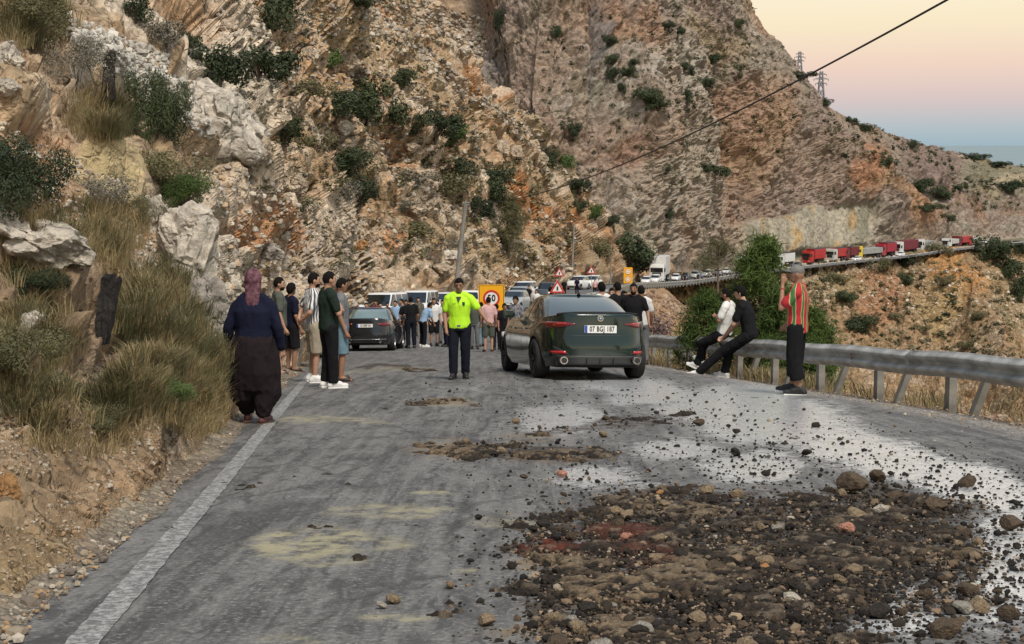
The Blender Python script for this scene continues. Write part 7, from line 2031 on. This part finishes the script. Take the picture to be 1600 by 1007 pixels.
    if hair in ('short', 'full', 'curly'):
        k = {'short': 1.03, 'full': 1.10, 'curly': 1.13}[hair]
        V = IC3 * np.array([.080, .100, .112]) * k
        if hair == 'curly' and lod < 2: V = V * (1 + fbm(IC3 * 7, 2, seed)[:, None] * .10)
        keep = lambda P: P
        V[:, 2] += .012
        # keep only scalp: pull the face part inside the skull
        V = V * (1 + fbm(IC3 * 9, 2, seed + 4)[:, None] * .05)
        line = np.interp(V[:, 1], [-.11, -.035, -.012, .028, .048, .07, .1], [-.088, -.080, -.012, -.004, .034, .056, .066]) - (.018 if hair == 'full' else 0)
        F2 = IC3 * np.array([.0795, .0985, .1115]); F2[:, 2] += .008; ln2 = line - .014; F2[F2[:, 2] < ln2] *= .72
        if lod < 2: link('hair_fade', npmesh('hair_fade', [hp(*v)[:] for v in F2], IF3, mat('hair_fade', (.075, .048, .034), .85) if hm is M_HAIR else hm), root)
        V[V[:, 2] < line] *= .72
        link('hair', npmesh('hair', [hp(*v)[:] for v in V], IF3, hm), root)
    if hair == 'cap':
        V = IC3 * np.array([.086, .106, .10]); V[:, 2] += .025; V[V[:, 2] < .02] *= .85
        link('cap', npmesh('cap', [hp(*v)[:] for v in V], IF3, J['capm']), root)
        P = []
        for k in range(9):
            a = PI * (k / 8); P.append([hp(math.cos(a) * .078, .06 + .04 * math.sin(a), .045)[:], hp(math.cos(a) * .07, .07 + .10 * math.sin(a), .03)[:]])
        o = link('peak', npmesh('peak', np.array(P), grid_faces(9, 2), J['capm']), root); md = o.modifiers.new('s', 'SOLIDIFY'); md.thickness = .006
    if hair == 'scarf':
        sm_ = J['scarfm']; pr_ = []
        V = IC3 * np.array([.094, .112, .128]); V[:, 2] += .005; V[:, 1] -= .010
        pr_.append(([hp(*v)[:] for v in V], IF3.tolist()))
        pr_.append(stack([(hp(0, -.01, -.13), .085 * s, .085 * s), (hp(0, -.02, -.06), .092 * s, .10 * s), (hp(0, -.01, .0), .09 * s, .10 * s)], 20))
        tail = [(hp(.0, -.06, -.02), .075, .04), (hp(.01, -.10, -.12), .085, .034), (hp(.012, -.125, -.24), .072, .028), (hp(.02, -.135, -.36), .060, .022), (hp(.03, -.13, -.50), .052, .018)]
        pr_.append(stack([(c0, a * s, b * s) for c0, a, b in tail][::-1], 18))
        fuse('headscarf', pr_, .009 * s, sm_, root, 2, .7, disp=.007, seed=7, dscale=.045)
    if beard:
        V = IC2 * [.062, .060, .055] * np.array([1.0, 1, 1]) + [0, .042, -.072]
        V[V[:, 2] > -.045] = V[V[:, 2] > -.045] * .85
        link('beard', npmesh('beard', [hp(*v)[:] for v in V], IF2, M_HAIR), root)
    if extras: extras(root, J, hp, s)
    return root
def tri_mesh(name, vf, m):
    me = bpy.data.meshes.new(name); me.from_pydata([tuple(v) for v in vf[0]], [], [tuple(f) for f in vf[1]]); me.materials.append(m)
    for p in me.polygons: p.use_smooth = True
    return me
def stripes(name, cols_, period, axis=0, mode='x'):
    m = bpy.data.materials.new(name); t, N, Lk = nodes_of(m); b = N['Principled BSDF']; b.inputs['Roughness'].default_value = .85
    co = N.new('ShaderNodeTexCoord'); sp = N.new('ShaderNodeSeparateXYZ'); Lk.new(co.outputs['Object'], sp.inputs[0])
    n = N.new('ShaderNodeTexNoise'); n.inputs['Scale'].default_value = 5; Lk.new(co.outputs['Object'], n.inputs['Vector'])
    a = N.new('ShaderNodeMath'); a.operation = 'ARCTAN2'; Lk.new(sp.outputs[1], a.inputs[0]); Lk.new(sp.outputs[0], a.inputs[1])
    ad = N.new('ShaderNodeMath'); ad.operation = 'MULTIPLY_ADD'; Lk.new(n.outputs[0], ad.inputs[0]); ad.inputs[1].default_value = .22; Lk.new(a.outputs[0], ad.inputs[2])
    mu = N.new('ShaderNodeMath'); mu.operation = 'MULTIPLY'; Lk.new(ad.outputs[0], mu.inputs[0]); mu.inputs[1].default_value = period / (2 * PI)
    fr = N.new('ShaderNodeMath'); fr.operation = 'FRACT'; Lk.new(mu.outputs[0], fr.inputs[0])
    r = N.new('ShaderNodeValToRGB'); r.color_ramp.interpolation = 'CONSTANT'
    while len(r.color_ramp.elements) < len(cols_): r.color_ramp.elements.new(.5)
    for e, (p, c_) in zip(r.color_ramp.elements, cols_): e.position = p; e.color = (*c_, 1)
    Lk.new(fr.outputs[0], r.inputs[0]); Lk.new(r.outputs[0], b.inputs['Base Color']); return m
W_ = (.68, .68, .66); NV = (.05, .06, .09)
M_STRIPE = stripes('striped_cloth', [(0, W_), (.55, NV)], 26)
M_RG = stripes('red_green_striped_cloth', [(0, (.42, .02, .03)), (.36, (.6, .45, .2)), (.42, (.05, .16, .05)), (.74, (.6, .45, .2)), (.80, (.42, .02, .03))], 9)
def pattern(name, c1, c2, scale):
    m = bpy.data.materials.new(name); t, N, Lk = nodes_of(m); b = N['Principled BSDF']; b.inputs['Roughness'].default_value = .85
    co = N.new('ShaderNodeTexCoord'); v = N.new('ShaderNodeTexNoise'); v.inputs['Scale'].default_value = scale; v.inputs['Detail'].default_value = 5; v.inputs['Roughness'].default_value = .7
    Lk.new(co.outputs['Object'], v.inputs['Vector']); r = N.new('ShaderNodeValToRGB'); r.color_ramp.elements[0].position = .42; r.color_ramp.elements[0].color = (*c1, 1); r.color_ramp.elements[1].position = .6; r.color_ramp.elements[1].color = (*c2, 1)
    Lk.new(v.outputs[0], r.inputs[0]); Lk.new(r.outputs[0], b.inputs['Base Color']); return m
black = cloth('black', (.013, .013, .015)); navy = cloth('navy', (.011, .013, .030)); white = cloth('white', (.66, .66, .65), .06); dkgreen = cloth('dark_green', (.018, .030, .024))
plum = cloth('dark_plum', (.018, .013, .015)); beige = cloth('beige', (.34, .30, .23)); denim = cloth('light_denim', (.15, .24, .30)); greygrn = cloth('grey_green', (.09, .10, .085)); greyt = cloth('grey', (.16, .17, .18))
neon = mat('hi_vis_cloth', (.46, .84, .02), .75, bump=.3, bscale=9); dknavy = cloth('dark_navy', (.012, .014, .022)); pink = cloth('pink', (.60, .38, .38)); ltblue = cloth('light_blue', (.28, .42, .60))
maroon = cloth('maroon', (.14, .03, .05)); scarf = pattern('scarf_cloth', (.07, .02, .032), (.17, .08, .10), 26); camo = pattern('camo_cloth', (.05, .05, .035), (.16, .15, .11), 12); pat = pattern('patterned_cloth', (.03, .035, .05), (.35, .35, .36), 30)
# 1 woman
person(ground(400, 662), R(-4), 'woman in maroon headscarf, navy cardigan and baggy dark trousers walking away along the white line', 1.64, 'cardigan', navy, 'long', 'shalwar', plum, 'slipper', 'a', 'scarf', broad=1.27, seed=1,
       pose=dict(scarfm=scarf, shR=V3(.19, -.01, 1.345), shL=V3(-.19, -.01, 1.345), elR=V3(.275, -.02, 1.12), elL=V3(-.285, -.02, 1.12), haR=V3(.30, .05, .87), haL=V3(-.31, .05, .85), hem=.10, anR=V3(.10, -.07, .09), anL=V3(-.12, .10, .09)))
# 2 bearded man
person(ground(437, 588), R(-72), 'bearded man in grey green shirt and dark shorts, first beside the woman', 1.80, 't', greygrn, 'short', 'short', black, 'sandal', 'a', 'short', beard=True, seed=2, broad=1.1, headyaw=R(-8))
# 3 man in navy, black shorts
person(ground(456, 582), R(-50), 'man in dark navy shirt and black shorts standing behind the bearded man', 1.72, 'shirt', navy, 'short', 'short', black, 'sandal', 'b', 'curly', seed=3, headyaw=R(15))
# 4 striped shirt, hands joined behind the back
person(ground(491, 598), R(-68), 'man in white and navy striped shirt and beige shorts with a hand behind his back', 1.81, 'shirt', M_STRIPE, 'short', 'short', beige, 'white', 'a', 'short', beard=True, seed=4, broad=1.08,
       pose=dict(elR=V3(.26, -.12, 1.16), haR=V3(.12, -.22, 1.02), fgR=V3(-1, -.1, -.2), elL=V3(-.25, -.12, 1.16), haL=V3(-.10, -.22, 1.00), fgL=V3(1, -.1, -.2), hem=.05))
# 5 dark green tee, arms crossed
cross = dict(elR=V3(.27, .06, 1.15), haR=V3(-.02, .21, 1.22), fgR=V3(-1, -.1, .1), elL=V3(-.27, .06, 1.15), haL=V3(.02, .19, 1.17), fgL=V3(1, -.1, .1))
person(ground(515, 607), R(-62), 'man in dark green tee and black trousers with crossed arms and white trainers', 1.78, 't', dkgreen, 'short', 'long', black, 'white', 'a', 'short', seed=5, broad=1.06, pose=dict(cross, anR=V3(.09, .03, .09), anL=V3(-.09, -.03, .09)))
# 6 grey tee denim shorts
person(ground(534, 597), R(-80), 'man in grey tee, light denim shorts and black sandals, rightmost of the group', 1.72, 't', greyt, 'short', 'short', denim, 'sandal', 'b', 'short', seed=6, headyaw=R(20), headtilt=.15)
# 7 traffic officer
def officer(root, J, hp, s):
    c0 = J['pel'] + V3(0, 0, -.005)
    P = [[(c0 + V3(math.cos(a) * .182, math.sin(a) * .138, dz) * s)[:] for dz in (-.022, .022)] for a in np.linspace(0, 2 * PI, 28, endpoint=False)]
    o = link('belt', npmesh('belt', np.array(P), grid_faces(28, 2, wrap_u=True), mat('belt_black', (.03, .03, .03), .4)), root); md = o.modifiers.new('s', 'SOLIDIFY'); md.thickness = .01
    rbox('buckle', .06, .01, .04, M_CHROME, root, loc=(0, c0.y + .142 * s, c0.z), bev=.004)
    flatpoly('badge', [(-.022, -.02), (0, -.04), (.022, -.02), (.022, .03), (-.022, .03)], .006, mat('badge_green', (.03, .06, .03), .6), root, (-.085 * s, .139 * s, 1.33 * s))
    t = text('lettering', 'POLİS', .026, mat('badge_green', (.03, .06, .03), .6), root, (.08 * s, .1435 * s, 1.33 * s), rot=(PI / 2, 0, PI))
    P = []
    for k in range(8): P.append([(math.cos(a_) * 0, 0, 0) for a_ in (0, 1)])
    flatpoly('collar_placket', [(0, -.055), (.045, .05), (-.045, .05)], .008, mat('collar_black', (.02, .02, .02), .7), root, (0, .128 * s, 1.40 * s), (.55, 0, 0))
person(ground(718, 592), R(178), 'traffic officer in neon yellow shirt and dark trousers walking towards us with one arm out', 1.72, 'polo', neon, 'short', 'long', dknavy, 'black', 'b', 'short', seed=7, broad=1.08, headtilt=.22,
       pose=dict(elL=V3(-.36, .05, 1.20), haL=V3(-.50, .17, 1.02), fgL=V3(-.7, .4, -.6), elR=V3(.26, -.02, 1.14), haR=V3(.22, .12, .90), anR=V3(.10, .07, .09), anL=V3(-.10, -.06, .09), knR=V3(.10, .07, .50), collarm=mat('collar_black', (.02, .02, .02), .7)), extras=officer)
# 8 the two sitting on the rail
def seat_point(px):
    y = 27.5
    for _ in range(60):
        x = rx(y); pxc = 800 + F * x / y
        y += (pxc - px) * .012
    return y
ysit = 27.6
def sit(px, back, lean=.0):
    y = seat_point(px); x = rx(y); return Vector((x - .02, y, gz(x, y)))
sb = {}
def sitpose(footR, footL, hands, lean=.06):
    hz = .80
    d_ = dict(pel=V3(0, .02, hz + .06), chest=V3(0, .02 + lean, hz + .40), neck=V3(0, .04 + lean * 1.5, hz + .60), head=V3(0, .09 + lean * 1.7, hz + .76), shR=V3(.185, .03 + lean * 1.4, hz + .53), shL=V3(-.185, .03 + lean * 1.4, hz + .53),
              hiR=V3(.095, .05, hz), hiL=V3(-.095, .05, hz), **footR, **footL, **hands)
    return d_
# man in white tee, arms crossed, ankles crossed
p1 = sit(1138, 0); 
person(p1, R(62), 'bearded man in white tee with crossed arms sitting on the guardrail', 1.93, 't', white, 'short', 'long', black, 'white', 'b', 'short', beard=True, seed=8, headyaw=R(-2), broad=1.04,
       pose=sitpose(dict(knR=V3(.10, .45, .60), anR=V3(.04, .58, .17), ftR=V3(-.02, .15, .02)), dict(knL=V3(-.08, .44, .62), anL=V3(.08, .50, .27), ftL=V3(.06, .14, .04)), dict(elR=V3(.27, .04, 1.09), haR=V3(-.01, .20, 1.15), fgR=V3(-1, -.15, .1), elL=V3(-.27, .04, 1.09), haL=V3(.01, .18, 1.10), fgL=V3(1, -.15, .1)), -.05))
p2 = sit(1178, 0)
person(p2 + Vector((0, -.0, 0)), R(66), 'young man in black polo leaning forward, hands on his thigh, sitting on the guardrail', 1.93, 'polo', black, 'short', 'long', black, 'white', 'c', 'full', seed=9, headyaw=R(8), headtilt=.1,
       pose=sitpose(dict(knR=V3(.12, .42, .50), anR=V3(.13, .50, .09)), dict(knL=V3(-.10, .50, .50), anL=V3(-.13, .92, .10), ftL=V3(-.03, .16, -.03)), dict(elR=V3(.24, .26, 1.02), haR=V3(.08, .50, .76), fgR=V3(-.4, .6, -.5), elL=V3(-.22, .26, 1.02), haL=V3(.02, .50, .74), fgL=V3(.4, .6, -.4)), .07))
# 9 capped man at the right
def phone(root, J, hp, s):
    rbox('phone', .075, .012, .15, M_BLK, root, loc=J['haL'] + V3(.035, .03, .06), rot=(.1, 0, .5), bev=.006)
    e = J['haL'] + (J['elL'] - J['haL']) * .2
    c_ = cyl('bracelet', .034, .034, .018, mat('bracelet_red', (.35, .03, .03), .6), root, loc=e, n=14)
    c_.rotation_euler = (J['elL'] - J['haL']).to_track_quat('Z', 'Y').to_euler()
person(ground(1243, 617), R(68), 'man in grey cap and red and green striped shirt raising a phone beside the guardrail', 1.84, 'shirt', M_RG, 'short', 'capri', black, 'sport', 'b', 'cap', seed=10, broad=1.08, headyaw=R(8), hairm=M_HAIRG,
       pose=dict(capm=mat('cap_grey', (.17, .17, .16), .9, var=.3, scale=14, bump=.4, bscale=40), elL=V3(-.24, .17, 1.20), haL=V3(-.10, .19, 1.50), fgL=V3(.25, -.05, 1), elR=V3(.25, .03, 1.14), haR=V3(.20, .16, .95), anR=V3(.10, .08, .09), anL=V3(-.10, -.08, .09), hem=.04), extras=phone)
# 10 men behind the sedan
def at(px, d): x = (px - 800) / F * d; return Vector((x, d, float(gz(x, d))))
person(at(991, 31.5), R(168), 'bearded man in black v neck tee facing us behind the sedan tail', 1.80, 't', black, 'short', 'long', greyt, 'white', 'b', 'short', beard=True, seed=11, lod=1, broad=1.1, pose=dict(elL=V3(-.30, .0, 1.15), haL=V3(-.34, .12, .95)))
person(at(966, 33), R(30), 'man in black tee standing with his back to us left of the bearded one', 1.86, 't', black, 'short', 'long', dknavy, 'black', 'a', 'short', seed=12, lod=1)
person(at(957, 36.5), R(170), 'man whose face shows above the shoulder of the black tee', 1.84, 't', greyt, 'short', 'long', black, 'black', 'a', 'short', seed=13, lod=1)
person(at(1003, 33.5), R(12), 'man in white tee seen from behind at the guardrail end', 1.84, 't', white, 'short', 'long', greyt, 'black', 'b', 'short', seed=14, lod=1)
person(at(941, 34), R(20), 'dark haired youth in white shirt just showing above the sedan roof', 1.88, 't', white, 'short', 'long', black, 'black', 'a', 'curly', seed=15, lod=1)
person(at(975, 35.5), R(200), 'dark haired man in dark shirt between the two faces', 1.76, 't', navy, 'short', 'long', black, 'black', 'b', 'short', seed=16, lod=1)
# crowd in the middle distance
CR = [ # px, d, yaw, H, top, slv, bot, bottom, shoes, skin, hair, label
 (677, 53, 190, 1.76, white, 'short', 'short', black, 'black', 'a', 'short', 'man in white tee and black shorts left of the traffic officer', {}),
 (641, 51, 20, 1.80, black, 'short', 'long', dknavy, 'black', 'b', 'short', 'man in black tee with his back to us beside the black sedan', {}),
 (660, 52, -60, 1.70, ltblue, 'short', 'long', black, 'white', 'b', 'short', 'bending man in light blue shirt between two standing men', dict(chest=V3(0, .12, 1.25), neck=V3(0, .22, 1.40), head=V3(0, .28, 1.52), shR=V3(.185, .2, 1.34), shL=V3(-.185, .2, 1.34), elR=V3(.22, .25, 1.06), elL=V3(-.22, .25, 1.06), haR=V3(.2, .35, .86), haL=V3(-.2, .35, .86))),
 (691, 56, 160, 1.70, white, 'short', 'long', greyt, 'black', 'a', 'short', 'person in white beside the man in black shorts', {}),
 (697, 52, 100, 1.66, maroon, 'short', 'long', navy, 'black', 'a', 'short', 'man in maroon tee and navy trousers directly left of the officer', {}),
 (653, 66, 175, 1.76, camo, 'short', 'long', camo, 'black', 'a', 'short', 'figure in camouflage clothes before the right hand van', {}),
 (677, 70, 180, 1.72, black, 'long', 'long', black, 'black', 'b', 'scarf', 'person in black with covered head in front of the van', dict(scarfm=mat('scarf_grey', (.16, .16, .15), .9))),
 (763, 46, 8, 1.74, pink, 'short', 'short', greygrn, 'sandal', 'a', 'short', 'man in pink tee and grey green shorts before the yellow board', {}),
 (741, 50, 170, 1.70, greygrn, 'short', 'long', greyt, 'black', 'b', 'short', 'man half hidden behind the officer outstretched arm', {}),
 (752, 53, 30, 1.62, navy, 'short', 'long', denim, 'black', 'a', 'short', 'person in jeans left of the man in pink', {}),
 (776, 49, 20, 1.55, maroon, 'short', 'long', black, 'black', 'b', 'short', 'short person in dark purple right of the man in pink', {}),
 (788, 47, 200, 1.55, black, 'short', 'long', black, 'black', 'b', 'curly', 'dark clad youth beside the sedan front wheel', {}),
 (806, 43, 150, 1.72, pat, 'short', 'short', black, 'black', 'b', 'curly', 'youth in patterned shirt beyond the sedan bonnet', {}),
 (633, 57, 190, 1.70, black, 'short', 'long', black, 'black', 'b', 'short', 'man in black behind the black sedan, right', {}),
 (617, 60, 160, 1.66, ltblue, 'short', 'long', navy, 'black', 'a', 'short', 'man in pale blue shirt looking over the black sedan', {}),
 (593, 58, 185, 1.60, white, 'short', 'long', black, 'black', 'a', 'short', 'face with white collar above the middle of the black sedan', {}),
 (604, 62, 200, 1.58, black, 'short', 'long', black, 'black', 'b', 'short', 'dark clad man above the right half of the black sedan', {}),
 (571, 57, 180, 1.60, pat, 'short', 'long', black, 'black', 'a', 'short', 'man in patterned shirt above the left half of the black sedan', {}),
 (586, 64, 170, 1.66, maroon, 'short', 'long', black, 'black', 'b', 'short', 'man in maroon behind the row of faces above the black sedan', {}),
 (557, 56, 150, 1.62, black, 'short', 'long', black, 'black', 'b', 'curly', 'curly haired person above the left corner of the black sedan', {}),
 (564, 78, 180, 1.74, black, 'long', 'long', black, 'black', 'b', 'full', 'figure in black beside the leftmost van', {}),
 (627, 62, 120, 1.72, greyt, 'short', 'long', black, 'black', 'a', 'short', 'man in grey between the black sedan and the van', {}),
 (838, 95, 170, 1.75, white, 'short', 'long', black, 'black', 'a', 'short', 'person in white in front of the dark suv', {}),
 (862, 118, 170, 1.78, black, 'short', 'long', black, 'black', 'b', 'short', 'person in black beside the dark suv', {}),
 (902, 150, 175, 1.76, navy, 'short', 'long', navy, 'black', 'b', 'short', 'man in navy standing before the white cars', {}),
 (882, 140, 175, 1.74, black, 'short', 'long', black, 'black', 'b', 'short', 'dark figure beside the red warning triangle', {}),
 (826, 112, 150, 1.74, black, 'short', 'long', black, 'black', 'a', 'short', 'dark figure right of the row of three cars', {}),
 (936, 150, 175, 1.74, white, 'short', 'long', navy, 'black', 'a', 'short', 'person in white right of the two white cars', {}),
 (930, 146, 185, 1.7, pink, 'short', 'long', black, 'black', 'a', 'short', 'person in pink right of the two white cars', {}),
]
for i, (px, d, yw, H, tc_, sl2, bt, bc, sh2, sk, hr, lb, ps) in enumerate(CR):
    person(at(px, d), R(yw), lb, H, 't', tc_, sl2, bt, bc, sh2, sk, hr, seed=30 + i, lod=1 if d < 54 and px > 600 else 2, pose=ps or None, group='bystanders on the road')
WK = [(1085, 307), (1092, 312), (1098, 314), (1106, 322), (1111, 330), (1117, 331), (1124, 342), (1128, 345), (1135, 350), (1070, 296), (1140, 356)]
for i, (px, d) in enumerate(WK):
    p, hdg = roadpos(px, 3.6 if i % 2 else 2.6)
    person(p, R(170), 'tiny distant bystander on the bend behind the far guardrail', 1.74, 't', [white, black, ltblue, greyt][i % 4], 'short', 'long', [black, navy][i % 2], 'black', 'a', 'short', seed=60 + i, lod=2, group='distant bystanders on the bend')
